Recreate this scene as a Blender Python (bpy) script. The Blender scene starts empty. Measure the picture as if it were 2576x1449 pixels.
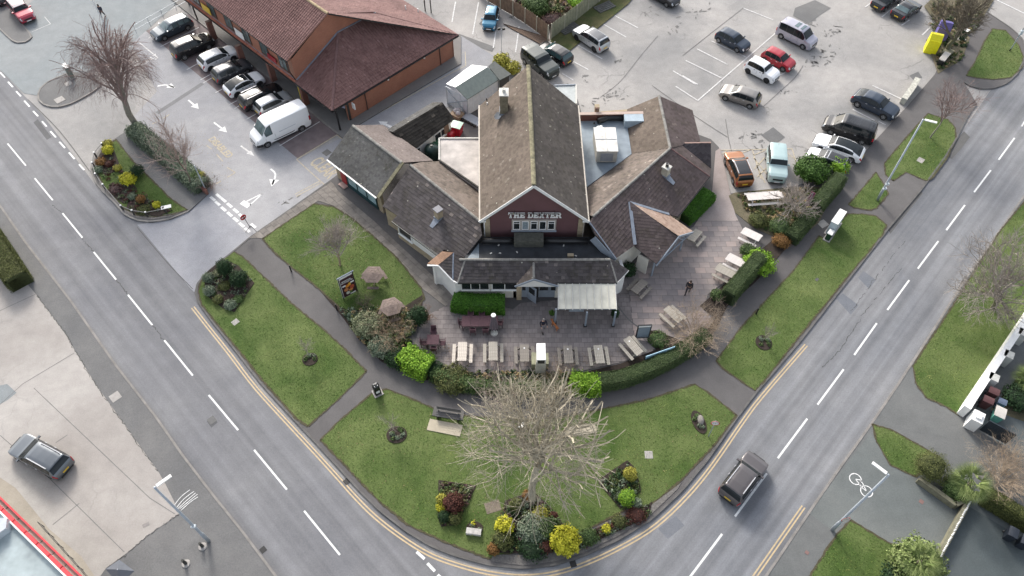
import bpy, bmesh, math, random
import numpy as np
from mathutils import Vector, Matrix
random.seed(7); RNG = np.random.default_rng(7)
sc = bpy.context.scene
COL = sc.collection
R = math.radians
# ---------------------------------------------------------------- camera
FPX, CH, CT = 1906.0, 53.0, R(53.88)          # focal length (in 2576 px wide units), height, pitch below horizon
cam_d = bpy.data.cameras.new('camera'); cam = bpy.data.objects.new('camera', cam_d); COL.objects.link(cam)
cam_d.sensor_width = 36.0; cam_d.lens = 36.0*FPX/2576.0; cam_d.clip_end = 3000; cam_d.clip_start = 0.5
cam.location = (0, 0, CH); cam.rotation_euler = (math.pi/2-CT, 0, 0)
sc.camera = cam
# ---------------------------------------------------------------- world and sun
SUN_EL, SUN_AZ = R(31), R(-20)                # azimuth from +Y towards +X
w = bpy.data.worlds.new('World'); sc.world = w; w.use_nodes = True
nt = w.node_tree; nt.nodes.clear()
sky = nt.nodes.new('ShaderNodeTexSky'); sky.sky_type = 'NISHITA'; sky.sun_disc = False
sky.sun_elevation = SUN_EL; sky.sun_rotation = SUN_AZ; sky.dust_density = 3.5; sky.air_density = 1.0; sky.ozone_density = 1.0
hs = nt.nodes.new('ShaderNodeHueSaturation'); hs.inputs['Saturation'].default_value = 0.45
bg = nt.nodes.new('ShaderNodeBackground'); bg.inputs[1].default_value = 0.15
wo = nt.nodes.new('ShaderNodeOutputWorld')
nt.links.new(sky.outputs[0], hs.inputs['Color']); nt.links.new(hs.outputs[0], bg.inputs[0]); nt.links.new(bg.outputs[0], wo.inputs[0])
sd = bpy.data.lights.new('sun', 'SUN'); so = bpy.data.objects.new('sun', sd); COL.objects.link(so)
sd.energy = 1.5; sd.angle = R(12); sd.color = (1.0, 0.95, 0.88)
sdir = Vector((math.sin(SUN_AZ)*math.cos(SUN_EL), math.cos(SUN_AZ)*math.cos(SUN_EL), math.sin(SUN_EL)))
so.rotation_euler = sdir.to_track_quat('Z', 'Y').to_euler(); so.location = (-20, 60, 60)
vs = sc.view_settings; vs.view_transform = 'Standard'; vs.look = 'None'; vs.exposure = 0.97; vs.gamma = 1; vs.use_curve_mapping = False
sc.cycles.max_bounces = 6; sc.cycles.transparent_max_bounces = 6
# ---------------------------------------------------------------- surveying helpers: a sight line of the survey view -> a point at a known height
cct, sct = math.cos(CT), math.sin(CT)
def ray(x, y):
    u = (x-1288)/FPX; v = -(y-724.5)/FPX
    return Vector((u, cct+v*sct, -sct+v*cct))
def P(x, y, z=0.0):
    d = ray(x, y); t = (z-CH)/d.z
    return Vector((d.x*t, d.y*t, z))
def plane(a, b, c):
    n = (b-a).cross(c-a).normalized()
    if n.z < 0: n = -n
    return a.copy(), n
def onp(x, y, pl):
    d = ray(x, y); o = Vector((0, 0, CH)); t = (pl[0]-o).dot(pl[1])/d.dot(pl[1])
    return o+d*t
def vplane(a, b):                      # vertical plane through two points
    d = (b-a); d.z = 0; n = Vector((-d.y, d.x, 0)).normalized(); return a.copy(), n
def t(i, j, *pts): return [(858.67*i+x/3.0, 483.0*j+y/3.0) for x, y in pts]
def zr(x0, y0, wd, *pts):
    k = wd/2576.0; return [((x0+x*k)*.67083, (y0+y*k)*.67083) for x, y in pts]
def PP(pts, z=0.0): return [P(x, y, z) for x, y in pts]
# ---------------------------------------------------------------- materials
MATS = {}
def nodes(name):
    m = bpy.data.materials.new(name); m.use_nodes = True
    n = m.node_tree; b = n.nodes['Principled BSDF']; return m, n, b
def tc(n, scale=None):
    c = n.nodes.new('ShaderNodeTexCoord')
    if scale is None: return c.outputs['Object']
    mp = n.nodes.new('ShaderNodeMapping'); mp.inputs['Scale'].default_value = scale
    n.links.new(c.outputs['Object'], mp.inputs[0]); return mp.outputs[0]
def noise(n, vec, scale, detail=4, rough=.6, dist=0.0):
    x = n.nodes.new('ShaderNodeTexNoise'); x.inputs['Scale'].default_value = scale; x.inputs['Detail'].default_value = detail
    x.inputs['Roughness'].default_value = rough; x.inputs['Distortion'].default_value = dist
    n.links.new(vec, x.inputs['Vector']); return x.outputs['Fac']
def ramp(n, fac, stops, interp='LINEAR'):
    r = n.nodes.new('ShaderNodeValToRGB'); r.color_ramp.interpolation = interp
    e = r.color_ramp.elements
    while len(e) < len(stops): e.new(.5)
    for i, (p, c) in enumerate(stops): e[i].position = p; e[i].color = (*c, 1) if len(c) == 3 else c
    n.links.new(fac, r.inputs[0]); return r.outputs[0]
def mix(n, a, b, fac, mode='MIX'):
    m = n.nodes.new('ShaderNodeMix'); m.data_type = 'RGBA'; m.blend_type = mode
    for sock, v in ((m.inputs['A'], a), (m.inputs['B'], b)):
        if isinstance(v, (tuple, list)): sock.default_value = (*v[:3], 1)
        else: n.links.new(v, sock)
    # colour sockets of the RGBA mix
    if isinstance(a, (tuple, list)): m.inputs[6].default_value = (*a[:3], 1)
    else: n.links.new(a, m.inputs[6])
    if isinstance(b, (tuple, list)): m.inputs[7].default_value = (*b[:3], 1)
    else: n.links.new(b, m.inputs[7])
    if isinstance(fac, (int, float)): m.inputs[0].default_value = fac
    else: n.links.new(fac, m.inputs[0])
    return m.outputs[2]
def bump(n, b, h, strength=.3, dist=.02):
    x = n.nodes.new('ShaderNodeBump'); x.inputs['Strength'].default_value = strength; x.inputs['Distance'].default_value = dist
    n.links.new(h, x.inputs['Height']); n.links.new(x.outputs[0], b.inputs['Normal'])
def g3(v): return (v, v, v)
def plain(name, c, rough=.6, metal=0.0, var=.12, scale=3.0, coat=0.0, bmp=0.0, spec=None, isl=0.0):
    if name in MATS: return MATS[name]
    m, n, b = nodes(name)
    v = tc(n); f = noise(n, v, scale)
    k = ramp(n, f, [(.3, g3(1-var)), (.7, g3(1+var*.6))])
    col = mix(n, c, k, 1.0, 'MULTIPLY')
    if isl:
        gi = n.nodes.new('ShaderNodeNewGeometry')
        k2 = ramp(n, gi.outputs['Random Per Island'], [(0, g3(1-isl)), (1, g3(1+isl))])
        col = mix(n, col, k2, 1.0, 'MULTIPLY')
    n.links.new(col, b.inputs['Base Color'])
    b.inputs['Roughness'].default_value = rough; b.inputs['Metallic'].default_value = metal
    if coat: b.inputs['Coat Weight'].default_value = coat; b.inputs['Coat Roughness'].default_value = .05
    if spec is not None: b.inputs['Specular IOR Level'].default_value = spec
    if bmp: bump(n, b, noise(n, v, scale*12), bmp, .01)
    MATS[name] = m; return m
def asphalt(name, c1, c2, big=.09, rough=.85, cracks=0.0, fine=.16, streak=None, bmp=.25, patch=0.0):
    m, n, b = nodes(name); v = tc(n)
    f = noise(n, v, big, 5, .55, .6)
    col = ramp(n, f, [(.33, c1), (.67, c2)])
    f1 = noise(n, v, .9, 6, .65); col = mix(n, col, ramp(n, f1, [(.3, g3(.9)), (.7, g3(1.08))]), 1.0, 'MULTIPLY')
    f2 = noise(n, v, 9, 5, .8); col = mix(n, col, ramp(n, f2, [(.3, g3(1-fine)), (.72, g3(1+fine))]), 1.0, 'MULTIPLY')
    f3 = noise(n, v, 60, 2, .9); col = mix(n, col, ramp(n, f3, [(.32, g3(1-fine)), (.70, g3(1+fine*1.2))]), 1.0, 'MULTIPLY')
    if streak is not None:                  # worn wheel tracks along the road
        ang, amt, sx = streak
        mp = n.nodes.new('ShaderNodeMapping'); mp.inputs['Rotation'].default_value = (0, 0, -ang)
        c = n.nodes.new('ShaderNodeTexCoord'); n.links.new(c.outputs['Object'], mp.inputs[0])
        mp2 = n.nodes.new('ShaderNodeMapping'); mp2.inputs['Scale'].default_value = (.012, sx*2.2, 1); n.links.new(mp.outputs[0], mp2.inputs[0]); mp = mp2
        fs = noise(n, mp.outputs[0], 1.0, 3, .6)
        col = mix(n, col, ramp(n, fs, [(.35, g3(1-amt)), (.65, g3(1+amt))]), 1.0, 'MULTIPLY')
    if patch:
        vo = n.nodes.new('ShaderNodeTexVoronoi'); vo.inputs['Scale'].default_value = .09; vo.distance = 'CHEBYCHEV'
        n.links.new(v, vo.inputs['Vector'])
        se = n.nodes.new('ShaderNodeSeparateColor'); n.links.new(vo.outputs['Color'], se.inputs[0])
        col = mix(n, col, ramp(n, se.outputs[0], [(0, g3(1-patch)), (1, g3(1+patch))]), 1.0, 'MULTIPLY')
    if cracks:
        dv = n.nodes.new('ShaderNodeVectorMath'); dv.operation = 'ADD'
        nn = n.nodes.new('ShaderNodeTexNoise'); nn.inputs['Scale'].default_value = .8; nn.inputs['Detail'].default_value = 6; n.links.new(v, nn.inputs['Vector'])
        sc2 = n.nodes.new('ShaderNodeVectorMath'); sc2.operation = 'SCALE'; sc2.inputs['Scale'].default_value = 1.6
        n.links.new(nn.outputs['Color'], sc2.inputs[0]); n.links.new(v, dv.inputs[0]); n.links.new(sc2.outputs[0], dv.inputs[1])
        vo = n.nodes.new('ShaderNodeTexVoronoi'); vo.feature = 'DISTANCE_TO_EDGE'; vo.inputs['Scale'].default_value = .35
        n.links.new(dv.outputs[0], vo.inputs['Vector'])
        ln = ramp(n, vo.outputs['Distance'], [(.0, g3(1)), (.03, g3(0))])
        msk = ramp(n, noise(n, v, .22, 3, .5), [(.55, g3(0)), (.66, g3(cracks))])
        fac = mix(n, ln, msk, 1.0, 'MULTIPLY')
        col = mix(n, col, (.15, .145, .14), fac)
    n.links.new(col, b.inputs['Base Color']); b.inputs['Roughness'].default_value = rough
    b.inputs['Specular IOR Level'].default_value = .3
    if bmp: bump(n, b, f3, bmp, .01)
    MATS[name] = m; return m
def foliage_mat(name, c1, c2, rough=.75, tr=.12):
    if name in MATS: return MATS[name]
    m, n, b = nodes(name)
    gi = n.nodes.new('ShaderNodeNewGeometry')
    col = ramp(n, gi.outputs['Random Per Island'], [(0, c1), (1, c2)])
    f = noise(n, tc(n), 1.6, 3); col = mix(n, col, ramp(n, f, [(.3, g3(.75)), (.7, g3(1.2))]), 1.0, 'MULTIPLY')
    n.links.new(col, b.inputs['Base Color']); b.inputs['Roughness'].default_value = rough
    b.inputs['Specular IOR Level'].default_value = .25
    MATS[name] = m; return m
def tile_mat(name, c1, c2, c3, lichen=0.0, lc=(.45, .43, .36), moss=0.0):
    m, n, b = nodes(name); v = tc(n)
    gi = n.nodes.new('ShaderNodeNewGeometry')
    col = ramp(n, gi.outputs['Random Per Island'], [(0, c1), (.6, c2), (.965, c2), (1, c3)])
    f = noise(n, v, .35, 4, .6); col = mix(n, col, ramp(n, f, [(.3, g3(.8)), (.7, g3(1.22))]), 1.0, 'MULTIPLY')
    f = noise(n, v, 14, 5, .8); col = mix(n, col, ramp(n, f, [(.3, g3(.72)), (.7, g3(1.28))]), 1.0, 'MULTIPLY')
    if moss:
        f = noise(n, v, .8, 5, .7, .5); f2 = noise(n, v, 7, 4, .8)
        fc = mix(n, ramp(n, f, [(.48, g3(0)), (.62, g3(moss))]), ramp(n, f2, [(.45, g3(0)), (.55, g3(1))]), 1.0, 'MULTIPLY')
        col = mix(n, col, (.055, .05, .03), fc)
    if lichen:
        vo = n.nodes.new('ShaderNodeTexVoronoi'); vo.inputs['Scale'].default_value = 2.4; n.links.new(v, vo.inputs['Vector'])
        se = n.nodes.new('ShaderNodeSeparateColor'); n.links.new(vo.outputs['Color'], se.inputs[0])
        a = ramp(n, vo.outputs['Distance'], [(.12, g3(1)), (.17, g3(0))], 'LINEAR'); c = ramp(n, se.outputs[0], [(1-lichen, g3(0)), (1-lichen+.02, g3(.9))])
        col = mix(n, col, lc, mix(n, a, c, 1.0, 'MULTIPLY'))
    n.links.new(col, b.inputs['Base Color']); b.inputs['Roughness'].default_value = .85; b.inputs['Specular IOR Level'].default_value = .2
    bump(n, b, noise(n, v, 30, 3), .3, .01)
    MATS[name] = m; return m
# ---------------------------------------------------------------- mesh builder
class MB:
    def __init__(s): s.v = []; s.f = []; s.m = []
    def add(s, verts, faces, mi=0):
        o = len(s.v); s.v += [tuple(p) for p in verts]; s.f += [tuple(i+o for i in f) for f in faces]; s.m += [mi]*len(faces); return s
    def poly(s, pts, mi=0): return s.add(pts, [tuple(range(len(pts)))], mi)
    def prism(s, pts, z0, z1, mi=0, ms=None, bottom=True):
        n = len(pts); a = sum(pts[i][0]*pts[(i+1) % n][1]-pts[(i+1) % n][0]*pts[i][1] for i in range(n))
        if a < 0: pts = list(reversed(pts))
        lo = [(p[0], p[1], z0) for p in pts]; hi = [(p[0], p[1], z1) for p in pts]
        s.add(hi, [tuple(range(n))], mi)
        s.add(lo+hi, [(i, (i+1) % n, n+(i+1) % n, n+i) for i in range(n)], mi if ms is None else ms)
        if bottom: s.add(lo, [tuple(reversed(range(n)))], mi if ms is None else ms)
        return s
    def slab(s, pts, th, mi=0, down=Vector((0, 0, -1))):      # 3D polygon thickened downwards
        n = len(pts); pts = [Vector(p) for p in pts]
        nn = Vector((0, 0, 0))
        for i in range(n): nn += pts[i].cross(pts[(i+1) % n])
        if nn.z < 0 or (abs(nn.z) < 1e-6 and nn.dot(down) > 0): pts = list(reversed(pts))
        lo = [p+down*th for p in pts]
        s.add(pts, [tuple(range(n))], mi); s.add(lo, [tuple(reversed(range(n)))], mi)
        s.add(lo+pts, [(i, (i+1) % n, n+(i+1) % n, n+i) for i in range(n)], mi); return s
    def box(s, c, size, rot=0.0, mi=0, z0=None, mat=None):
        hx, hy, hz = size[0]/2, size[1]/2, size[2]/2
        cz = c[2] if z0 is None else z0+hz
        cr, sr = math.cos(rot), math.sin(rot); vs_ = []
        for dz in (-hz, hz):
            for dx, dy in ((-hx, -hy), (hx, -hy), (hx, hy), (-hx, hy)):
                vs_.append((c[0]+dx*cr-dy*sr, c[1]+dx*sr+dy*cr, cz+dz))
        if mat is not None: vs_ = [tuple(mat @ Vector(p)) for p in vs_]
        return s.add(vs_, [(3, 2, 1, 0), (4, 5, 6, 7), (0, 1, 5, 4), (1, 2, 6, 5), (2, 3, 7, 6), (3, 0, 4, 7)], mi)
    def beam(s, a, b, w, h, mi=0, up=Vector((0, 0, 1))):
        a = Vector(a); b = Vector(b); d = (b-a).normalized(); sd_ = d.cross(up)
        if sd_.length < 1e-4: sd_ = Vector((1, 0, 0))
        sd_.normalize(); u = sd_.cross(d).normalized(); vs_ = []
        for p in (a, b):
            for i, j in ((-1, -1), (1, -1), (1, 1), (-1, 1)): vs_.append(p+sd_*(w/2*i)+u*(h/2*j))
        return s.add(vs_, [(3, 2, 1, 0), (4, 5, 6, 7), (0, 1, 5, 4), (1, 2, 6, 5), (2, 3, 7, 6), (3, 0, 4, 7)], mi)
    def tube(s, pts, rad, n=8, mi=0, caps=True):
        pts = [Vector(p) for p in pts]
        if not hasattr(rad, '__len__'): rad = [rad]*len(pts)
        o = len(s.v); d = (pts[-1]-pts[0]).normalized(); ref = Vector((0, 0, 1)) if abs(d.z) < .9 else Vector((1, 0, 0))
        for k, p in enumerate(pts):
            dd = (pts[min(k+1, len(pts)-1)]-pts[max(k-1, 0)]).normalized()
            a = dd.cross(ref).normalized(); b = dd.cross(a)
            for i in range(n):
                an = 2*math.pi*i/n; s.v.append(tuple(p+(a*math.cos(an)+b*math.sin(an))*rad[k]))
        for k in range(len(pts)-1):
            for i in range(n):
                s.f.append((o+k*n+i, o+k*n+(i+1) % n, o+(k+1)*n+(i+1) % n, o+(k+1)*n+i)); s.m.append(mi)
        if caps:
            s.f.append(tuple(o+i for i in reversed(range(n)))); s.m.append(mi)
            s.f.append(tuple(o+(len(pts)-1)*n+i for i in range(n))); s.m.append(mi)
        return s
    def lathe(s, c, prof, n=12, mi=0, axis='Z'):
        o = len(s.v)
        for r, z in prof:
            for i in range(n):
                an = 2*math.pi*i/n; x, y = r*math.cos(an), r*math.sin(an)
                s.v.append((c[0]+x, c[1]+y, c[2]+z) if axis == 'Z' else (c[0]+x, c[1]+z, c[2]+y))
        for k in range(len(prof)-1):
            for i in range(n):
                s.f.append((o+k*n+i, o+k*n+(i+1) % n, o+(k+1)*n+(i+1) % n, o+(k+1)*n+i)); s.m.append(mi)
        return s
    def mesh(s, name, mats, smooth=False):
        me = bpy.data.meshes.new(name); me.from_pydata(s.v, [], s.f)
        for m in (mats if isinstance(mats, (list, tuple)) else [mats]): me.materials.append(m)
        me.polygons.foreach_set('material_index', s.m)
        if smooth: me.polygons.foreach_set('use_smooth', [True]*len(s.f))
        me.update(); return me
    def build(s, name, mats, parent=None, smooth=False, loc=None, rot=None, stuff=False):
        o = bpy.data.objects.new(name, s.mesh(name, mats, smooth)); COL.objects.link(o)
        if parent is not None: o.parent = parent
        if loc is not None: o.location = loc
        if rot is not None: o.rotation_euler = rot
        if stuff: o['kind'] = 'stuff'
        return o
def obj(name, me, parent=None, loc=(0, 0, 0), rot=(0, 0, 0), sc_=(1, 1, 1)):
    o = bpy.data.objects.new(name, me); COL.objects.link(o)
    if parent is not None: o.parent = parent
    o.location = loc; o.rotation_euler = rot; o.scale = sc_; return o
def tag(o, label, cat, group=None, kind=None):
    o['label'] = label; o['category'] = cat
    if group: o['group'] = group
    if kind: o['kind'] = kind
    return o
def thing(name, label, cat, loc=(0, 0, 0), rz=0.0, group=None):
    o = bpy.data.objects.new(name, None); COL.objects.link(o); o.empty_display_size = .3
    o.location = loc; o.rotation_euler = (0, 0, rz); return tag(o, label, cat, group)
def struct(o): o['kind'] = 'structure'; return o
def copy_tree(o, parent=None):
    c = o.copy(); COL.objects.link(c); c.parent = parent
    for ch in list(o.children): copy_tree(ch, c)
    return c
def offset_line(pts, d):
    out = []
    for i, p in enumerate(pts):
        a = pts[max(i-1, 0)]; b = pts[min(i+1, len(pts)-1)]
        v = Vector((b[0]-a[0], b[1]-a[1], 0)).normalized(); out.append(Vector((p[0]-v.y*d, p[1]+v.x*d, 0)))
    return out
def smooth_line(pts, k=4):                   # Catmull-Rom through the points
    q = [pts[0]]+list(pts)+[pts[-1]]; out = []
    for i in range(1, len(q)-2):
        for s_ in range(k):
            u = s_/k; a, b, c, d = (Vector(q[i+j]) for j in (-1, 0, 1, 2))
            out.append(.5*((2*b)+(c-a)*u+(2*a-5*b+4*c-d)*u*u+(3*b-a-3*c+d)*u*u*u))
    out.append(Vector(q[-2])); return out
def strip(pts, w, z, d=0.0):                 # flat band along a line, as MB quads
    a = offset_line(pts, d-w/2); b = offset_line(pts, d+w/2); m = MB(); n = len(pts)
    m.add([(p.x, p.y, z) for p in a]+[(p.x, p.y, z) for p in b], [(i, i+1, n+i+1, n+i) for i in range(n-1)]); return m
def kerb_line(pts, w, z0, z1, d=0.0):
    a = offset_line(pts, d-w/2); b = offset_line(pts, d+w/2); m = MB()
    for i in range(len(pts)-1):
        q = [a[i], a[i+1], b[i+1], b[i]]; m.prism([(p.x, p.y) for p in q], z0, z1)
    return m
def inpoly(px, py, poly):
    inside = np.zeros(len(px), bool); n = len(poly); j = n-1
    for i in range(n):
        xi, yi = poly[i][0], poly[i][1]; xj, yj = poly[j][0], poly[j][1]
        if yi != yj:
            c = ((yi > py) != (yj > py)) & (px < (xj-xi)*(py-yi)/(yj-yi)+xi); inside ^= c
        j = i
    return inside
def clip_poly(poly, ax, lim, keep_less):
    out = []
    for i in range(len(poly)):
        a, b = poly[i], poly[(i+1) % len(poly)]
        ia = (a[ax] <= lim) if keep_less else (a[ax] >= lim); ib = (b[ax] <= lim) if keep_less else (b[ax] >= lim)
        if ia: out.append(a)
        if ia != ib:
            k = (lim-a[ax])/(b[ax]-a[ax]); out.append((a[0]+(b[0]-a[0])*k, a[1]+(b[1]-a[1])*k))
    return out
def clip_rect(poly, u0, u1, v0, v1):
    for ax, lim, kl in ((0, u0, False), (0, u1, True), (1, v0, False), (1, v1, True)):
        poly = clip_poly(poly, ax, lim, kl)
        if len(poly) < 3: return []
    ar = sum(poly[i][0]*poly[(i+1) % len(poly)][1]-poly[(i+1) % len(poly)][0]*poly[i][1] for i in range(len(poly)))
    return poly if abs(ar) > 1e-4 else []
def tiles(parent, pts, m, course=.3, tw=.3, th=.028, roll=0.0, deck=.12, deck_mat=None, bond=True, jit=.006, name='roof_tiles', down=None):
    """a roof slope: a deck slab and overlapping tiles, each with its own edges"""
    pts = [Vector(p) for p in pts]; nn = Vector((0, 0, 0))
    for i in range(len(pts)): nn += (pts[i]-pts[0]).cross(pts[(i+1) % len(pts)]-pts[0])
    nn.normalize()
    if nn.z < 0: nn = -nn
    dn = Vector((nn.x, nn.y, 0))
    dn = (dn - nn*dn.dot(nn)).normalized()        # down the slope
    ul = nn.cross(dn).normalized(); o = pts[0].copy(); cen = sum(pts, Vector())/len(pts); o.z = cen.z-((o.x-cen.x)*nn.x+(o.y-cen.y)*nn.y)/nn.z
    pts = [Vector((p.x, p.y, cen.z-((p.x-cen.x)*nn.x+(p.y-cen.y)*nn.y)/nn.z)) for p in pts]
    p2 = [((p-o).dot(ul), (p-o).dot(dn)) for p in pts]
    u0, u1 = min(p[0] for p in p2), max(p[0] for p in p2); v0, v1 = min(p[1] for p in p2), max(p[1] for p in p2)
    MB().slab(pts, deck, 0, -nn).build('roof_deck', deck_mat or M_dark, parent)
    mb = MB(); rows = int((v1-v0)/course)+1
    for r in range(rows):
        vb = v1-r*course; vt = vb-course
        off = (r % 2)*tw/2 if bond else 0
        for c in range(int((u1-u0)/tw)+2):
            ua = u0-off+c*tw; segs = [(ua+.0015, ua+tw-.0015)] if not roll else [(ua, ua+tw/2), (ua+tw/2, ua+tw)]
            jz = random.random()*jit
            vv = []; ff = []
            for si, (sa, sb) in enumerate(segs):
                q = clip_rect(p2, sa, sb, vt, vb)
                if not q: continue
                k0 = len(vv); lo = []
                for (u, v) in q:
                    h = .006+jz+(v-vt)/course*th
                    if roll: h += roll*(1-abs((u-ua)/(tw/2)-1))
                    vv.append(o+ul*u+dn*v+nn*h)
                ff.append(tuple(range(k0, k0+len(q))))
                edge = [i for i in range(len(q)) if abs(q[i][1]-min(vb, 1e9)) < 1e-5]
                if len(edge) == 2:
                    i, j = edge; k1 = len(vv)
                    vv.append(o+ul*q[i][0]+dn*q[i][1]); vv.append(o+ul*q[j][0]+dn*q[j][1])
                    ff.append((k0+i, k0+j, k1+1, k1))
            if vv: mb.add(vv, ff)
    return mb.build(name, m, parent, stuff=True)
def text_mesh(s, size=1.0, extrude=.0, bold=0.0):
    c = bpy.data.curves.new('lettering', 'FONT'); c.body = s; c.size = size; c.extrude = extrude; c.offset = bold; c.align_x = 'CENTER'; c.align_y = 'CENTER'
    o = bpy.data.objects.new('lettering', c); COL.objects.link(o)
    dg = bpy.context.evaluated_depsgraph_get(); me = bpy.data.meshes.new_from_object(o.evaluated_get(dg))
    bpy.data.objects.remove(o); bpy.data.curves.remove(c); return me
def text(s, size, m, parent, mw, bold=0.0, extrude=0.0, name='lettering'):
    me = text_mesh(s, size, extrude, bold); me.materials.clear(); me.materials.append(m)
    o = bpy.data.objects.new(name, me); COL.objects.link(o)
    me.transform(mw); o.parent = parent; return o
def frame(o, x, y, z=None):                     # matrix with given axes
    x = Vector(x).normalized(); y = Vector(y).normalized(); z = x.cross(y).normalized() if z is None else z
    return Matrix(((x.x, y.x, z.x, o[0]), (x.y, y.y, z.y, o[1]), (x.z, y.z, z.z, o[2]), (0, 0, 0, 1)))
M_dark = plain('dark_board', (.03, .028, .026), .8)
M_white = plain('white_paint', (.78, .78, .76), .5, var=.06)
M_offwhite = plain('weathered_white', (.55, .54, .50), .7, var=.2, scale=1.5)
M_black = plain('black_paint', (.015, .015, .016), .4)
M_lead = plain('lead_flashing', (.22, .25, .30), .5, var=.25, scale=2)
M_galv = plain('galvanised_steel', (.38, .42, .46), .45, .3, var=.1)
M_mark = plain('road_paint_white', (.72, .72, .71), .7, var=.22, scale=6, isl=.04)
M_markold = plain('road_paint_worn', (.62, .61, .6), .8, var=.35, scale=5)
M_yellow = plain('road_paint_yellow', (.52, .40, .24), .7, var=.2, scale=5)
M_yellowold = plain('road_paint_yellow_worn', (.46, .40, .30), .8, var=.3, scale=5)
M_kerb = plain('kerb_stone', (.24, .225, .21), .85, var=.25, scale=1.5, bmp=.2)
M_kerbd = plain('kerb_stone_dark', (.12, .115, .11), .85, var=.3, scale=1.5)
def base(root, loc):
    loc = Vector(loc)
    for c in root.children: c.location = Vector(c.location)-loc
    root.location = loc; return root
# ================================================================= GROUND, ROADS, PAVEMENTS
A_light = asphalt('asphalt_light', (.25, .246, .242), (.395, .375, .355), cracks=.8, patch=.05)
A_road1 = asphalt('asphalt_road_west', (.158, .16, .172), (.225, .225, .23), streak=(R(-46.3), .17, .40), patch=.0)
A_road2 = asphalt('asphalt_road_east', (.16, .167, .182), (.25, .25, .255), big=.07, streak=(R(48), .22, .42), cracks=.15)
A_path = asphalt('asphalt_path', (.098, .092, .092), (.13, .124, .122), fine=.12)
A_pathw = asphalt('asphalt_footway', (.125, .126, .128), (.175, .172, .168), fine=.2, cracks=.1)
A_blue = asphalt('asphalt_bluish', (.215, .24, .25), (.26, .275, .28))
A_drive = asphalt('asphalt_drive_dark', (.07, .085, .088), (.11, .125, .128))
A_drive2 = asphalt('asphalt_drive', (.11, .118, .118), (.155, .158, .155))
A_access = asphalt('asphalt_access', (.25, .255, .275), (.36, .355, .36), big=.07)
A_cross = asphalt('asphalt_crossing', (.25, .255, .28), (.35, .35, .365), big=.08)
A_conc = asphalt('concrete_forecourt', (.30, .275, .255), (.41, .385, .36), big=.12, cracks=.2, fine=.10)
A_sand = asphalt('sandy_concrete', (.29, .255, .21), (.40, .355, .30), big=.2, fine=.12)
A_pink = asphalt('patio_pink', (.27, .23, .215), (.36, .31, .295), big=.2, fine=.12)
A_cobble = plain('cobble_setts', (.16, .15, .14), .9, var=.4, scale=9, bmp=.5)
A_soil = plain('bed_soil', (.035, .024, .018), .95, var=.4, scale=6, bmp=.4)
A_bays = plain('block_paving_bays', (.17, .135, .135), .85, var=.22, scale=1.2, bmp=.3, isl=.12)
A_grassb = asphalt('lawn', (.055, .095, .02), (.13, .165, .055), big=.25, rough=.95, fine=.3, bmp=.5)
G = {}
g = MB().add([(-1500, -600, -.02), (1500, -600, -.02), (1500, 2400, -.02), (-1500, 2400, -.02)], [(0, 1, 2, 3)]).build('ground', A_light); struct(g)
def sheet(name, pts, z, m): return struct(MB().poly([(p[0], p[1], z) for p in pts]).build(name, m))
def W(*xy): return [Vector((x, y, 0)) for x, y in xy]
# kerb lines --------------------------------------------------------
K_west = PP([(-150, 330), (-60, 430), (0, 514), (67, 610), (180, 756), (290, 913), (393, 1046), (463, 1146), (540, 1246), (610, 1333), (697, 1449), (760, 1530)], .1)
K_isl_px = [(627, 597), (587, 630), (545, 663), (512, 691), (495, 712), (489, 735), (497, 762), (533, 811), (590, 882), (655, 966), (745, 1064), (805, 1128), (859, 1187), (905, 1238),
            (955, 1287), (1020, 1337), (1085, 1377), (1150, 1402), (1230, 1423), (1315, 1432), (1392, 1424), (1469, 1400), (1559, 1358), (1640, 1308), (1717, 1236), (1780, 1160), (1857, 1050),
            (1905, 987), (2012, 862), (2120, 724), (2234, 578), (2317, 480), (2380, 395), (2407, 350), (2424, 315), (2440, 285), (2458, 262)]
K_isl = PP(K_isl_px, .1)
K_ne = PP([(2425, 207), (2440, 216), (2464, 223), (2500, 223), (2535, 210), (2562, 184), (2578, 150), (2583, 120), (2572, 95), (2545, 70), (2500, 40), (2470, 22)], .1)
K_east = PP([(2760, 250), (2650, 392), (2576, 490), (2434, 690), (2340, 838), (2257, 966), (2194, 1059), (2117, 1166), (2034, 1286), (1924, 1449), (1860, 1545)], .1)
# road sheets
road = sheet('road', K_west+PP([(1300, 1700), (1230, 1440), (1085, 1390), (905, 1250), (655, 980), (489, 735), (380, 570), (250, 480), (212, 428), (110, 293), (0, 175), (-90, 80), (-300, -120)]), .004, A_road1)
road2 = sheet('road', PP([(1230, 1440), (1300, 1700), (1700, 1760)])+list(reversed(K_east))+PP([(2760, 120), (2583, 160), (2500, 215), (2330, 465), (2120, 724), (1857, 1050), (1717, 1236), (1559, 1360), (1392, 1426)]), .0042, A_road2)
crossing = sheet('junction_mouth', PP([(345, 565), (383, 560), (475, 532), (525, 487), (627, 597), (587, 630), (512, 691), (489, 735), (480, 727)]), .008, A_cross)
access = sheet('access_road', PP([(332, 322), (525, 487), (627, 597), (835, 452), (905, 400), (1000, 320), (1160, 255), (1290, 170), (1160, 90), (1160, 160), (905, 305), (862, 345), (750, 400), (367, 78), (330, 110), (395, 230), (330, 300)]), .006, A_access)
sideroad = sheet('side_road', PP([(60, 20), (180, -80), (420, -160), (520, -60), (367, 78), (350, 120), (215, 185), (180, 182), (95, 240), (60, 235), (0, 175), (-60, 60)]), .005, A_blue)
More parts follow.
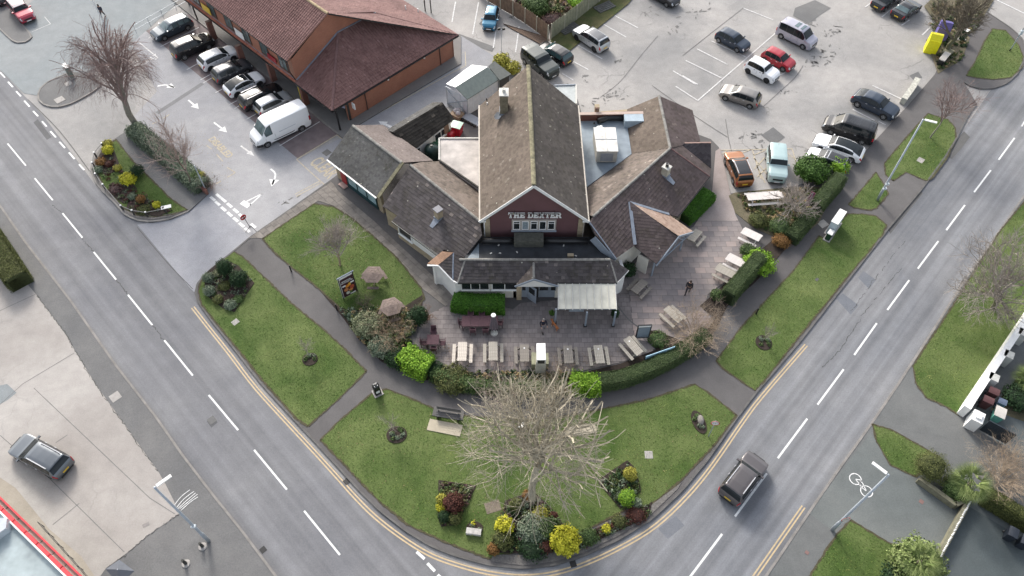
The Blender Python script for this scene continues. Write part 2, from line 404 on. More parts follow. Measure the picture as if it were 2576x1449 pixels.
# pavements (raised)
def block(name, pts, z1, m, ms=None):
    o = MB().prism([(p[0], p[1]) for p in pts], -.02, z1, 0, 1, bottom=False).build(name, [m, ms or M_kerbd]); return struct(o)
pav_w = block('pavement', K_west+W((-10, 4), (-160, 4), (-160, 95)), .10, A_pathw)
back = PP([(2475, 45), (2400, 62), (2352, 187), (2285, 265), (2210, 345), (2135, 428), (2000, 470), (1838, 488), (1808, 372), (1788, 352), (1650, 300), (1470, 310), (1452, 250), (1330, 190), (1205, 262), (1150, 300), (1010, 350), (905, 400), (832, 454)])
pav_c = block('pavement', K_isl+K_ne+back, .10, A_path)
pav_e = block('pavement', K_east+W((14, 4), (160, 4), (160, 120)), .10, A_drive2)
isl1 = smooth_line(PP([(-60, -20), (20, 10), (40, 40), (77, 84), (79, 95), (63, 106), (40, 107), (27, 100), (0, 75), (-80, 0)], .1), 3)
block('traffic_island', isl1, .10, A_pathw)
isl2 = smooth_line(PP([(182, 180), (134, 200), (112, 213), (100, 228), (98, 248), (115, 263), (147, 267), (190, 253), (250, 215), (240, 190)], .1), 3)
block('traffic_island', isl2, .10, A_pathw)
islB_px = [(332, 320), (290, 348), (262, 362), (240, 385), (229, 410), (227, 432), (240, 462), (264, 489), (290, 513), (312, 541), (343, 555), (383, 559), (430, 551), (475, 531), (525, 486)]
islB = PP(islB_px, .1); block('pavement', islB, .10, A_pathw)
par = PP([(420, -10), (476, 35), (849, 337), (862, 347), (905, 312), (1160, 160), (1160, 90), (900, 100), (700, -150), (500, -150)], .1)
block('pavement', par, .10, asphalt('parade_paving', (.17, .165, .158), (.21, .2, .19), fine=.1))
# kerb stones
for pts, d in ((K_west, .07), (K_isl[1:], -.07 if False else .07), (K_ne, .07), (K_east, -.07)):
    pass
def kerb(pts, side, z1=.125, w=.15, m=None):
    # walk the line in 0.9 m stones with fine joints
    P_ = [Vector((p[0], p[1], 0)) for p in pts]; cum = [0]
    for i in range(1, len(P_)): cum.append(cum[-1]+(P_[i]-P_[i-1]).length)
    L = cum[-1]; n = max(1, int(L/.92)); mb = MB()
    def at(s):
        for i in range(1, len(P_)):
            if s <= cum[i]+1e-9: return P_[i-1].lerp(P_[i], (s-cum[i-1])/max(cum[i]-cum[i-1], 1e-9))
        return P_[-1]
    for k in range(n):
        a, b = at(k*L/n+.006), at((k+1)*L/n-.006); dd = (b-a).normalized(); nn_ = Vector((-dd.y, dd.x, 0))*side
        q = [a-nn_*.01, b-nn_*.01, b+nn_*w, a+nn_*w]; zz = z1+random.uniform(-.004, .004)
        mb.prism([(p.x, p.y) for p in q], -.01, zz, bottom=False)
    return struct(mb.build('kerb', m or M_kerb))
kerb(K_west, -1); kerb(K_isl, 1, m=M_kerbd); kerb(K_ne, 1, m=M_kerbd); kerb(K_east, 1)
kerb(isl1[2:-2], -1, m=M_kerb); kerb(isl2, 1 if False else -1, m=M_kerb); kerb(islB[1:-1], -1 if False else 1, m=M_kerb)
kerb(PP([(832, 454), (627, 597)], .1), 1, m=M_kerbd)
kerb(PP([(476, 35), (849, 337)], .1), 1, m=M_kerb)
# west forecourt --------------------------------------------------
fc = PP([(-60, 560), (92, 742), (117, 776), (143, 810), (173, 853), (187, 880), (240, 966), (300, 1049), (353, 1123), (400, 1189), (417, 1219), (437, 1259), (450, 1294), (383, 1339), (317, 1393), (267, 1429), (238, 1470), (120, 1560), (-300, 1500), (-700, 900)], .1)
forecourt = sheet('forecourt', fc, .112, A_conc)
sheet('forecourt_strip', PP([(-60, 1160), (40, 1228), (125, 1332), (205, 1400), (238, 1449), (150, 1500), (-120, 1300)], .1), .117, A_sand)
for a, b in (((90, 740), (-40, 800)), ((187, 888), (57, 966)), ((57, 966), (-30, 1045)), ((85, 976), (377, 1253)), ((377, 1253), (440, 1293)), ((117, 1196), (313, 1389)), ((200, 1266), (133, 1320)), ((140, 1114), (170, 1094)), ((0, 1095), (117, 1196))):
    struct(strip([P(*a, .11), P(*b, .11)], .04, .119).build('expansion_joint', A_pathw))
sheet('patch_repair', PP([(-20, 975), (18, 966), (42, 988), (20, 1006), (-20, 1030)], .1), .116, A_blue)
# right side drives ------------------------------------------------
sheet('driveway', PP([(2257, 968), (2292, 968), (2320, 1020), (2400, 1050), (2480, 1085), (2700, 1200), (2700, 1330), (2576, 1230), (2440, 1130), (2380, 1100), (2290, 1085), (2194, 1061)], .1), .106, A_drive2)
sheet('driveway', PP([(2190, 1090), (2245, 1160), (2300, 1200), (2395, 1275), (2440, 1240), (2470, 1230), (2576, 1290), (2800, 1400), (2800, 1700), (2300, 1700), (2360, 1420), (2230, 1360), (2140, 1306), (2096, 1336), (2034, 1290)], .1), .106, asphalt('asphalt_drive_green', (.11, .125, .125), (.16, .17, .165)))
sheet('driveway', PP([(2428, 1268), (2580, 1360), (2800, 1460), (2800, 1800), (2340, 1640), (2355, 1402)], .1), .110, A_drive)
sheet('driveway', PP([(2520, 1010), (2600, 1040), (2800, 1120), (2700, 1330), (2576, 1200), (2505, 1110), (2440, 1060)], .1), .109, A_drive)
# parking bays -------------------------------------------------------
def grid_blocks(name, pts, z, m, a_dir, w, l, step=None, bond=True, th=.02, gap=.01, parent=None, singles=0):
    return None
sheet('parking_bays', PP([(367, 78), (750, 400), (849, 337), (476, 35)]), .012, A_bays)
# dressed detail: car park patches and old trench repairs
for q, m in (([(905, 40+2), (1, 1)], None),):
    pass
P1 = [([(1217, 43), (1250, 60), (1240, 80), (1205, 60)], A_pathw), ([(1140, 98), (1155, 85), (1245, 118), (1238, 130)], A_pathw),
      ([(2034, 60), (2060, 40), (2090, 20), (2050, 0), (2000, 20), (1995, 40)], A_pathw), ([(1945, 320), (1975, 345), (1945, 365), (1915, 340)], A_pathw),
      ([(2288, 190), (2310, 180), (2320, 195), (2298, 202)], A_pathw)]
for q, m in P1: sheet('patch_repair', PP(q), .004, m)
for q in ([(280, 1108-120), (302, 990), (306, 1004), (284, 1000)], ): pass
# long trench lines / tarmac joints
for pts, wd in (([(1717, 140), (1825, 55), (1870, 20)], .05), ([(1920, 268), (1960, 232), (2000, 195), (2020, 165)], .045), ([(395, 285), (510, 210)], .5), ([(345, 572), (420, 660), (485, 727)], .06),
                ([(1510, 245), (1560, 205), (1612, 140), (1655, 90)], .04), ([(1640, 215), (1745, 290), (1830, 345)], .05), ([(1840, 380), (1832, 345), (1825, 300)], .05), ([(70, 250), (150, 330), (225, 430)], .06)):
    struct(strip(smooth_line([P(*p) for p in pts], 4), wd, .016 if wd < .4 else .0115, ).build('tarmac_joint', A_path if wd < .3 else asphalt('asphalt_band', (.17, .172, .18), (.21, .21, .215))))
# ---------------------------------------------------------------- verges and lawns
GR = []
def lawn(name, pts, z=.12, m=None):
    pw = PP(pts, z); GR.append(([(p.x, p.y) for p in pw], z)); o = MB().prism([(p.x, p.y) for p in pw], .09, z, 0, 0, bottom=False).build(name, m or A_grassb); return struct(o)
lawn('grass_verge', [(587, 633), (560, 652), (530, 682), (505, 708), (499, 735), (508, 766), (545, 814), (600, 880), (665, 962), (745, 1053), (775, 1072), (857, 999), (921, 934), (859, 870), (810, 826), (733, 763), (663, 696), (610, 645)])
lawn('grass_verge', [(805, 1107), (859, 1053), (939, 986), (974, 978), (1059, 1013), (1095, 1029), (1159, 1043), (1240, 1052), (1340, 1055), (1420, 1047), (1492, 1033), (1625, 1006), (1717, 976), (1747, 966), (1777, 984), (1854, 1044),
     (1801, 1116), (1717, 1205), (1635, 1273), (1612, 1293), (1590, 1270), (1560, 1290), (1450, 1345), (1235, 1405), (1225, 1404), (1125, 1366), (1025, 1320), (959, 1266), (909, 1216), (866, 1170)])
lawn('grass_verge', [(2131, 538), (2170, 538), (2204, 543), (2231, 566), (2222, 588), (2181, 640), (2117, 715), (2051, 797), (2007, 852), (1924, 958), (1901, 983), (1874, 966), (1817, 926), (1801, 908), (1864, 823), (1931, 750), (1994, 683), (2061, 593), (2081, 603)])
lawn('grass_verge', [(2224, 413), (2235, 398), (2284, 340), (2335, 285), (2350, 290), (2385, 300), (2403, 320), (2405, 348), (2382, 398), (2345, 448), (2330, 455), (2280, 433), (2247, 455), (2228, 440)])
lawn('grass_verge', [(2204, 433), (2165, 480), (2134, 515), (2150, 523), (2190, 528), (2204, 524), (2235, 488), (2222, 462)])
lawn('grass_verge', [(2497, 72), (2530, 76), (2562, 112), (2575, 143), (2571, 170), (2545, 195), (2500, 200), (2455, 196), (2430, 190), (2450, 160), (2462, 135), (2475, 105)])
lawn('grass_verge', [(2800, 500), (2620, 455), (2517, 580), (2440, 700), (2400, 765), (2297, 920), (2305, 965), (2330, 1000), (2385, 1025), (2412, 1045), (2430, 1020), (2576, 790), (2750, 560)])
lawn('grass_verge', [(2194, 1066), (2247, 1083), (2310, 1118), (2367, 1152), (2350, 1168), (2304, 1199), (2240, 1170), (2205, 1110)])
lawn('grass_verge', [(2140, 1308), (2230, 1362), (2330, 1410), (2350, 1449), (2330, 1540), (2010, 1540), (2037, 1449), (2080, 1380), (2105, 1345)])
lawn('grass_verge', [(2560, 1000), (2640, 1040), (2800, 1100), (2800, 900), (2640, 880), (2555, 960)])
lawnB = lawn('grass_verge', [(293, 351), (330, 400), (380, 450), (430, 500), (472, 528), (430, 540), (383, 546), (345, 541), (312, 525), (290, 500), (262, 470), (247, 440), (246, 415), (258, 385), (275, 362)], .13)
struct(MB().prism([(p.x, p.y) for p in PP([(284, 355), (262, 367), (243, 388), (232, 411), (231, 432), (243, 459), (267, 486), (293, 510), (315, 536), (345, 549), (383, 553), (430, 545), (473, 527), (430, 538), (383, 544), (345, 539), (312, 523), (290, 498), (262, 468), (249, 440), (248, 415), (260, 385), (285, 358)], .1)], .1, .135, bottom=False).build('sett_border', A_cobble))
lawn('lawn', [(660, 600), (790, 512), (840, 520), (880, 545), (935, 590), (1000, 650), (1060, 725), (1068, 752), (1030, 790), (960, 790), (880, 790), (858, 776), (800, 725), (733, 672), (690, 635)], .14)
struct(MB().prism([(p.x, p.y) for p in PP([(1235, 1412), (1315, 1423), (1392, 1413), (1465, 1391), (1552, 1350), (1632, 1300), (1705, 1230), (1715, 1213), (1690, 1232), (1635, 1273), (1612, 1300), (1560, 1325), (1480, 1362), (1430, 1385), (1340, 1397), (1260, 1395), (1238, 1400)], .1)], .1, .13, bottom=False).build('sett_border', A_cobble))
# planted soil of the garden strips round the patio
def bed(pts, z=.15, name='planting_bed', m=None): return struct(MB().prism([(p.x, p.y) for p in PP(pts, z)], .1, z, bottom=False).build(name, m or A_soil))
bed([(858, 776), (800, 725), (860, 795), (900, 850), (960, 910), (1050, 950), (1150, 975), (1160, 925), (1080, 930), (1030, 880), (1020, 850), (1060, 790), (1065, 740), (1010, 775), (900, 780)], .145)
leafm = asphalt('garden_ground', (.11, .10, .06), (.17, .145, .10), big=.5, rough=.95, fine=.35)
bed([(1833, 492), (1850, 484), (2000, 470), (2060, 470), (2090, 500), (2060, 560), (2010, 600), (1960, 600), (1900, 575), (1850, 535)], .14, 'garden_ground', leafm)
bed([(1430, 945), (1560, 915), (1650, 880), (1640, 845), (1600, 838), (1650, 830), (1720, 860), (1790, 840), (1800, 800), (1760, 770), (1800, 735), (1900, 640), (1960, 590), (2000, 600), (1900, 710), (1830, 770), (1800, 830), (1740, 880), (1640, 935), (1500, 975), (1440, 975)], .145)
bed([(2340, 0), (2380, -60), (2500, 0), (2475, 40), (2400, 60), (2350, 50), (2325, 15)], .13, 'garden_ground', leafm)
bed([(2330, 100), (2400, 62), (2440, 95), (2420, 150), (2360, 185)], .13, 'garden_ground', leafm)
bed([(1240, -40), (1380, 68), (1520, -40), (1500, -120), (1250, -120)], .04, 'garden_ground', leafm)
bed([(1385, 105), (1430, 130), (1580, 10), (1620, -40), (1540, -40), (1480, 20), (1384, 92)], .05, 'grass_bank', asphalt('rough_grass', (.07, .09, .03), (.12, .11, .05), big=.6, rough=.95, fine=.35))
bed([(1265, 60), (1380, 95), (1390, 130), (1335, 160), (1375, 120), (1290, 75)], .03, 'leaf_litter', plain('leaf_litter', (.16, .11, .08), .95, var=.5, scale=8))
bed([(1880, 1500), (2576, 1000), (2576, 1449)], .0, 'x')if False else None
bed([(2555, 960), (2490, 1030), (2520, 1040), (2576, 1060), (2700, 1000), (2700, 800), (2640, 820)], .125, 'garden_ground', leafm)
# grass blades: short tufts scattered over every lawn
def tufts():
    V = []; Fc = []; cnt = 0; allp = []
    for poly, z in GR:
        xs = [p[0] for p in poly]; ys = [p[1] for p in poly]
        x0, x1, y0, y1 = min(xs), max(xs), min(ys), max(ys)
        n = int((x1-x0)*(y1-y0)*150); n = min(n, 90000)
        px = RNG.uniform(x0, x1, n); py = RNG.uniform(y0, y1, n); k = inpoly(px, py, poly)
        px, py = px[k], py[k]; allp.append(np.c_[px, py, np.full(len(px), z-.01)])
    A = np.concatenate(allp); n = len(A)
    an = RNG.uniform(0, 2*np.pi, n); ww = RNG.uniform(.015, .04, n); hh = RNG.uniform(.02, .075, n)
    dx, dy = np.cos(an)*ww, np.sin(an)*ww; lx, ly = RNG.normal(0, .035, n), RNG.normal(0, .035, n)
    v = np.empty((n, 3, 3)); v[:, 0] = A+np.c_[dx, dy, np.zeros(n)]; v[:, 1] = A-np.c_[dx, dy, np.zeros(n)]; v[:, 2] = A+np.c_[lx, ly, hh]
    me = bpy.data.meshes.new('grass'); me.vertices.add(3*n); me.vertices.foreach_set('co', v.ravel())
    me.loops.add(3*n); me.loops.foreach_set('vertex_index', np.arange(3*n)); me.polygons.add(n); me.polygons.foreach_set('loop_start', np.arange(0, 3*n, 3)); me.update()
    me.validate(); m = foliage_mat('grass_blades', (.07, .15, .022), (.21, .29, .085), .9)
    nt_ = m.node_tree; b_ = nt_.nodes['Principled BSDF']; src = b_.inputs['Base Color'].links[0].from_socket
    f_ = noise(nt_, tc(nt_), .35, 5, .6, .5); col_ = mix(nt_, src, ramp(nt_, f_, [(.36, (.6, .78, .55)), (.5, (.95, 1.0, .9)), (.64, (1.6, 1.2, 1.5))]), 1.0, 'MULTIPLY')
    f2_ = noise(nt_, tc(nt_), 1.7, 5, .7, .8); col_ = mix(nt_, col_, ramp(nt_, f2_, [(.38, (.6, .7, .58)), (.62, (1.42, 1.26, 1.35))]), 1.0, 'MULTIPLY')
    nt_.links.new(col_, b_.inputs['Base Color'])
    me.materials.append(m); o = bpy.data.objects.new('grass', me); COL.objects.link(o)
    tag(o, 'short mown green grass on the verges and lawns around the pub', 'grass', kind='stuff')
tufts()
# ---------------------------------------------------------------- patio of slabs
A_slab = plain('patio_slab', (.27, .236, .225), .85, var=.13, scale=1.1, bmp=.15, isl=.13)
S_n = A_slab.node_tree; 
patio_px = [(1120, 770), (1152, 745), (1290, 778), (1310, 762), (1400, 755), (1560, 720), (1600, 660), (1640, 640), (1690, 600), (1745, 570), (1790, 500), (1800, 380), (1812, 372), (1838, 488), (1850, 540), (1870, 580), (1905, 640), (1850, 690), (1780, 740), (1770, 780), (1800, 810), (1720, 862), (1640, 838), (1600, 838), (1650, 880), (1560, 912), (1430, 940), (1200, 938), (1080, 925), (1040, 880), (1060, 800)]
patio_w = PP(patio_px, .13)
patio = struct(MB().prism([(p.x, p.y) for p in patio_w], .09, .118, bottom=False).build('patio', plain('patio_bedding', (.10, .09, .085), .95, var=.3, scale=3)))
def slabs(poly, x0, y0, sx, sy, gap=.018):
    out = []; xs = [p[0] for p in poly]; ys = [p[1] for p in poly]; r0 = int((min(ys)-y0)/sy)-1; r1 = int((max(ys)-y0)/sy)+1
    for r in range(r0, r1+1):
        off = (r % 2)*sx/2
        for c in range(int((min(xs)-x0)/sx)-2, int((max(xs)-x0)/sx)+2):
            a = x0+off+c*sx; b = y0+r*sy
            q = clip_poly(clip_poly(clip_poly(clip_poly([tuple(p) for p in poly], 0, a+gap/2, False), 0, a+sx-gap/2, True), 1, b+gap/2, False), 1, b+sy-gap/2, True)
            if len(q) >= 3:
                ar = abs(sum(q[i][0]*q[(i+1) % len(q)][1]-q[(i+1) % len(q)][0]*q[i][1] for i in range(len(q))))/2
                if ar > .02: out.append((q, ar, a+sx/2, b+sy/2))
    return out
pw = [(p.x, p.y) for p in patio_w]
xdiv = P(1590, 800, .13).x
right = clip_poly(pw, 0, xdiv, False); left = clip_poly(pw, 0, xdiv, True)
ytop = P(1800, 555, .13).y
right_s = clip_poly(right, 1, ytop, True); right_top = clip_poly(right, 1, ytop, False)
sheetp = struct(MB().poly([(x, y, .134) for x, y in right_top]).build('patio_path', A_pink))
SR = slabs(right_s, 0, 0, .92, .6); SL = slabs(left, 0.1, 0.2, .45, .45)
SR.sort(key=lambda s_: -s_[1]); SL.sort(key=lambda s_: (-round(s_[1], 1), s_[3]))
A_slab2 = plain('patio_slab_small', (.235, .206, .196), .85, var=.2, scale=.8, bmp=.15, isl=.16)
def slab_obj(q, m, z0=.118):
    mb = MB(); cx = sum(p[0] for p in q)/len(q); cy = sum(p[1] for p in q)/len(q); z = .134+random.uniform(-.004, .004)
    mb.prism([(p[0]-cx, p[1]-cy) for p in q], 0, z-z0, bottom=False); return mb, (cx, cy, z0)
shared = {}
def put_slab(q, m):
    mb, l = slab_obj(q, m); cx, cy = l[0], l[1]
    key = (tuple(sorted((round(p[0]-cx, 3), round(p[1]-cy, 3)) for p in q)), m.name, random.randint(0, 2)) if len(q) == 4 else None
    if key and key in shared: me = shared[key]
    else:
        me = mb.mesh('paving_slab', m)
        if key: shared[key] = me
    obj('paving_slab', me, patio, l)
for m_ in (A_slab, A_slab2):                                  # per slab shade for separate objects
    n_ = m_.node_tree; b_ = n_.nodes['Principled BSDF']; oi = n_.nodes.new('ShaderNodeObjectInfo')
    src = b_.inputs['Base Color'].links[0].from_socket
    n_.links.new(mix(n_, src, ramp(n_, oi.outputs['Random'], [(0, (.8, .82, .85)), (.8, (1.1, 1.08, 1.07)), (1, (1.3, 1.2, 1.15))]), 1.0, 'MULTIPLY'), b_.inputs['Base Color'])
nR = min(len(SR), 250)
for s_ in SR[:nR]: put_slab(s_[0], A_slab)
for s_ in SL[:300-nR]: put_slab(s_[0], A_slab2)
mb = MB()
for s_ in SR[nR:]+SL[300-nR:]:
    z = .134+random.uniform(-.004, .004); mb.prism(s_[0], .118, z, bottom=False)
mb.build('paving_slabs_small', A_slab2, patio, stuff=True)
# footway beside the pub's west wing, made of worn flags
wpx = [(835, 456), (850, 480), (940, 555), (1000, 612), (1085, 690), (1155, 752), (1120, 770), (1065, 728), (1000, 650), (935, 590), (880, 545), (840, 518), (800, 505), (660, 600), (627, 598)]
wf = struct(MB().prism([(p.x, p.y) for p in PP(wpx, .12)], .09, .112, bottom=False).build('flagged_path', plain('path_bedding', (.10, .095, .09), .95)))
A_flag = plain('worn_flag', (.205, .185, .165), .9, var=.25, scale=1.5, bmp=.2, isl=.14)
d_ = (P(1085, 690, .12)-P(850, 480, .12)); ang = math.atan2(d_.y, d_.x); ca, sa = math.cos(-ang), math.sin(-ang)
loc_ = [(p.x*ca-p.y*sa, p.x*sa+p.y*ca) for p in PP(wpx, .12)]
mb = MB(); ca, sa = math.cos(ang), math.sin(ang)
for q, ar, a, b in slabs(loc_, 0, 0, .75, .6):
    q = [(x*ca-y*sa, x*sa+y*ca) for x, y in q]; mb.prism(q, .112, .126+random.uniform(-.006, .006), bottom=False)
mb.build('flagstones', A_flag, wf, stuff=True)
# ================================================================= MARKINGS
def mark(a, b, wd, z, m=M_mark, name='road_line', parent=None):
    o = strip([P(*a, z), P(*b, z)], wd, z).build(name, m, parent); return o
Rd = [(2552.3,346.7,2512.3,401.7),(2492.3,428.3,2450.6,483.3),(2427.3,515.7,2380.6,579),(2360.6,606.3,2309,675.7),(2287.3,704.7,2232.3,779.7),(2205.6,813,2149,893),(2122.3,929,2056.6,1017.7),(2030.6,1053.3,1956.6,1152.7),(1929,1191,1849,1299.3),(1816.6,1343.3,1733,1455)]
Ld = [(19,361,65,416.7),(87.3,448.3,132.7,503.7),(157.3,536.3,207.3,598),(235.7,633.7,292.3,703.7),(321.7,741.3,383.3,818),(413.3,855.7,485,944.7),(525,993.7,599,1082),(639.3,1131.7,721.7,1231.7),(765,1285,855,1396)]
for q in Rd: mark(q[:2], q[2:], .15, .010, parent=road2, name='centre_dash')
mark((2600, 268), (2570, 318), .15, .010, parent=road2, name='centre_dash')
for q in Ld: mark(q[:2], q[2:], .14, .009, parent=road, name='centre_dash')
mark((-40, 290), (-2, 335), .14, .009, parent=road, name='centre_dash')
for x0, y0, x1, y1 in [(0,545,37,585),(60,617,97,657),(122,688,158,727),(183,760,223,805),(250,838,287,877),(317,915,352,955),(380,990,422,1037),(448,1070,490,1117),(520,1150,563,1200),(597,1240,635,1283)]:
    mark((x0/3, y0/3), (x1/3, y1/3), .16, .010, parent=road, name='edge_dash')
for q in [(1048, 1388, 1068, 1406), (1075, 1417, 1094, 1437), (1101, 1446, 1118, 1462)]: mark(q[:2], q[2:], .2, .010, parent=road, name='edge_dash')
# double yellow lines round the bend
yl = [p for p, px in zip(K_isl, K_isl_px)][6:29]
yl[0] = P(497, 766, 0); yl[-1] = P(2016, 860, 0)
ys = smooth_line([Vector((p.x, p.y, 0)) for p in yl], 4)
for d in (-.34, -.56): strip(ys, .1, .011, d).build('yellow_line', M_yellow, road)
def dbl(a, b, side=1, z=.011, par=None, m=M_yellow):
    pts = [P(*a, z), P(*b, z)]
    for d in (0, .22*side): strip(pts, .1, z, d).build('yellow_line', m, par or road2)
    e = offset_line(pts, .11*side); nn_ = offset_line(pts, .16*side+.0)
dbl((2025, 1277), (1905, 1449), -1); dbl((1905, 1449), (1830, 1560), -1)
# give way and junction marks
for q in t(0, 1, (1600, 50), (1655, 90), (1670, 122), (1725, 160), (1760, 208)): pass
gw1 = t(0, 1, (1590, 40), (1620, 62)); 
for (x, y) in t(0, 1, (1605, 50), (1641, 85), (1687, 128), (1733, 168), (1779, 208), (1824, 248), (1866, 287)): mark((x-6, y-5), (x+6, y+5), .27, .014, parent=access, name='give_way_dash')
for (x, y) in t(0, 1, (1650, 30), (1687, 60), (1732, 100), (1780, 142), (1822, 180), (1912, 255)): mark((x-6, y-5), (x+6, y+5), .27, .014, parent=access, name='give_way_dash')
tri = t(0, 1, (1980, 12), (1858, 72), (1885, 100))
for a, b, wd in ((tri[0], tri[1], .13), (tri[0], tri[2], .13), ((608.5, 508), (627, 519), .55)): mark(a, b, wd, .014, parent=access, name='give_way_triangle')
def arrow(tail, head, hw=.40, lw=.17, curve=None, m=M_mark):
    a, b = P(*tail), P(*head); pts = [a, b] if curve is None else smooth_line([a, P(*curve), b], 5)
    L = (b-a).length; d = (pts[-1]-pts[-2]).normalized(); nn_ = Vector((-d.y, d.x, 0)); hb = b-d*.9
    mb = strip(pts[:-1]+[hb], lw, .014); mb.poly([(q.x, q.y, .014) for q in (b, hb+nn_*hw, hb-nn_*hw)])
    return mb.build('direction_arrow', m, access)
arrow((396, 217), (441, 221), curve=(418, 214)); arrow((474, 252), (500, 274)); arrow((538, 308), (571, 333)); arrow((606, 367), (640, 393), hw=.28, m=M_markold); arrow((681, 425), (683, 469), curve=(693, 440), hw=.5)
# bays
bays = [o for o in bpy.data.objects if o.name == 'parking_bays'][0]
for a, b in (((374, 96), (385, 88)), ((404, 117), (500, 69)), ((430, 142), (452, 128)), ((470, 175), (497, 160)), ((504, 201), (531, 186)), ((512, 208), (540, 192)), ((542, 233), (565, 221)), ((577, 263), (602, 250)), ((590, 273), (608, 262)), ((620, 300), (645, 286)), ((703, 367), (804, 306))):
    mark(a, b, .1, .018, M_markold, 'bay_line', bays)
mark((746, 401), (848, 339), .12, .018, M_yellowold, 'bay_line', bays)
acc = access
for a, b in (((746, 401), (818, 466)), ((848, 339), (860, 350)), ((742, 489), (805, 455))): mark(a, b, .1, .016, M_yellowold, 'yellow_line', acc)
mark((745, 494), (808, 460), .1, .016, M_yellowold, 'yellow_line', acc)
for a, b in (((383, 312), (395, 306)), ((410, 298), (426, 288)), ((520, 366), (533, 375)), ((545, 388), (561, 406)), ((571, 421), (592, 434)), ((592, 434), (572, 446)), ((556, 455), (543, 463))): mark(a, b, .1, .016, M_yellowold, 'yellow_line', acc)
mark((348, 105), (397, 145), .11, .016, M_markold, 'bay_line', acc); mark((397, 145), (390, 150), .11, .016, M_markold, 'bay_line', acc)
mark((112, 42), (127, 60), .06, .014, M_markold, 'bay_line', sideroad); mark((127, 60), (80, 80), .06, .014, M_markold, 'bay_line', sideroad)
def ground_text(s, a, b, size, z=.018, m=M_yellowold, par=None, stretch=1.6, flip=False):
    a, b = P(*a), P(*b); d = (b-a).normalized(); up = Vector((-d.y, d.x, 0))*(-1 if flip else 1); c = (a+b)/2
    mw = frame((c.x, c.y, z), d, up) @ Matrix.Diagonal((1, stretch, 1, 1)); return text(s, size, m, par or acc, mw, bold=.025)
ground_text('CLEAR', (793, 405), (835, 440), 1.05, stretch=1.9)
ground_text('DISABLED', (520, 338), (590, 405), .85, stretch=1.2)
ground_text('ONLY', (366, 157), (388, 143), .75, m=M_markold, stretch=1.0)
# car park lines to the north east
cp = [((1717, 145+0), (1717, 145)), ]
CPL = [(1502, 0, 1484, 17), (1146, 4, 1137, 55), (1204, 5, 1189, 86), (1248, 74, 1241, 120), (1306, 66, 1297, 131),
       (1543, 37, 1605, 70), (1517, 60, 1575, 93), (1448, 110, 1515, 148), (1443, 155, 1480, 175), (1415, 185, 1443, 202),
       (1790, 103, 1880, 145), (1754, 123, 1830, 162), (1725, 152, 1815, 196), (1717, 190, 1755, 212), (1693, 178, 1750, 212), (1755, 253, 1950, 84), (1700, 217, 1754, 252), (1945, 50, 1870, 100-80), (1960, 190, 1990, 175), (2195, 215, 2270, 250), (2145, 275, 2200, 303), (2210, 305, 2228, 314), (1810, 235, 1880, 275),
       (2176, 18, 2190, 8), (2218, 43, 2248, 18), (2268, 64, 2288, 50), (2320, 88, 2356, 53), (1900, 190, 1935, 212), (2055, 100, 1990, 60)]
for q in CPL: mark(q[:2], q[2:], .14, .008, M_markold, 'bay_line', g)
mark((2500, -4), (2600, 45), .14, .012, M_mark, 'road_line', g)
# yellow hatching around the two disabled bays
for a, b in (((1800, 378), (1993, 374)), ((1800, 378), (1820, 420)), ((1993, 374), (2003, 410)), ((1893, 378), (1915, 450)), ((1820, 400), (1890, 376)), ((1895, 390), (1925, 378)), ((1895, 395), (1930, 440)), ((1925, 395), (1898, 425)), ((1905, 445), (1935, 415)), ((1970, 376), (2000, 400)), ((1800, 400), (1830, 378)), ((1985, 395), (1960, 378)), ((1903, 415), (1925, 460))):
    mark(a, b, .1, .008, M_yellowold, 'yellow_line', g)
for p in (((859, 155), (870, 160), (885, 150)),): pass
for pts in ([(1144, 145), (1170, 130), (1172, 165), (1140, 182), (925, 300)], [(1150, 124), (1154, 150), (890, 300)]):
    struct(strip([P(*p) for p in pts], .1, .012).build('yellow_line', M_yellowold, acc)) if False else strip([P(*p) for p in pts], .1, .016).build('yellow_line', M_yellowold, acc)
arrow((985, 320), (952, 305), hw=.45, lw=.3)
mark((975, 300), (1000, 315), .1, .015, M_markold, 'bay_line', acc) if False else None
# cycle symbols and survey marks on the footways
def loops(px, rad, wd, z, m, par, name='cycle_symbol'):
    mb = MB()
    c = P(*px, z); n = 20
    for i in range(n):
        a0, a1 = 2*math.pi*i/n, 2*math.pi*(i+1)/n
        mb.poly([(c.x+math.cos(a)*r_, c.y+math.sin(a)*r_, z) for a, r_ in ((a0, rad-wd), (a1, rad-wd), (a1, rad+wd), (a0, rad+wd))])
    return mb
mb = loops((2152, 1205), .42, .035, .118, M_mark, None); mb2 = loops((2180, 1236), .42, .035, .118, M_mark, None)
mb.add(mb2.v, mb2.f); 
for a, b in (((2152, 1205), (2166, 1208)), ((2166, 1208), (2180, 1236)), ((2152, 1205), (2170, 1228)), ((2170, 1228), (2180, 1236)), ((2166, 1208), (2163, 1222))):
    q = strip([P(*a, .118), P(*b, .118)], .06, .118); mb.add(q.v, q.f)
mb.build('cycle_symbol', M_mark, pav_e)
mb = MB()
for (a, b, c) in (((438, 1272), (455, 1250), (478, 1232)), ((441, 1281), (462, 1256), (488, 1236)), ((446, 1281), (466, 1262), (492, 1240)), ((452, 1280), (474, 1262), (497, 1243)), ((455, 1284), (480, 1262), (498, 1250))):
    q = strip(smooth_line([P(*a, .12), P(*b, .12), P(*c, .12)], 4), .05, .122); mb.add(q.v, q.f)
mb.build('painted_slow_marks', M_mark, pav_w)
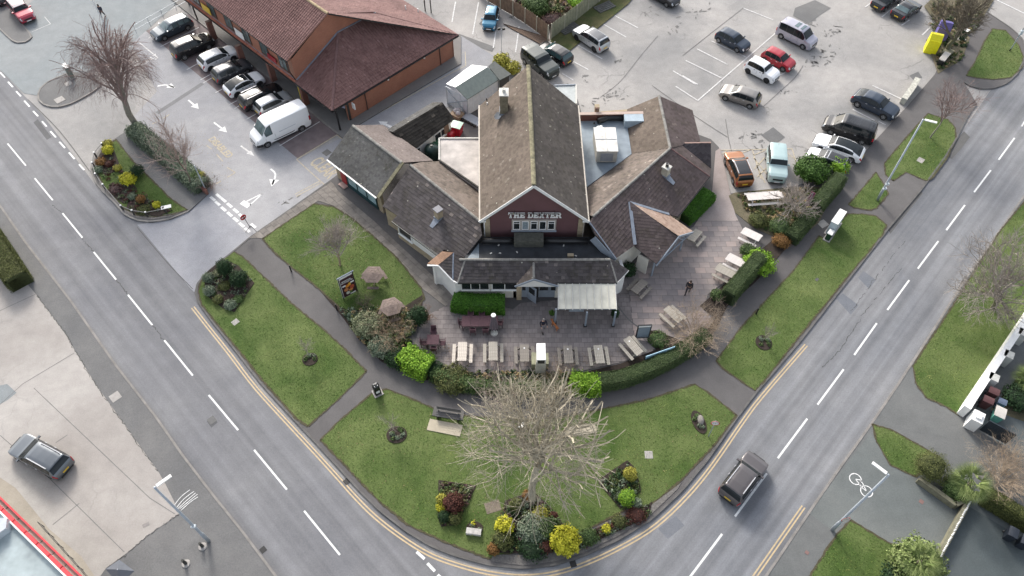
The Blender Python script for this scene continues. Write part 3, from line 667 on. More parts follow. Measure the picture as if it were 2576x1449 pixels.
# covers set in the surfaces
M_iron = plain('cast_iron', (.10, .10, .10), .6, var=.25); M_irond = plain('gully_grate', (.02, .02, .02), .6)
M_concl = plain('concrete_cover', (.36, .34, .32), .85, var=.15, scale=3)
def cover(px, sx, sy, z, m, rot, par, name='access_cover', rim=True):
    c = P(*px, z); mb = MB()
    if rim: mb.box(c, (sx+.12, sy+.12, .012), rot, 0, z0=z); mb.box(c, (sx, sy, .008), rot, 1, z0=z+.012)
    else: mb.box(c, (sx, sy, .012), rot, 1, z0=z)
    return mb.build(name, [M_kerbd, m], par)
rW, rE = R(-46), R(48)
cover((290, 998), .75, .75, .10, M_concl, rW, pav_w, rim=False); cover((150, 251), .9, .9, .10, M_concl, rW, pav_w); cover((172, 210), .7, .7, .10, M_concl, rW, pav_w, rim=False)
cover((822, 384), .6, .6, .006, M_iron, rE, acc); cover((592, 810), .55, .5, .12, M_concl, rE, pav_c, rim=False); cover((1632, 1144), .6, .6, .12, M_concl, 0, pav_c, rim=False); cover((1240, 1275), 1.1, .8, .12, plain('bare_earth', (.2, .165, .13), .95, var=.3), .3, pav_c, name='bare_patch', rim=False)
cover((2070, 563), .85, .75, .10, M_concl, R(30), pav_c, rim=False); cover((662, 1383), .42, .4, .004, M_irond, rW, road, name='gully_grate', rim=False)
cover((872, 1211), .42, .42, .012, M_irond, rW, road, name='gully_grate', rim=False); cover((1442, 1419), .42, .42, .012, M_irond, R(15), road, name='gully_grate', rim=False)
cover((533, 1057), .6, .55, .004, M_iron, rW, road, rim=False); cover((2316, 403), .7, .6, .12, M_concl, rE, pav_c, rim=False); cover((2030, 1390), .25, .25, .106, plain('clay_lid', (.2, .12, .11), .8), rE, pav_e, rim=False)
cover((2318, 1262), .3, .3, .106, plain('clay_lid', (.2, .12, .11), .8), rE, pav_e, rim=False); cover((2055, 703), .35, .25, .12, M_iron, rE, pav_c, rim=False); cover((367, 1320), .45, .25, .112, plain('oil_stain', (.25, .23, .22), .8), R(30), forecourt, name='oil_stain', rim=False)

# road repairs, long cracks, scuffed and potholed spots, stains
A_rpatch = asphalt('asphalt_patch_cool', (.15, .16, .18), (.19, .195, .21)); A_rpatch2 = asphalt('asphalt_patch_dark', (.10, .10, .105), (.13, .13, .132))
for q, m in (([(2158, 698), (2172, 682), (2204, 704), (2186, 727)], A_rpatch), ([(2104, 752), (2120, 738), (2160, 768), (2140, 792)], A_rpatch), ([(520, 1060), (535, 1050), (548, 1062), (532, 1076)], A_rpatch2), ([(1655, 1330), (1700, 1298), (1722, 1322), (1680, 1356)], A_rpatch), ([(95, 300), (130, 345), (118, 352), (84, 308)], A_rpatch2)):
    sheet('road_patch', PP(q), .0065, m)
def crack(pts, w_, z, m, seed, parent=None, name='crack', amp=.045):
    rnd = random.Random(seed); L_ = smooth_line([P(*p, z) for p in pts], 6); out = []
    for i in range(len(L_)-1):
        for k in range(3): q = L_[i].lerp(L_[i+1], k/3); out.append(q+Vector((rnd.gauss(0, amp), rnd.gauss(0, amp), 0)))
    mb = MB(); n = len(out); 
    for i in range(n-1):
        a, b = out[i], out[i+1]; d = (b-a); 
        if d.length < 1e-4 or rnd.random() < .12: continue
        nn_ = Vector((-d.y, d.x, 0)).normalized(); wa, wb = w_*rnd.uniform(.2, 1), w_*rnd.uniform(.2, 1)
        mb.add([a-nn_*wa, b-nn_*wb, b+nn_*wb, a+nn_*wa], [(0, 1, 2, 3)])
    o = mb.build(name, m, parent); o['kind'] = 'structure' if parent is None else 'stuff'; return o
M_crk = plain('crack_filler', (.075, .073, .07), .9)
for i, (pts, par_, z) in enumerate((([(2277, 606), (2210, 690), (2140, 785)], road2, .0105), ([(2267, 676), (2180, 780), (2120, 870), (2065, 927)], road2, .0105), ([(132, 515), (157, 536)], road, .0105), ([(207, 600), (236, 634)], road, .0105), ([(292, 704), (322, 741)], road, .0105), ([(383, 818), (413, 856)], road, .0105),
    ([(93, 742), (120, 780), (147, 815), (172, 852), (187, 880), (240, 968), (300, 1050), (352, 1124), (400, 1190)], pav_w, .121), ([(450, 1294), (383, 1340), (317, 1394), (267, 1430)], pav_w, .121))): crack(pts, .035, z, M_crk, 200+i, par_, name='cracks')
def scuff(c, R_, n, z, seed):
    rnd = random.Random(seed); mb = MB(); c = P(*c)
    for _ in range(n):
        a = rnd.gauss(0, R_*.5); b = rnd.gauss(0, R_*.35); q = c+Vector((a+b*.5, b+a*.3, 0)); k = 7; r0 = rnd.uniform(.04, .22); an0 = rnd.random()*3
        mb.add([(q.x+math.cos(an0)*math.cos(2*math.pi*i/k)*r0*1.8*rnd.uniform(.6, 1.3)-math.sin(an0)*math.sin(2*math.pi*i/k)*r0*.6, q.y+math.sin(an0)*math.cos(2*math.pi*i/k)*r0*1.8+math.cos(an0)*math.sin(2*math.pi*i/k)*r0*.6*rnd.uniform(.6, 1.3), z) for i in range(k)], [tuple(range(k))])
    struct(mb.build('worn_tarmac', M_scf))
M_scf = plain('worn_tarmac', (.18, .175, .168), .9, var=.35, scale=3)
for i, (c, r_, n) in enumerate((((2030, 60), 2.0, 16), ((2095, 82), 1.6, 16), ((2075, 138), 2.2, 26), ((2055, 160), 1.4, 12), ((1525, 245), 2.2, 26), ((1945, 190), 1.2, 10), ((1895, 340), 1.4, 9), ((1925, 362), 1.0, 8), ((1640, 30), 1.6, 12), ((1760, 30), 1.6, 12), ((1700, 70), 1.5, 8), ((1990, 225), 1.2, 8), ((1560, 150), 1.0, 6), ((1460, 200), 1.0, 6), ((720, 505), 1.0, 8), ((1290, 45), 1.2, 9))): scuff(c, r_, n, .0035 if c[0] > 1200 else .0085, 300+i)
A_scar = asphalt('damp_edge', (.09, .09, .09), (.13, .128, .125))
for q in ([(2234, 578), (2317, 480), (2322, 486), (2262, 560), (2240, 588)], [(2382, 395), (2407, 352), (2425, 330), (2440, 345), (2420, 372), (2395, 400)], [(2420, 705), (2440, 682), (2445, 690), (2395, 775), (2375, 800), (2395, 755)]):
    sheet('damp_edge', PP(q), .0075, A_scar)

strip(smooth_line([P(1553, 768, .14), P(1578, 800, .14), P(1605, 822, .14), P(1640, 838, .14)], 5), .12, .1405).build('drain_channel', M_iron, patio)

# trodden dark edge where turf meets tarmac, and fallen leaves
def turf_edges():
    rnd = random.Random(5); mb = MB()
    for poly, z in GR:
        n = len(poly)
        for i in range(n):
            a, b = Vector((*poly[i], 0)), Vector((*poly[(i+1) % n], 0)); L1 = (b-a).length; k_ = max(1, int(L1/.25)); d = (b-a).normalized() if L1 > 1e-6 else Vector((1, 0, 0)); nn_ = Vector((-d.y, d.x, 0)); prev = None
            for k in range(k_+1):
                p = a.lerp(b, k/k_); w1 = rnd.uniform(.03, .13); w2 = rnd.uniform(.02, .10); cur = (p-nn_*w1, p+nn_*w2)
                if prev: mb.add([(q.x, q.y, max(z, .12)+.006) for q in (prev[0], cur[0], cur[1], prev[1])], [(0, 1, 2, 3)])
                prev = cur
    o = mb.build('turf_edge', plain('turf_edge_soil', (.075, .065, .035), .95, var=.4, scale=6)); tag(o, 'dark trodden soil edge where the turf meets the paths', 'soil', kind='stuff')
turf_edges()
def litter(label, polys, n, z, seed, cols):
    rnd = random.Random(seed); mb = MB()
    for poly in polys:
        pw = [(p.x, p.y) for p in PP(poly, z)]; xs = [p[0] for p in pw]; ys_ = [p[1] for p in pw]; k = 0
        while k < n:
            x, y = rnd.uniform(min(xs), max(xs)), rnd.uniform(min(ys_), max(ys_)); k += 1
            if not inpoly(np.array([x]), np.array([y]), pw)[0]: continue
            a = rnd.random()*6.28; s_ = rnd.uniform(.02, .055); c, s2 = math.cos(a)*s_, math.sin(a)*s_
            mb.add([(x-c, y-s2, z+.02), (x+s2*.6, y-c*.6, z+.03), (x+c, y+s2, z+.025), (x-s2*.6, y+c*.6, z+.03)], [(0, 1, 2, 3)])
    o = mb.build('fallen_leaves', foliage_mat(cols[0], cols[1], cols[2])); tag(o, label, 'leaves', kind='stuff')
litter('scattered brown fallen leaves on lawns and footpaths', [[(805, 1107), (974, 978), (1159, 1043), (1492, 1033), (1747, 966), (1854, 1044), (1635, 1273), (1315, 1410), (1025, 1320)], [(660, 600), (790, 512), (1000, 650), (1060, 725), (1030, 790), (858, 776)], [(1040, 860), (1650, 880), (1430, 940), (1160, 940)], [(400, 300), (560, 340), (600, 480), (525, 480), (420, 400)]], 700, .13, 9, ('leaf_fallen', (.16, .10, .05), (.30, .22, .13)))
# ================================================================= BUILDINGS
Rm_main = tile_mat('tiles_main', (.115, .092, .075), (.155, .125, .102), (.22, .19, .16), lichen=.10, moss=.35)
Rm_mainE = tile_mat('tiles_main_east_shaded', (.07, .062, .056), (.098, .086, .077), (.16, .14, .12), lichen=.10, moss=.35)  # darker copy of the main tiles: shade of the east slope in the colour
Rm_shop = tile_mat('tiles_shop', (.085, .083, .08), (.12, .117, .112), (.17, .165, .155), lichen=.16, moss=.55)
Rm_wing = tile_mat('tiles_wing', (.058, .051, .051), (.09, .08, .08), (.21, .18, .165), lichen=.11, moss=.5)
Rm_wingb = tile_mat('tiles_wing_lit', (.12, .10, .088), (.172, .142, .122), (.28, .235, .2), lichen=.12, moss=.5)  # paler copy of the wing tiles, sunlight painted in for the sunward slopes
Rm_east = tile_mat('tiles_east', (.075, .058, .056), (.105, .082, .08), (.17, .135, .125), lichen=.07, moss=.45)
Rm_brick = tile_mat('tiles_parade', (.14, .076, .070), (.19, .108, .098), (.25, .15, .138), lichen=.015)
Rm_canopy = tile_mat('tiles_canopy', (.30, .11, .075), (.38, .15, .10), (.42, .20, .15))
Rm_old = tile_mat('tiles_mossy', (.018, .016, .014), (.04, .036, .032), (.14, .12, .10), lichen=.08, moss=.2)
M_stone = plain('buff_stone', (.38, .31, .21), .85, var=.25, scale=2.5, bmp=.3)
M_cream = plain('cream_render', (.66, .63, .56), .8, var=.12, scale=1.0)
M_whiter = plain('white_render', (.74, .73, .70), .8, var=.10, scale=1.0)
M_plum = plain('plum_render', (.135, .066, .07), .8, var=.12, scale=.8)
M_glass = plain('window_glass', (.02, .025, .028), .08, var=.3, scale=1.5, spec=.7)
M_glassl = plain('shop_glass', (.30, .42, .45), .15, var=.35, scale=1.2, spec=.6)
M_greyp = plain('grey_blue_paint', (.27, .31, .36), .5, var=.1)
M_gutter = plain('cream_gutter', (.50, .45, .38), .6, var=.15)
M_felt = plain('roof_felt_dark', (.032, .036, .042), .8, var=.4, scale=1.2, bmp=.2)
M_feltb = plain('roof_felt_blue', (.25, .30, .345), .7, var=.25, scale=.8, bmp=.1)
M_grit = plain('gritty_flat_roof', (.50, .46, .43), .85, var=.35, scale=.7, bmp=.3)
M_ridge = plain('ridge_tile_mossy', (.22, .20, .125), .9, var=.45, scale=4, bmp=.5, isl=.2)
M_ridgep = plain('ridge_tile_pale', (.24, .23, .21), .9, var=.3, scale=4, isl=.15)
M_ridger = plain('ridge_tile_red', (.16, .09, .085), .9, var=.2, scale=4, isl=.12)
M_ridgey = plain('ridge_tile_lichen', (.36, .28, .17), .9, var=.3, scale=4, isl=.12)
M_brickpl = plain('brick_parapet', (.16, .065, .05), .85, var=.3, scale=8)
def brick_mat(name, c1, c2, mortar):
    m, n, b = nodes(name); v = tc(n)
    # coursing runs in height; stretchers run along the wall (x+y works for any wall bearing)
    sx = n.nodes.new('ShaderNodeSeparateXYZ'); n.links.new(v, sx.inputs[0])
    ad = n.nodes.new('ShaderNodeMath'); ad.operation = 'ADD'; n.links.new(sx.outputs[0], ad.inputs[0]); n.links.new(sx.outputs[1], ad.inputs[1])
    cb = n.nodes.new('ShaderNodeCombineXYZ'); n.links.new(ad.outputs[0], cb.inputs[0]); n.links.new(sx.outputs[2], cb.inputs[1])
    br = n.nodes.new('ShaderNodeTexBrick'); br.inputs['Scale'].default_value = 1; br.inputs['Brick Width'].default_value = .32; br.inputs['Row Height'].default_value = .075
    br.inputs['Mortar Size'].default_value = .008; br.inputs['Color1'].default_value = (*c1, 1); br.inputs['Color2'].default_value = (*c2, 1); br.inputs['Mortar'].default_value = (*mortar, 1)
    n.links.new(cb.outputs[0], br.inputs['Vector'])
    f = noise(n, v, .5, 4); col = mix(n, br.outputs['Color'], ramp(n, f, [(.3, g3(.85)), (.7, g3(1.12))]), 1.0, 'MULTIPLY')
    n.links.new(col, b.inputs['Base Color']); b.inputs['Roughness'].default_value = .85; MATS[name] = m; return m
M_brick = brick_mat('orange_brick', (.30, .115, .07), (.35, .14, .085), (.29, .17, .12))
M_brickpost = brick_mat('red_brick_pier', (.17, .065, .05), (.21, .085, .06), (.2, .14, .11))
def ridge(parent, a, b, m, r=.13, step=.45, name='ridge_tiles'):
    a, b = Vector(a), Vector(b); L = (b-a).length; n = max(2, int(L/step)); mb = MB(); d = (b-a)/L
    sd_ = d.cross(Vector((0, 0, 1))).normalized(); up = sd_.cross(d)
    for k in range(n):
        p, q = a+d*(L*k/n+.008), a+d*(L*(k+1)/n-.004); j = random.uniform(-.008, .012); vs_ = []
        for c_, rr in ((p, r), (q, r*1.06)):
            for an in (-15, 25, 65, 115, 155, 195): vs_.append(c_+sd_*(math.cos(R(an))*rr)+up*(math.sin(R(an))*rr*.75+j))
        mb.add(vs_, [(i, i+1, 7+i, 6+i) for i in range(5)]+[(5, 4, 3, 2, 1, 0), (6, 7, 8, 9, 10, 11)])
    return mb.build(name, m, parent, stuff=True)
def wall(parent, line, z0, ztop, m, name='wall', th=.25, closed=False, side=1):
    """wall along a plan line; ztop a number or a list of heights"""
    pts = [Vector((p[0], p[1], 0)) for p in line]
    if closed: pts.append(pts[0])
    if not hasattr(ztop, '__len__'): ztop = [ztop]*len(pts)
    mb = MB()
    for i in range(len(pts)-1):
        a, b = pts[i], pts[i+1]; d = (b-a).normalized(); nn_ = Vector((-d.y, d.x, 0))*side*th
        z0_ = z0; za, zb = ztop[i], ztop[i+1]
        lo = [a, b, b+nn_, a+nn_]; vs_ = [(p.x, p.y, z0_) for p in lo]+[(lo[0].x, lo[0].y, za), (lo[1].x, lo[1].y, zb), (lo[2].x, lo[2].y, zb), (lo[3].x, lo[3].y, za)]
        mb.add(vs_, [(3, 2, 1, 0), (4, 5, 6, 7), (0, 1, 5, 4), (1, 2, 6, 5), (2, 3, 7, 6), (3, 0, 4, 7)])
    return mb.build(name, m, parent)
def inward(pts, d):                             # inset a plan polygon (counted either way round)
    n = len(pts); ar = sum(pts[i][0]*pts[(i+1) % n][1]-pts[(i+1) % n][0]*pts[i][1] for i in range(n)); sg = 1 if ar > 0 else -1; out = []
    for i in range(n):
        a, b, c = (Vector((pts[(i+k) % n][0], pts[(i+k) % n][1], 0)) for k in (-1, 0, 1))
        d1 = (b-a).normalized(); d2 = (c-b).normalized(); n1 = Vector((-d1.y, d1.x, 0))*sg; n2 = Vector((-d2.y, d2.x, 0))*sg
        m_ = (n1+n2); m_ = m_/max(m_.length_squared/2, .3) if m_.length > 1e-6 else n1
        out.append(b+m_*d)
    return out
def window(parent, o, xd, w_, h_, lights=2, mf=None, mg=None, depth=.08, transom=0.0, sill=True, fr=.07, name='window'):
    """a framed window standing on point o (bottom left), running along xd"""
    mf = mf or M_white; mg = mg or M_glass; o = Vector(o); x = Vector(xd).normalized(); z = Vector((0, 0, 1)); nn_ = x.cross(z)
    root = MB(); mw = frame(o, x, z)            # local x along, y up, z out (= x cross z)
    def bx(x0, x1, y0, y1, z0, z1, mi=0, m=root): m.box(((x0+x1)/2, (y0+y1)/2, (z0+z1)/2), (x1-x0, y1-y0, z1-z0), 0, mi, mat=mw)
    bx(0, w_, 0, fr, 0, depth); bx(0, w_, h_-fr, h_, 0, depth); bx(0, fr, fr, h_-fr, 0, depth); bx(w_-fr, w_, fr, h_-fr, 0, depth)
    fo = root.build(name, mf, parent)
    lw_ = (w_-2*fr)/lights
    for i in range(1, lights):
        mm = MB(); bx(fr+lw_*i-fr*.4, fr+lw_*i+fr*.4, fr, h_-fr, .002, depth*.9, 0, mm); mm.build('mullion', mf, fo)
    if transom:
        mm = MB(); bx(fr, w_-fr, h_*transom-.02, h_*transom+.02, .004, depth*.8, 0, mm); mm.build('transom', mf, fo)
    for i in range(lights):
        mm = MB(); bx(fr+lw_*i+(.4*fr if i else 0), fr+lw_*(i+1)-(.4*fr if i < lights-1 else 0), fr, h_-fr, .012, .022, 0, mm); mm.build('pane', mg, fo)
    if sill:
        mm = MB(); bx(-.05, w_+.05, -.06, 0, 0, depth+.06, 0, mm); mm.build('sill', mf, fo)
    return fo
# ----------------------------------------------------------------- the pub
pub = thing('pub', 'pub with steep brown tiled roof, plum gable lettered THE DEXTER and low splayed wings', 'pub')
ZE, ZR = 5.35, 9.45
eLf, eRf = P(1207, 556, ZE), P(1479, 556, ZE); rf = P(1343, 466, ZR); rb = P(1329, 166, ZR)
eLb, eRb = P(1207, 265, ZE), P(1453, 265, ZE)
eLf.x = -2.62; eRf.x = 6.32
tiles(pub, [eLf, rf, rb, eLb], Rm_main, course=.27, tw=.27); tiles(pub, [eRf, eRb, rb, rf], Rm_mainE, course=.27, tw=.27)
ridge(pub, rf+Vector((0, 0, .03)), rb+Vector((0, 0, .03)), M_ridge, r=.19)
fy = eLf.y+.32; fx0, fx1 = -2.28, 6.0; kx = (rf.x)
def roofz(x): return ZE+(ZR-ZE)*(1-abs(x-kx)/(kx-eLf.x if x < kx else eRf.x-kx))-.12
# main block walls
wall(pub, [(fx0, fy), (fx0-.35, eLb.y-.3)], .1, ZE-.1, M_stone, side=-1); wall(pub, [(fx1, fy), (fx1-.15, eRb.y-.3)], .1, ZE-.1, M_stone, side=1)
mb = MB(); pts = [(fx0-.35, ZE-.15), (fx1-.1, ZE-.15), (kx-.3, ZR-.2)]
mb.add([(fx0-.35, eLb.y-.3, .1), (fx1-.1, eRb.y-.3, .1), (fx1-.1, eRb.y-.3, ZE-.15), (rb.x, rb.y-.35, ZR-.15), (fx0-.35, eLb.y-.3, ZE-.15)], [(0, 1, 2, 3, 4)]); mb.build('wall', M_stone, pub)
q0, q1 = fx0+.42, fx1-.42
mb = MB(); zz = .1
for xa, xb in ((fx0, q0), (q1, fx1)):
    k = 0; z = 2.9
    while z < ZE-.1:
        h_ = .26; mb.box(((xa+xb)/2, fy+.12, 0), (xb-xa, .3+(k % 2)*.012, min(h_, ZE-.1-z)-.012), 0, z0=z); z += h_; k += 1
mb.build('corner_stones', M_stone, pub, stuff=True)
mb = MB(); n_ = 24; xs = [q0, kx, q1]
vs_ = [(q0, fy+.05, .1), (q1, fy+.05, .1), (q1, fy+.05, roofz(q1)), (kx, fy+.05, roofz(kx)), (q0, fy+.05, roofz(q0))]
mb.add(vs_+[(a, b+.25, c) for a, b, c in vs_], [(0, 1, 2, 3, 4), (9, 8, 7, 6, 5)]); mb.build('gable_wall', M_plum, pub)
MB().add([(fx0, fy+.1, ZE-.2), (q0, fy+.1, ZE-.2), (q0, fy+.1, roofz(q0)), (fx0, fy+.1, roofz(fx0))], [(0, 1, 2, 3)]).build('wall', M_stone, pub); MB().add([(q1, fy+.1, ZE-.2), (fx1, fy+.1, ZE-.2), (fx1, fy+.1, roofz(fx1)), (q1, fy+.1, roofz(q1))], [(0, 1, 2, 3)]).build('wall', M_stone, pub)
for a, b in ((eLf+Vector((-.1, -.03, -.12)), rf+Vector((0, -.03, -.10))), (eRf+Vector((.1, -.03, -.12)), rf+Vector((0, -.03, -.10)))): MB().beam(a, b, .06, .24).build('bargeboard', M_white, pub)
for x, s_ in ((fx0-.1, -1), (fx1+.1, 1)): MB().box((x, fy-.12, 0), (.42, .34, .16), 0, z0=ZE-.22).build('eave_end', M_white, pub)
for a, b in ((eLf, eLb), (eRf, eRb)):
    s_ = -1 if a.x < 0 else 1; MB().beam(a+Vector((s_*.07, 0, -.05)), b+Vector((s_*.07, 0, -.05)), .14, .1).build('gutter', M_gutter, pub)
for x in (fx0-.06, fx1+.06): MB().tube([(x, fy-.03, 2.8), (x, fy-.03, ZE-.2)], .045, 8).build('downpipe', M_gutter if x > 0 else M_white, pub)
# facade window band and surround
zs, zt = 4.0, 5.05; wx0, wx1 = -.02, 3.72
MB().box(((wx0+wx1)/2, fy-.0, 0), (wx1-wx0, .14, zt-zs+.24), 0, z0=zs-.12).build('window_surround', plain('stone_surround', (.42, .38, .34), .8, var=.15), pub)
for i in range(5):
    w1 = .58; xa = wx0+.12+i*((wx1-wx0-.24-w1)/4)
    window(pub, (xa, fy-.07, zs), (1, 0, 0), w1, zt-zs, lights=1, transom=.74 if i in (0, 2, 4) else 0, fr=.055, depth=.05, sill=False, mf=M_white, mg=M_glass if i != 1 else plain('net_curtain_glass', (.25, .3, .33), .2, var=.3, scale=8))
MB().box(((wx0+wx1)/2, fy-.12, 0), (wx1-wx0+.1, .2, .07), 0, z0=zs-.19).build('sill', M_greyp, pub)
# projecting letters of the name
LH, LT = .42, .085
def glyph(ch):
    mb = MB(); W_ = {'T': .46, 'H': .54, 'E': .46, 'D': .5, 'X': .52, 'R': .54}[ch]; s_ = .13; f_ = .06
    def b(x0, x1, y0, y1): mb.box(((x0+x1)/2, 0, (y0+y1)/2), (x1-x0, .07, y1-y0))
    def serif(xc, top): b(xc-.12, xc+.12, (LH-f_) if top else 0, LH if top else f_)
    def q(p): mb.add([(x, -.035, y) for x, y in p]+[(x, .035, y) for x, y in p], [tuple(range(len(p))), tuple(reversed(range(len(p), 2*len(p))))]+[(i, len(p)+i, len(p)+(i+1) % len(p), (i+1) % len(p)) for i in range(len(p))])
    if ch == 'T': b(W_/2-s_/2, W_/2+s_/2, 0, LH-.001); b(0, W_, LH-.08, LH); b(0, .06, LH-.16, LH-.08); b(W_-.06, W_, LH-.16, LH-.08); serif(W_/2, False)
    if ch == 'H':
        for x in (.13, W_-.13): b(x-s_/2, x+s_/2, f_, LH-f_); serif(x, True); serif(x, False)
        b(.13+s_/2, W_-.13-s_/2, LH/2-.04, LH/2+.04)
    if ch == 'E': b(.06, .06+s_, f_, LH-f_); b(0, W_, LH-.075, LH); b(0, W_, 0, .075); b(.19, .34, LH/2-.035, LH/2+.035); b(W_-.06, W_, LH-.15, LH-.075); b(W_-.06, W_, .075, .15); b(.30, .35, LH/2-.08, LH/2+.08)
    if ch == 'D':
        b(.05, .05+s_, .06, LH-.06); b(0, .3, LH-.07, LH); b(0, .3, 0, .07); N = 10
        for i in range(N):
            a0, a1 = -math.pi/2+math.pi*i/N, -math.pi/2+math.pi*(i+1)/N; c = LH/2
            q([(.28+math.cos(a0)*.10, c+math.sin(a0)*.14), (.28+math.cos(a0)*.22, c+math.sin(a0)*.21), (.28+math.cos(a1)*.22, c+math.sin(a1)*.21), (.28+math.cos(a1)*.10, c+math.sin(a1)*.14)])
    if ch == 'X':
        q([(.02, 0), (.20, 0), (W_-.02, LH), (W_-.20, LH)]); q([(W_-.02, 0), (.03, LH), (.19, LH), (W_-.20, 0)])
    if ch == 'R':
        b(.05, .05+s_, f_, LH-.06); b(0, .3, LH-.07, LH); b(.05+s_, .3, .16, .22); serif(.115, False); N = 8; c = LH-.13
        for i in range(N):
            a0, a1 = -math.pi/2+math.pi*i/N, -math.pi/2+math.pi*(i+1)/N
            q([(.29+math.cos(a0)*.08, c+math.sin(a0)*.06), (.29+math.cos(a0)*.19, c+math.sin(a0)*.13), (.29+math.cos(a1)*.19, c+math.sin(a1)*.13), (.29+math.cos(a1)*.08, c+math.sin(a1)*.06)])
        q([(.26, .18), (.40, .18), (W_, 0), (.38, 0)])
    return mb, W_
x = -.32; GL = {}
for ch in 'THE DEXTER':
    if ch == ' ': x += .22; continue
    if ch not in GL: mb, W_ = glyph(ch); GL[ch] = (mb.mesh('letter', M_white), W_)
    obj('letter', GL[ch][0], pub, (x, fy-.12, 5.52), sc_=(.93, 1, 1.5)); x += GL[ch][1]*.90+.030
for x in (.2, 1.8, 3.5): MB().beam((x, fy+.02, 6.22), (x, fy-.35, 6.26), .03, .03).build('sign_lamp_arm', M_black, pub)
MB().tube([(-.2, fy-.33, 6.25), (3.9, fy-.33, 6.25)], .035, 6).build('sign_lamp', M_black, pub)
# dark flat roof in front of the gable, long black duct, box hood
FZ = 3.2
flat = [P(1205, 596, FZ), P(1480, 596, FZ), P(1503, 600, FZ), P(1536, 654, FZ), P(1165, 654, FZ), P(1186, 620, FZ)]
MB().prism([(p.x, p.y) for p in flat], FZ-.3, FZ).build('flat_roof', M_felt, pub)
MB().prism([(p.x, p.y) for p in [P(1172, 655, FZ), P(1205, 655, FZ), P(1205, 612, FZ)]], FZ, FZ+.02).build('lead_panel', plain('pale_blue_felt', (.20, .24, .27), .6, var=.2), pub)
MB().tube([P(1212, 606, FZ+.35), P(1294, 606, FZ+.35)], .24, 12).build('duct', M_black, pub, smooth=True); MB().tube([P(1366, 606, FZ+.35), P(1480, 606, FZ+.35)], .24, 12).build('duct', M_black, pub, smooth=True)
a, b = P(1293, 621, FZ), P(1367, 621, FZ); MB().box(((a.x+b.x)/2, a.y+.45, 0), (b.x-a.x, 1.0, .75), 0, z0=FZ).build('hood_box', plain('mossy_board', (.085, .085, .07), .85, var=.35, scale=4), pub)
for k in range(6):
    c = P(random.uniform(1215, 1500), random.uniform(615, 645), FZ); MB().box(c, (.18, .1, .05), random.random()*3, z0=FZ).build('roof_debris', M_offwhite, pub)
MB().box(P(1435, 646, FZ), (.5, .3, .28), 0, z0=FZ).build('vent_box', M_stone, pub)
# front bay: tiled lean-to with hipped ends
ZB, ZBt = 2.62, 3.62
be = [P(1152, 711, ZB), P(1552, 711, ZB)]; bt = [P(1170, 654, ZBt), P(1535, 652, ZBt)]
ye = (be[0].y+be[1].y)/2; yt = (bt[0].y+bt[1].y)/2
for p in be: p.y = ye
for p in bt: p.y = yt
tiles(pub, [be[0], be[1], bt[1], bt[0]], Rm_wing, course=.27, tw=.3)
ridge(pub, bt[0]+Vector((-.5, 0, .0)), bt[1], M_ridgep, r=.12)
Lc = P(1139, 705, ZB); Lm = P(1141, 634, ZBt); L2 = P(1103, 665, ZBt-.0)
tiles(pub, [be[0], bt[0], P(1141, 636, ZBt), P(1139, 703, ZB)], Rm_wing, course=.27, tw=.3)
tiles(pub, [P(1139, 703, ZB), P(1141, 636, ZBt), P(1103, 666, ZB+.5)], Rm_wing, course=.27, tw=.3)
tiles(pub, [P(1103, 666, ZB+.5), P(1141, 636, ZBt), P(1112, 632, ZBt-.2), P(1075, 664, ZB+.15)], tile_mat('tiles_orange_side_lit', (.24, .15, .10), (.32, .20, .135), (.4, .28, .2)), course=.27, tw=.3)  # sunlight on this slope is put into the lighter tile colour
ridge(pub, P(1139, 705, ZB), P(1141, 636, ZBt), M_lead, r=.07); ridge(pub, be[0], bt[0], M_ridgep, r=.08)
Rc = P(1581, 680, ZB); Rt = P(1538, 651, ZBt)
tiles(pub, [be[1], Rc, bt[1]+Vector((.15, .05, .0)), bt[1]], Rm_wing, course=.27, tw=.3); ridge(pub, be[1], bt[1], M_ridgep, r=.07)
mb = MB(); 
for a, b in ((P(1075, 668, ZB+.1), P(1103, 669, ZB+.45)), (P(1103, 669, ZB+.45), P(1139, 707, ZB-.02)), (P(1139, 707, ZB-.05), be[0]+Vector((0, -.02, -.05))), (be[0]+Vector((0, -.02, -.06)), be[1]+Vector((0, -.02, -.06))), (be[1]+Vector((0, 0, -.05)), Rc+Vector((0, 0, -.05)))): MB().beam(a, b, .09, .13).build('gutter', M_black if a.y < ye+.01 and b.y < ye+.01 else M_white, pub)
# bay walls and windows
yw = ye+.28; xL = P(1164, 735, 1.6).x; xR = be[1].x-.2
wall(pub, [(be[0].x+.2, yw), (P(1309, 751, .1).x-.1, yw)], .1, ZB-.02, M_cream, side=1)
wall(pub, [(P(1392, 751, .1).x+.1, yw), (xR, yw)], .1, ZB-.02, M_cream, side=1)
window(pub, (P(1160, 730, 1.5).x, yw-.06, 1.35), (1, 0, 0), 2.4, 1.0, lights=3, fr=.08, mf=plain('stone_white_frame', (.6, .6, .57), .6)); window(pub, (P(1237, 730, 1.5).x, yw-.06, 1.35), (1, 0, 0), 2.2, 1.0, lights=2, fr=.08, mf=M_white)
# right hand end wall
wr = [Vector((xR, yw, 0)), Vector((P(1560, 735, .5).x+.1, yw+.55, 0)), Vector((Rc.x-.25, Rc.y-.15, 0)), Vector((Rc.x-.5, Rc.y+1.2, 0))]
wall(pub, wr, .1, ZB-.02, M_whiter, side=1)
wl = [Vector((be[0].x+.2, yw, 0)), P(1141, 712, ZB), P(1105, 672, ZB), P(1084, 668, ZB), P(1120, 640, ZB)]
for p in wl: p.x += .12
wall(pub, wl, .1, ZB, M_whiter, side=-1)
for q in (P(1095, 690, 1.6), P(1125, 705, 1.8)): pass
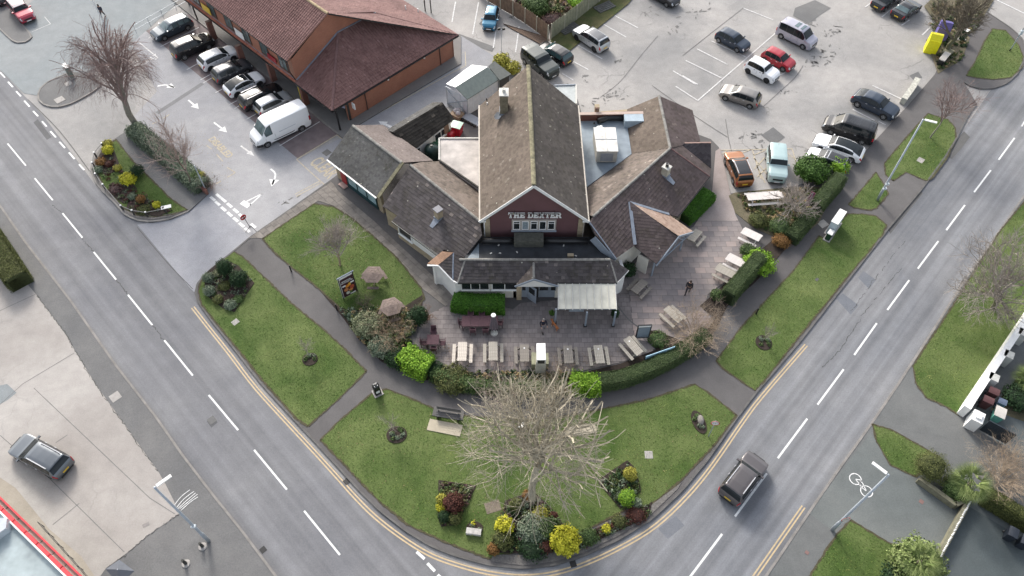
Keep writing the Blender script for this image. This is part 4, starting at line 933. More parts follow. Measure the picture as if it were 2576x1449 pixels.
# porch gable over the entrance
PZ = 3.85; pa = P(1343, 702, 3.45); pr = Vector((pa.x, yt-.05, 3.45)); el = P(1299, 722, 2.58); er = P(1402, 722, 2.58); el.y = er.y = pa.y
elb = Vector((el.x, ye+.3, 2.58)); erb = Vector((er.x, ye+.3, 2.58))
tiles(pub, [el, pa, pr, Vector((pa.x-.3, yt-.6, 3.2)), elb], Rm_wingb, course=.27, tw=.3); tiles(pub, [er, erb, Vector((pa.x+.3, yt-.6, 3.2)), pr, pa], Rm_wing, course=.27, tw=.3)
ridge(pub, pa, pr, M_ridgep, r=.1)
MB().beam(el+Vector((-.12, -.06, -.1)), pa+Vector((0, -.06, 0)), .07, .17).build('bargeboard', M_greyp, pub); MB().beam(er+Vector((.12, -.06, -.1)), pa+Vector((0, -.06, 0)), .07, .17).build('bargeboard', M_greyp, pub)
mb = MB(); mb.add([(el.x+.1, el.y+.02, 2.35), (er.x-.1, el.y+.02, 2.35), (er.x-.1, el.y+.02, 2.6), (pa.x, el.y+.02, 3.3), (el.x+.1, el.y+.02, 2.6)], [(0, 1, 2, 3, 4)]); mb.build('gable_panel', M_whiter, pub)
dY = P(1350, 751, .1).y+.15; dxa, dxb = P(1309, 751, .1).x, P(1397, 751, .1).x
wall(pub, [(dxa-.35, yw), (dxa-.35, dY+.3)], .1, 2.5, M_stone, side=1)
mb = MB(); mb.box((dxa-.12, dY-.1, 0), (.42, .4, 2.3), 0, z0=.1); mb.build('stone_pier', M_stone, pub)
wall(pub, [(dxa, dY), (dxb+.1, dY)], .1, 2.45, M_greyp, name='entrance_screen', th=.1)
for a, w_ in ((dxa+.08, .42), (dxa+1.55, .85), (dxa+2.5, .5)): window(pub, (a, dY-.03, 1.1), (1, 0, 0), w_, .95, lights=1, fr=.06, mf=M_greyp, sill=False, depth=.03)
dk = MB().box((dxa+1.22, dY-.01, 0), (.62, .03, 2.0), 0, z0=.12).build('doorway', M_dark, pub)
dr = MB(); hp = Vector((dxa+.62, dY-.05, 0)); dv = Vector((.78, -.72, 0)).normalized(); dr.beam(hp+Vector((0, 0, 1.12)), hp+dv*.95+Vector((0, 0, 1.12)), .05, 2.05); do = dr.build('door', M_greyp, pub)
MB().beam(hp+dv*.15+Vector((0, 0, 1.5)), hp+dv*.8+Vector((0, 0, 1.5)), .07, .8).build('door_glass', M_glass, do)
MB().box((dxa+1.98, dY-.05, 0), (.3, .02, .22), 0, z0=1.9).build('notice', M_white, pub)
# polycarbonate canopy
cb0, cb1 = P(1404, 713, 2.55), P(1547, 711, 2.55); cf0, cf1 = P(1404, 777, 2.3), P(1551, 777, 2.3); cb0.y = cb1.y = (cb0.y+cb1.y)/2; cf0.y = cf1.y = (cf0.y+cf1.y)/2
can = thing('terrace_canopy', 'lean-to canopy of cream polycarbonate sheets on grey posts beside the pub entrance', 'canopy')
M_poly = plain('stained_polycarbonate', (.60, .585, .50), .4, var=.22, scale=.9)
N = 8
for i in range(N):
    k0, k1 = (i+.04)/N, (i+.96)/N
    MB().slab([cb0.lerp(cb1, k0), cb0.lerp(cb1, k1), cf0.lerp(cf1, k1), cf0.lerp(cf1, k0)], .02).build('roof_panel', M_poly, can)
for i in range(N+1): k = i/N; MB().beam(cb0.lerp(cb1, k)+Vector((0, 0, .03)), cf0.lerp(cf1, k)+Vector((0, -.12, .03)), .06, .08).build('rafter', M_offwhite, can)
MB().beam(cf0+Vector((-.05, .1, -.1)), cf1+Vector((.05, .1, -.1)), .09, .14).build('front_beam', M_greyp, can)
for px in ((1396, 812), (1472, 820), (1542, 820)):
    c = P(*px, .13); MB().box((c.x, c.y, 0), (.14, .14, 2.05), 0, z0=.13).build('post', M_greyp, can)
    MB().box((c.x, c.y, 0), (.26, .26, .1), 0, z0=.13).build('post_foot', M_black, can)
a = P(1440, 790, .9); MB().box((a.x+.3, a.y, 0), (1.2, .06, .5), 0, z0=1.3).build('notice_board', M_greyp, can)
base(can, (cb0.x, cf0.y, .13))
# ---- west wing: lounge and shop
ZW = 2.6
le0, le1 = P(987, 555, ZW), P(1102, 640, ZW); lr = P(1032, 415, 4.7); plF = plane(le0, le1, lr)
lrb = plane(lr, onp(1205, 553, plF), P(1105, 405, ZW))
rEnd = onp(1207, 556, plF)
front = [lr, onp(962, 519, plF), onp(999, 542, plF), le0, le1, onp(1118, 628, plF), onp(1168, 648, plF), onp(1213, 592, plF), rEnd]
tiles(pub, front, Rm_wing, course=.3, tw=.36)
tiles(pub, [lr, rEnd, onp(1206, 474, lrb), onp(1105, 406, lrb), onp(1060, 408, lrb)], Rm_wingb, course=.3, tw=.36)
ridge(pub, lr, rEnd, M_ridgep, r=.13)
MB().beam(le0+Vector((-.05, -.06, -.08)), le1+Vector((-.05, -.06, -.08)), .1, .12).build('gutter', M_black, pub)
wd = (le1-le0).normalized(); wn = Vector((-wd.y, wd.x, 0)); s0 = le0+wn*.3+wd*.1; s1 = le1+wn*.3-wd*.0
if wn.x+wn.y < 0: wn = -wn; s0 = le0+wn*.3+wd*.1; s1 = le1+wn*.3
wall(pub, [s0, s1], .1, ZW+.05, M_stone, side=1); 
MB().beam(s0.lerp(s1, .36)-wn*.03+Vector((0, 0, -.85)), s0.lerp(s1, .98)-wn*.03+Vector((0, 0, -.85)), .06, 1.5).build('render_panel', M_whiter, pub)
window(pub, s0.lerp(s1, .05)-wn*.06+Vector((0, 0, -1.55)), wd, 1.75, 1.35, lights=1, mf=M_white, fr=.1)
o0, o1 = onp(962, 519, plF)+wn*.25, onp(999, 542, plF)+wn*.25
wall(pub, [o0, o1], .1, min(o0.z, o1.z)-.02, M_stone, side=1); wall(pub, [o1, s0], .1, ZW, M_stone, side=1)
# small lounge chimney
def chimney(parent, px, pl_, w_, d_, h_, m, cap=M_lead, rot=0.0, pot=True, flash=True, potm=None, name='chimney'):
    b_ = onp(px[0], px[1], pl_); ch = MB().box((b_.x, b_.y, 0), (w_, d_, h_+.6), rot, z0=b_.z-.6).build(name, m, parent)
    if flash: 
        n = pl_[1]; dn = Vector((n.x, n.y, 0)).normalized(); mb = MB(); mb.box((b_.x, b_.y, 0), (w_+.1, d_+.1, .16), rot, z0=b_.z-.05)
        q = b_+dn*(max(w_, d_)*.55); q2 = q+dn*.7; sd_ = Vector((-dn.y, dn.x, 0))*.3
        def onpl(p): return Vector((p.x, p.y, pl_[0].z-((p.x-pl_[0].x)*n.x+(p.y-pl_[0].y)*n.y)/n.z+.07))
        mb.slab([onpl(q-sd_), onpl(q+sd_), onpl(q2+sd_*.6), onpl(q2-sd_*.6)], .03); mb.build('flashing', M_lead, ch)
    MB().box((b_.x, b_.y, 0), (w_+.12, d_+.12, .1), rot, z0=b_.z+h_).build('chimney_cap', cap, ch)
    if pot: MB().lathe((b_.x, b_.y, b_.z+h_+.1), [(.0, .0), (.15, 0), (.13, .3), (.17, .33), (.12, .34), (0, .3)], 10).build('chimney_pot', potm or M_lead, ch)
    return ch
chimney(pub, (1104, 547), plF, .55, .55, 1.0, M_stone, rot=R(42), cap=plain('slate_cap', (.2, .2, .22), .7), pot=False)
plM = plane(eLf, rf, rb)
chimney(pub, (1268, 280), plM, .72, .95, 2.1, plain('weathered_stone', (.20, .175, .12), .9, var=.35, scale=3, bmp=.4), cap=M_offwhite, potm=M_offwhite)
# satellite dish on the west slope
c = onp(1253, 300, plM); dish = MB().lathe((0, 0, 0), [(0, -.04), (.2, -.02), (.36, .05), (.38, .07)], 16).build('satellite_dish', M_white, pub, loc=c+Vector((-.05, -.1, .55)), rot=(R(80), 0, R(30)))
MB().tube([c, c+Vector((0, 0, .5))], .025, 6).build('dish_pole', M_galv, pub)
for px in ((1224, 255), (1226, 265)): MB().tube([onp(*px, plM), onp(*px, plM)+Vector((0, 0, .35))], .06, 6).build('roof_vent', M_dark if px[1] < 260 else M_white, pub)
# shop
S0, S1 = P(824, 401, ZW+.1), P(948, 497, ZW+.1); SRp = P(887, 315.5, 4.85); plS = plane(S0, S1, SRp); SRe = onp(1011, 409.5, plS)
plSb = plane(SRp, SRe, P(1089, 404.5, ZW+.1))
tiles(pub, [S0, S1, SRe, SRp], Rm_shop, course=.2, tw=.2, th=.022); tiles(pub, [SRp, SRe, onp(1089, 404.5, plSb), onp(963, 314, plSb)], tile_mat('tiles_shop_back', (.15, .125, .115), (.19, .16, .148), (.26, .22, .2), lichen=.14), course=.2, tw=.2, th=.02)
ridge(pub, SRp, SRe, M_ridgep, r=.14)
MB().beam(S1+Vector((.1, -.02, .02)), SRe+Vector((.1, 0, .06)), .34, .12).build('verge_capping', M_ridge, pub)
sd_ = (S1-S0).normalized(); sn = Vector((-sd_.y, sd_.x, 0)); sn = sn if sn.y > 0 else -sn
MB().beam(S0-sn*.08+Vector((0, 0, -.02)), S1-sn*.08+Vector((0, 0, -.02)), .12, .1).build('gutter', M_white, pub)
MB().beam(S0+Vector((0, 0, -.14)), S1+Vector((0, 0, -.14)), .08, .14).build('fascia_board', M_black, pub)
f0, f1 = S0+sn*.45+sd_*.25, S1+sn*.45-sd_*.1
wall(pub, [f0, f1], .1, ZW, M_stone, side=1); wall(pub, [f0, f0+(SRp-S0)*1.9*Vector((1, 1, 0)).length*0+Vector(((SRp-S0).x, (SRp-S0).y, 0))*1.7], .1, ZW, M_dark if False else M_stone, side=-1)
Ls = (f1-f0).length
MB().beam(f0+sd_*.1-sn*.09+Vector((0, 0, -.3)), f1-sd_*.35-sn*.09+Vector((0, 0, -.3)), .12, .55).build('shop_fascia', plain('dark_teal', (.012, .03, .035), .35), pub)
M_silver = plain('silver_lettering', (.55, .58, .6), .35, .4)
mw = frame(f0.lerp(f1, .42)-sn*.16+Vector((0, 0, -.28)), sd_, (0, 0, 1)); text('BARBERS', .42, M_silver, pub, mw, bold=.01, extrude=.01)
gw = f0+sd_*1.75-sn*.03; window(pub, Vector((gw.x, gw.y, .55)), sd_, Ls-2.4, 1.45, lights=3, mf=plain('teal_frame', (.015, .05, .055), .4), mg=M_glassl, fr=.09, depth=.1)
MB().beam(Vector((gw.x, gw.y, .32))-sn*.02, Vector((f1.x, f1.y, .32))-sd_*.6-sn*.02, .06, .42).build('stall_riser', plain('teal_panel', (.015, .04, .045), .5), pub)
gd = f0+sd_*.75-sn*.05; MB().beam(gd+Vector((0, 0, -1.5)), gd+sd_*.8+Vector((0, 0, -1.5)), .07, 1.9).build('shop_door', plain('red_door', (.33, .015, .02), .4, var=.3, scale=4), pub)
MB().beam(gd-sn*.3+Vector((0, 0, .17-gd.z)), gd+sd_*.9-sn*.3+Vector((0, 0, .17-gd.z)), .5, .12).build('door_step', plain('pink_step', (.4, .28, .25), .8), pub)
EASTCH = True
# ---- courtyard flat roof, store and sheds
fr_ = [P(1105, 349, 2.9), P(1206, 349, 2.9), P(1206, 474, 2.9), P(1105, 404, 2.9)]
MB().prism([(p.x, p.y) for p in fr_], .0, 2.9).build('flat_roof', M_grit, pub)
for i in range(4):
    a, b = fr_[i], fr_[(i+1) % 4]; MB().beam(a+Vector((0, 0, .05)), b+Vector((0, 0, .05)), .14, .12).build('roof_kerb', M_offwhite if i in (0, 3) else M_dark, pub)
# ---- east wing
ea, eb = P(1704, 545, ZW), P(1785, 444, ZW); ert = P(1686, 373, 4.75); plE = plane(ea, eb, ert)
erl = onp(1491, 545, plE)
lowL = onp(1483, 560, plE)
efront = [ert, erl, lowL, onp(1497, 590, plE), onp(1550, 650, plE), onp(1597, 617, plE), onp(1683, 541, plE), ea, eb]
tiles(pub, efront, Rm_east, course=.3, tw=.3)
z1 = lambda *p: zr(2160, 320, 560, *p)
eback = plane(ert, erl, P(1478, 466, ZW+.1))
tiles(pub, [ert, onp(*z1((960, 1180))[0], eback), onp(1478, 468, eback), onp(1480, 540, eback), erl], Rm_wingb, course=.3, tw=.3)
ridge(pub, ert, erl, M_ridgep, r=.12)
chimney(pub, (1673, 440), plE, .55, .6, .95, plain('cream_chimney', (.46, .42, .33), .85, var=.2, scale=3), cap=M_offwhite, potm=M_black, rot=R(50))
# hip to the east and small dark side roof
h0 = ert; hb_ = eb
(hx0,), (hx1,) = z1((1690, 985)), z1((2140, 962))
ptop = onp(*z1((1430, 180))[0], plane(ert, ert+Vector((0, 0, 0))+Vector((-1.35, 3.5, 0)), ert+Vector((1, .38, 0)))) if False else P(*z1((1430, 180))[0], 4.75)
nr1, nr2 = P(*z1((2005, 430))[0], ZW+.1), P(*z1((2140, 962))[0], ZW+.1)
tiles(pub, [ptop, nr1, nr2, ert], Rm_east, course=.3, tw=.3)
nl0, nl1 = P(*z1((885, 700))[0], ZW+.3), P(*z1((960, 1180))[0], ZW+.3)
tiles(pub, [ptop, ert, nl1, nl0, P(*z1((880, 425))[0], ZW+.3)], Rm_main, course=.3, tw=.3)
ridge(pub, ptop, ert, M_ridgep, r=.13)
sd0 = [P(*p, z) for p, z in zip(z1((1780, 1010), (2325, 990), (2330, 1430)), (4.0, 3.3, 2.5))]
tiles(pub, [ert, sd0[0], sd0[2], eb], Rm_east, course=.3, tw=.3)
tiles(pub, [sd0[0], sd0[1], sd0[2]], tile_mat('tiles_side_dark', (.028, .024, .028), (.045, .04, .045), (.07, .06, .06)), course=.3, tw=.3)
MB().beam(P(*z1((1700, 1000))[0], 3.9), sd0[1], .16, .1).build('verge_capping', plain('pink_capping', (.3, .2, .17), .8), pub)
ridge(pub, ert, eb, M_ridger, r=.09)
# walls of the east wing
ev = (eb-ea).normalized(); en = Vector((ev.y, -ev.x, 0)); en = en if en.x > 0 else -en
w0, w1 = ea-en*.35, eb-en*.35-ev*.2
wall(pub, [w0, w1], .1, ZW+.0, M_stone, side=1)
MB().beam(w0.lerp(w1, .28)+en*.04+Vector((0, 0, -.75)), w0.lerp(w1, .98)+en*.04+Vector((0, 0, -.75)), .06, 1.4).build('render_panel', M_whiter, pub)
MB().beam(ea+en*.04+Vector((0, 0, -.08)), eb+en*.04+Vector((0, 0, -.08)), .1, .12).build('gutter', M_black, pub)
MB().tube([w0+en*.1+ev*.5, Vector((w0.x, w0.y, .1))+en*.1+ev*.5], .04, 6).build('downpipe', M_black, pub)
wall(pub, [w1, Vector((nr2.x-.2, nr2.y-.2, 0)), Vector((nr1.x-.3, nr1.y-.3, 0)), Vector((P(1640, 300, 0).x, nr1.y+.6, 0)), Vector((P(1478, 300, 2.6).x, nr1.y-.2, 0))], .0, ZW, M_stone, side=1)
q = [Vector((sd0[1].x-.15, sd0[1].y-.3, 0)), Vector((sd0[2].x-.15, sd0[2].y, 0))]
wall(pub, q, .0, 2.5, M_stone, side=-1)
q = [onp(1550, 650, plE)+Vector((-.1, .35, 0)), onp(1597, 617, plE)+Vector((-.1, .35, 0)), onp(1683, 541, plE)+Vector((-.25, .3, 0)), w0]
wall(pub, q, .1, [q[0].z-.1, q[1].z-.1, q[2].z-.1, ZW], M_cream, side=1)
MB().beam(onp(1483, 560, plE), onp(1550, 652, plE), .1, .14).build('lead_verge', M_lead, pub); MB().beam(onp(1497, 590, plE)+Vector((-.15, 0, -.5)), onp(1550, 650, plE)+Vector((-.15, .1, -.5)), .06, .9).build('verge_wall', M_greyp, pub)
# east porch
ap = onp(1584, 510, plE); pk = P(1707, 593, 3.75); g0, g1 = P(1650, 667, 2.35), P(1742, 583, 2.45); vb = onp(1597, 617, plE)
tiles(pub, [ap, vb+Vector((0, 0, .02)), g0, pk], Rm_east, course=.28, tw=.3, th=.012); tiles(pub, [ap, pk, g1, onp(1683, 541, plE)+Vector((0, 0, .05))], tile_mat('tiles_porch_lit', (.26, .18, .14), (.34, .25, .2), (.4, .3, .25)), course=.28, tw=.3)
MB().beam(ap+Vector((0, 0, .1)), vb+Vector((0, 0, .1)), .28, .05).build('valley_lead', M_lead, pub); MB().beam(ap+Vector((0, 0, .08)), onp(1683, 541, plE)+Vector((0, 0, .12)), .24, .05).build('valley_lead', M_lead, pub)
for a, b in ((g0, pk), (g1, pk)): MB().beam(a+Vector((.04, -.05, -.06)), b+Vector((.04, -.05, -.06)), .08, .2).build('bargeboard', M_greyp, pub)
for a in (g0.lerp(g1, .1), g0.lerp(g1, .9)):
    b = Vector((a.x-.35, a.y+.2, .13)); MB().beam(b, b+Vector((0, 0, 2.2)), .14, .14, up=Vector((0, 1, 0))).build('post', M_greyp, pub)
for k in (.25, .5, .75): MB().beam(g0.lerp(g1, k)+Vector((-.05, 0, 0)), pk+Vector((0, -.02, -.25)), .06, .08).build('truss_strut', M_greyp, pub)
MB().beam(g0, g1, .08, .12).build('truss_tie', M_greyp, pub)
w_ = [vb+Vector((.15, .2, 0)), vb+Vector((1.5, -.9, 0))]
MB().beam(Vector((w_[0].x, w_[0].y, 1.2))+Vector((.3, -.3, 0)), Vector((w_[0].x, w_[0].y, 1.2))+Vector((1.1, -.95, 0)), .1, 2.0).build('porch_panel', M_cream, pub)
# blue flat roof behind with plant
FZ2 = 3.0; fb = [P(1457, 286, FZ2), P(1623, 286, FZ2), P(*z1((890, 740))[0], FZ2), P(*z1((960, 1180))[0], FZ2), P(1476, 470, FZ2)]
MB().prism([(p.x, p.y) for p in fb], .0, FZ2).build('flat_roof', M_feltb, pub)
a, b = P(1457, 287, 3.75), P(1625, 284, 3.75); MB().beam(a+Vector((0, 0, -.38)), b+Vector((0, 0, -.38)), .28, .75).build('parapet', M_brickpl, pub); MB().beam(a+Vector((0, 0, .03)), b+Vector((0, 0, .03)), .36, .07).build('coping', plain('pale_coping', (.46, .36, .31), .8), pub)
a, b = P(1572, 310, 3.0), P(1611, 306, 3.0); MB().box(((a.x+b.x)/2, a.y, 0), (b.x-a.x+.3, 1.2, .8), 0, z0=FZ2).build('tank_box', plain('pale_blue_board', (.34, .42, .48), .6), pub)
ch = MB().box(P(1501, 278, 3.6), (.45, .45, .6), 0, z0=3.6); ch.build('vent_chimney', M_stone, pub); MB().lathe(P(1501, 277, 4.2), [(0, 0), (.15, 0), (.17, .12), (.12, .28), (0, .32)], 10).build('chimney_pot', plain('terracotta', (.2, .12, .09), .8), pub)
pa_ = [P(1505, 305, 3.35), P(1530, 296, 3.35), P(1570, 296, 3.35)]; MB().tube(pa_, .3, 10).build('duct', M_black, pub, smooth=True)
MB().tube([P(1495, 310, 3.0), P(1495, 310, 3.6)], .1, 8).build('flue', M_black, pub); MB().tube([P(1502, 325, 3.3), P(1515, 322, 3.3)], .28, 10).build('duct', M_white, pub, smooth=True)
bx0 = P(1498, 400, FZ2); bx1 = P(1550, 398, FZ2); HB = 1.5
hv = thing('roof_plant_box', 'cream metal air handling box standing on the blue flat roof', 'roof plant')
tb = [P(1494, 322, FZ2+HB), P(1547, 319, FZ2+HB), P(1554, 381, FZ2+HB), P(1508, 384, FZ2+HB)]
tb[1].y = tb[0].y; tb[3].y = tb[2].y; tb[3].x = tb[0].x+.1; tb[2].x = tb[1].x
MB().prism([(p.x, p.y) for p in tb], FZ2+.15, FZ2+HB).build('casing', plain('cream_metal', (.52, .50, .44), .5, var=.2, scale=2), hv)
MB().prism([(p.x, p.y) for p in inward(tb, -.04)], FZ2+HB, FZ2+HB+.05).build('lid', plain('pale_metal_lid', (.66, .64, .60), .5, var=.25, scale=1.5), hv)
for k in (.5,): MB().beam(tb[0].lerp(tb[1], k)+Vector((0, 0, .07)), tb[3].lerp(tb[2], k)+Vector((0, 0, .07)), .07, .04).build('seam', M_offwhite, hv); MB().beam(tb[0].lerp(tb[3], k)+Vector((0, 0, .07)), tb[1].lerp(tb[2], k)+Vector((0, 0, .07)), .05, .04).build('seam', M_galv, hv)
c = (tb[2]+tb[3])/2; MB().box((c.x, c.y-.03, 0), (1.15, .05, .9), 0, z0=FZ2+.35).build('access_panel', plain('grey_panel', (.30, .31, .33), .5), hv)
base(hv, ((tb[0].x+tb[2].x)/2, tb[2].y, FZ2))
# small flat roof behind the main block
q = [P(1395, 216, 3.2), P(1449, 214, 3.2), P(1450, 262, 3.2), P(1395, 262, 3.2)]
MB().prism([(p.x, p.y) for p in q], 0, 3.2).build('flat_roof', plain('pale_grey_felt', (.40, .43, .43), .7, var=.15), pub); MB().beam(q[0]+Vector((0, 0, .05)), q[1]+Vector((0, 0, .05)), .1, .14).build('roof_kerb', M_greyp, pub); MB().beam(q[1]+Vector((0, 0, .05)), q[2]+Vector((0, 0, .05)), .12, .14).build('roof_kerb', M_offwhite, pub)
base(pub, (1.8, fy, .1))
# ----------------------------------------------------------------- outbuilding and sheds in the yard
ob = thing('outbuilding', 'low white outbuilding with a black mossy tiled roof in the pub yard', 'outbuilding')
r0, r1 = P(1113, 258, 3.3), P(988, 332, 3.3); e0, e1 = P(1143, 299, 2.3), P(1040, 378, 2.3)
plO = plane(r0, r1, e0); tiles(ob, [r0, r1, onp(1032, 385, plO), e0], Rm_old, course=.3, tw=.36)
plOb = plane(r0, r1, P(1090, 256, 2.9)); tiles(ob, [r0, P(1090, 257, 2.9), P(972, 328, 2.9), r1], Rm_shop, course=.25, tw=.3)
od = (e1-e0).normalized(); on = Vector((-od.y, od.x, 0)); on = on if on.y > 0 else -on; w0 = e0+on*.25+od*.3; w1 = onp(1032, 385, plO)+on*.25
wall(ob, [w0, w1], 0, 2.2, M_whiter, side=-1 if on.dot(Vector((-od.y, od.x, 0))) < 0 else 1); wall(ob, [w0, Vector((P(1090, 257, 2.9).x+.2, P(1090, 257, 2.9).y-.3, 0))], 0, 2.2, M_stone, side=1)
window(ob, w0+(w1-w0)*.42-on*.05+Vector((0, 0, 1.1-w0.z)), -od, 1.9, .9, lights=2, mf=M_white); window(ob, w0+(w1-w0)*.92-on*.05+Vector((0, 0, 1.1-w0.z)), -od, 1.0, .9, lights=2, mf=M_white)
MB().beam(w0+(w1-w0)*.06-on*.05+Vector((0, 0, -1.25)), w0+(w1-w0)*.17-on*.05+Vector((0, 0, -1.25)), .06, 1.95).build('door', plain('brown_door', (.2, .13, .09), .7), ob)
base(ob, (w0.x, w0.y, 0))
def shed(name, label, px, roof_m, wall_m, zr_, ze, ridge_px=None):
    s_ = thing(name, label, 'shed'); return s_
sh = thing('storage_shed', 'white metal storage shed with dull green roof slope beside the yard', 'shed')
A0, A1 = P(950/3+858.67, 250, 2.3), P(1190/3+858.67, 600/3, 2.3); B0, B1 = P(862/3+858.67, 658/3, 3.0), P(1105/3+858.67, 503/3, 3.0); C0, C1 = P(790/3+858.67, 632/3, 2.7), P(985/3+858.67, 488/3, 2.7)
M_greenr = plain('green_grey_felt', (.14, .17, .16), .7, var=.15); 
MB().slab([A0, A1, B1, B0], .08).build('roof_slope', M_greenr, sh); MB().slab([B0, B1, C1, C0], .08).build('roof_slope', M_white, sh)
M_shw = plain('shed_white', (.60, .62, .66), .5, var=.12)
for a, b, za, zb in ((A0, A1, 2.25, 2.25), (A0, C0, 2.25, 2.6)):
    cc = Vector((-.12, .12, 0)) if b is A1 else Vector((.05, .12, 0)); d_ = (b-a); n_ = 5 if b is A1 else 3
    for k in range(n_):
        p, q = a+d_*((k+.03)/n_)+cc, a+d_*((k+.97)/n_)+cc; MB().beam(Vector((p.x, p.y, 1.12)), Vector((q.x, q.y, 1.12)), .06, 2.2).build('wall_panel', M_shw, sh)
    if n_ == 3:
        for u, v in (((0, .1), (1, 2.1)), ((0, 2.1), (1, .1))): MB().beam(Vector((*(a+d_*u[0]).xy, u[1]))+Vector((0, .03, 0)), Vector((*(a+d_*v[0]).xy, v[1]))+Vector((0, .03, 0)), .06, .06).build('cross_brace', M_galv, sh)
for p in (A0, C0, A1): MB().box((p.x-.02, p.y+.1, 0), (.09, .09, 2.25), 0, z0=0).build('corner_post', M_galv, sh)
base(sh, (A0.x, A0.y, 0))
sh2 = thing('garden_shed', 'dark green roofed shed joined behind the white storage shed', 'shed')
D = [P(1110/3+858.67, 498/3, 2.6), P(1155/3+858.67, 460/3, 2.6), P(1282/3+858.67, 560/3, 2.45), P(1195/3+858.67, 605/3, 2.45)]
MB().slab(D, .1).build('roof', plain('dark_green_felt', (.075, .085, .08), .8, var=.2), sh2); MB().prism([(p.x, p.y) for p in inward(D, .15)], 0, 2.35).build('wall', plain('dark_timber', (.06, .055, .05), .8), sh2)
base(sh2, (D[0].x, D[0].y, 0))
# ----------------------------------------------------------------- the shopping parade
pd = thing('shopping_parade', 'orange brick shopping parade with hipped red pantile roofs', 'shops')
Z = lambda x, y: zr(680, 0, 1040, (x, y))[0]
A = P(*Z(1400, 1030), 2.8); B = P(*Z(2575, 325), 2.8); C = P(*Z(30, 0), 2.8); r_ = (B-A).normalized(); l_ = Vector((-r_.y, r_.x, 0)); T26 = math.tan(R(26))
plR = plane(A, B, A+l_+Vector((0, 0, T26))); plL = plane(A, A+l_, A+r_+Vector((0, 0, T26)))
hp_ = onp(*Z(1455, 300), plR); kk = onp(*Z(1800, 120), plR); ff = onp(*Z(1070, 745), plL); gpl = vplane(ff, kk)
tiles(pd, [A, B, kk, hp_], Rm_brick, course=.33, tw=.3, roll=.045, bond=False)
tiles(pd, [A, hp_, ff], Rm_brick, course=.33, tw=.3, roll=.045, bond=False)
ridge(pd, A, hp_, M_ridger, r=.14)
FAR = C+l_*9
fl = ff+l_*0; bay_top = (ff-A).dot(r_)           # depth of the canopy roof
tl0 = ff; tl1 = A+l_*((FAR-A).dot(l_))+r_*bay_top; tl1.z = ff.z
tiles(pd, [A+l_*((ff-A).dot(l_)*0), ff, A], Rm_brick) if False else None
c0 = A+l_*(.0); cm = Vector((ff.x, ff.y, 2.8))-r_*bay_top
tiles(pd, [A, ff, A+l_*((ff-A).dot(l_)), ], Rm_brick, course=.33, tw=.3, roll=.045, bond=False)
tiles(pd, [A+l_*((ff-A).dot(l_)), ff, tl1, A+l_*((FAR-A).dot(l_))], Rm_canopy, course=.33, tw=.24, roll=.05, bond=False)
MB().beam(ff+Vector((0, 0, .06)), tl1+Vector((0, 0, .06)), .12, .05).build('lead_flashing', M_lead, pd)
MB().beam(ff+Vector((0, 0, .1)), hp_+Vector((0, 0, .1)), .3, .06).build('lead_flashing', M_lead, pd); MB().beam(hp_+Vector((0, 0, .1)), kk+Vector((0, 0, .1)), .3, .06).build('lead_flashing', M_lead, pd)
# upper storey: gable wall stands on the wall plane through ff and kk
ue = onp(*Z(1010, 552), gpl); ur = onp(*Z(1360, 125), gpl); uk = kk
gw_ = MB(); gw_.add([ff-Vector((0, 0, .5)), hp_-Vector((0, 0, .5)), kk-Vector((0, 0, .5)), kk+Vector((0, 0, .15)), ur-Vector((0, 0, .05)), Vector((ff.x, ff.y, ue.z-.1))], [(0, 1, 2, 3, 4, 5)]); gw_.build('gable_wall', M_brick, pd)
LL = 22; ufar = l_*LL; ov = -r_*.35
e_a = Vector((ff.x, ff.y, ue.z))-r_*.45; 
tiles(pd, [e_a, ur, ur+ufar, e_a+ufar], Rm_brick, course=.33, tw=.3, roll=.045, bond=False)
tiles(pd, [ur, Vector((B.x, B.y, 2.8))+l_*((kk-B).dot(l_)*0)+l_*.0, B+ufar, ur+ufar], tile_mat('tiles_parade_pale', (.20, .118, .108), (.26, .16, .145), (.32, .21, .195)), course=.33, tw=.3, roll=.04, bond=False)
ridge(pd, ur, ur+l_*10, M_ridgey, r=.16); MB().beam(ur-r_*0, kk+Vector((0, 0, .12)), .1, .06).build('verge', M_ridger, pd); ridge(pd, kk, B, M_ridger, r=.1); MB().beam(e_a, ur, .12, .08).build('verge', M_brickpost, pd)
uw = Vector((ff.x, ff.y, 0))
wall(pd, [uw, uw+ufar], 2.6, e_a.z-.05, M_brick, side=-1)
MB().beam(e_a+Vector((0, 0, -.06)), e_a+ufar+Vector((0, 0, -.06)), .1, .12).build('gutter', M_black, pd)
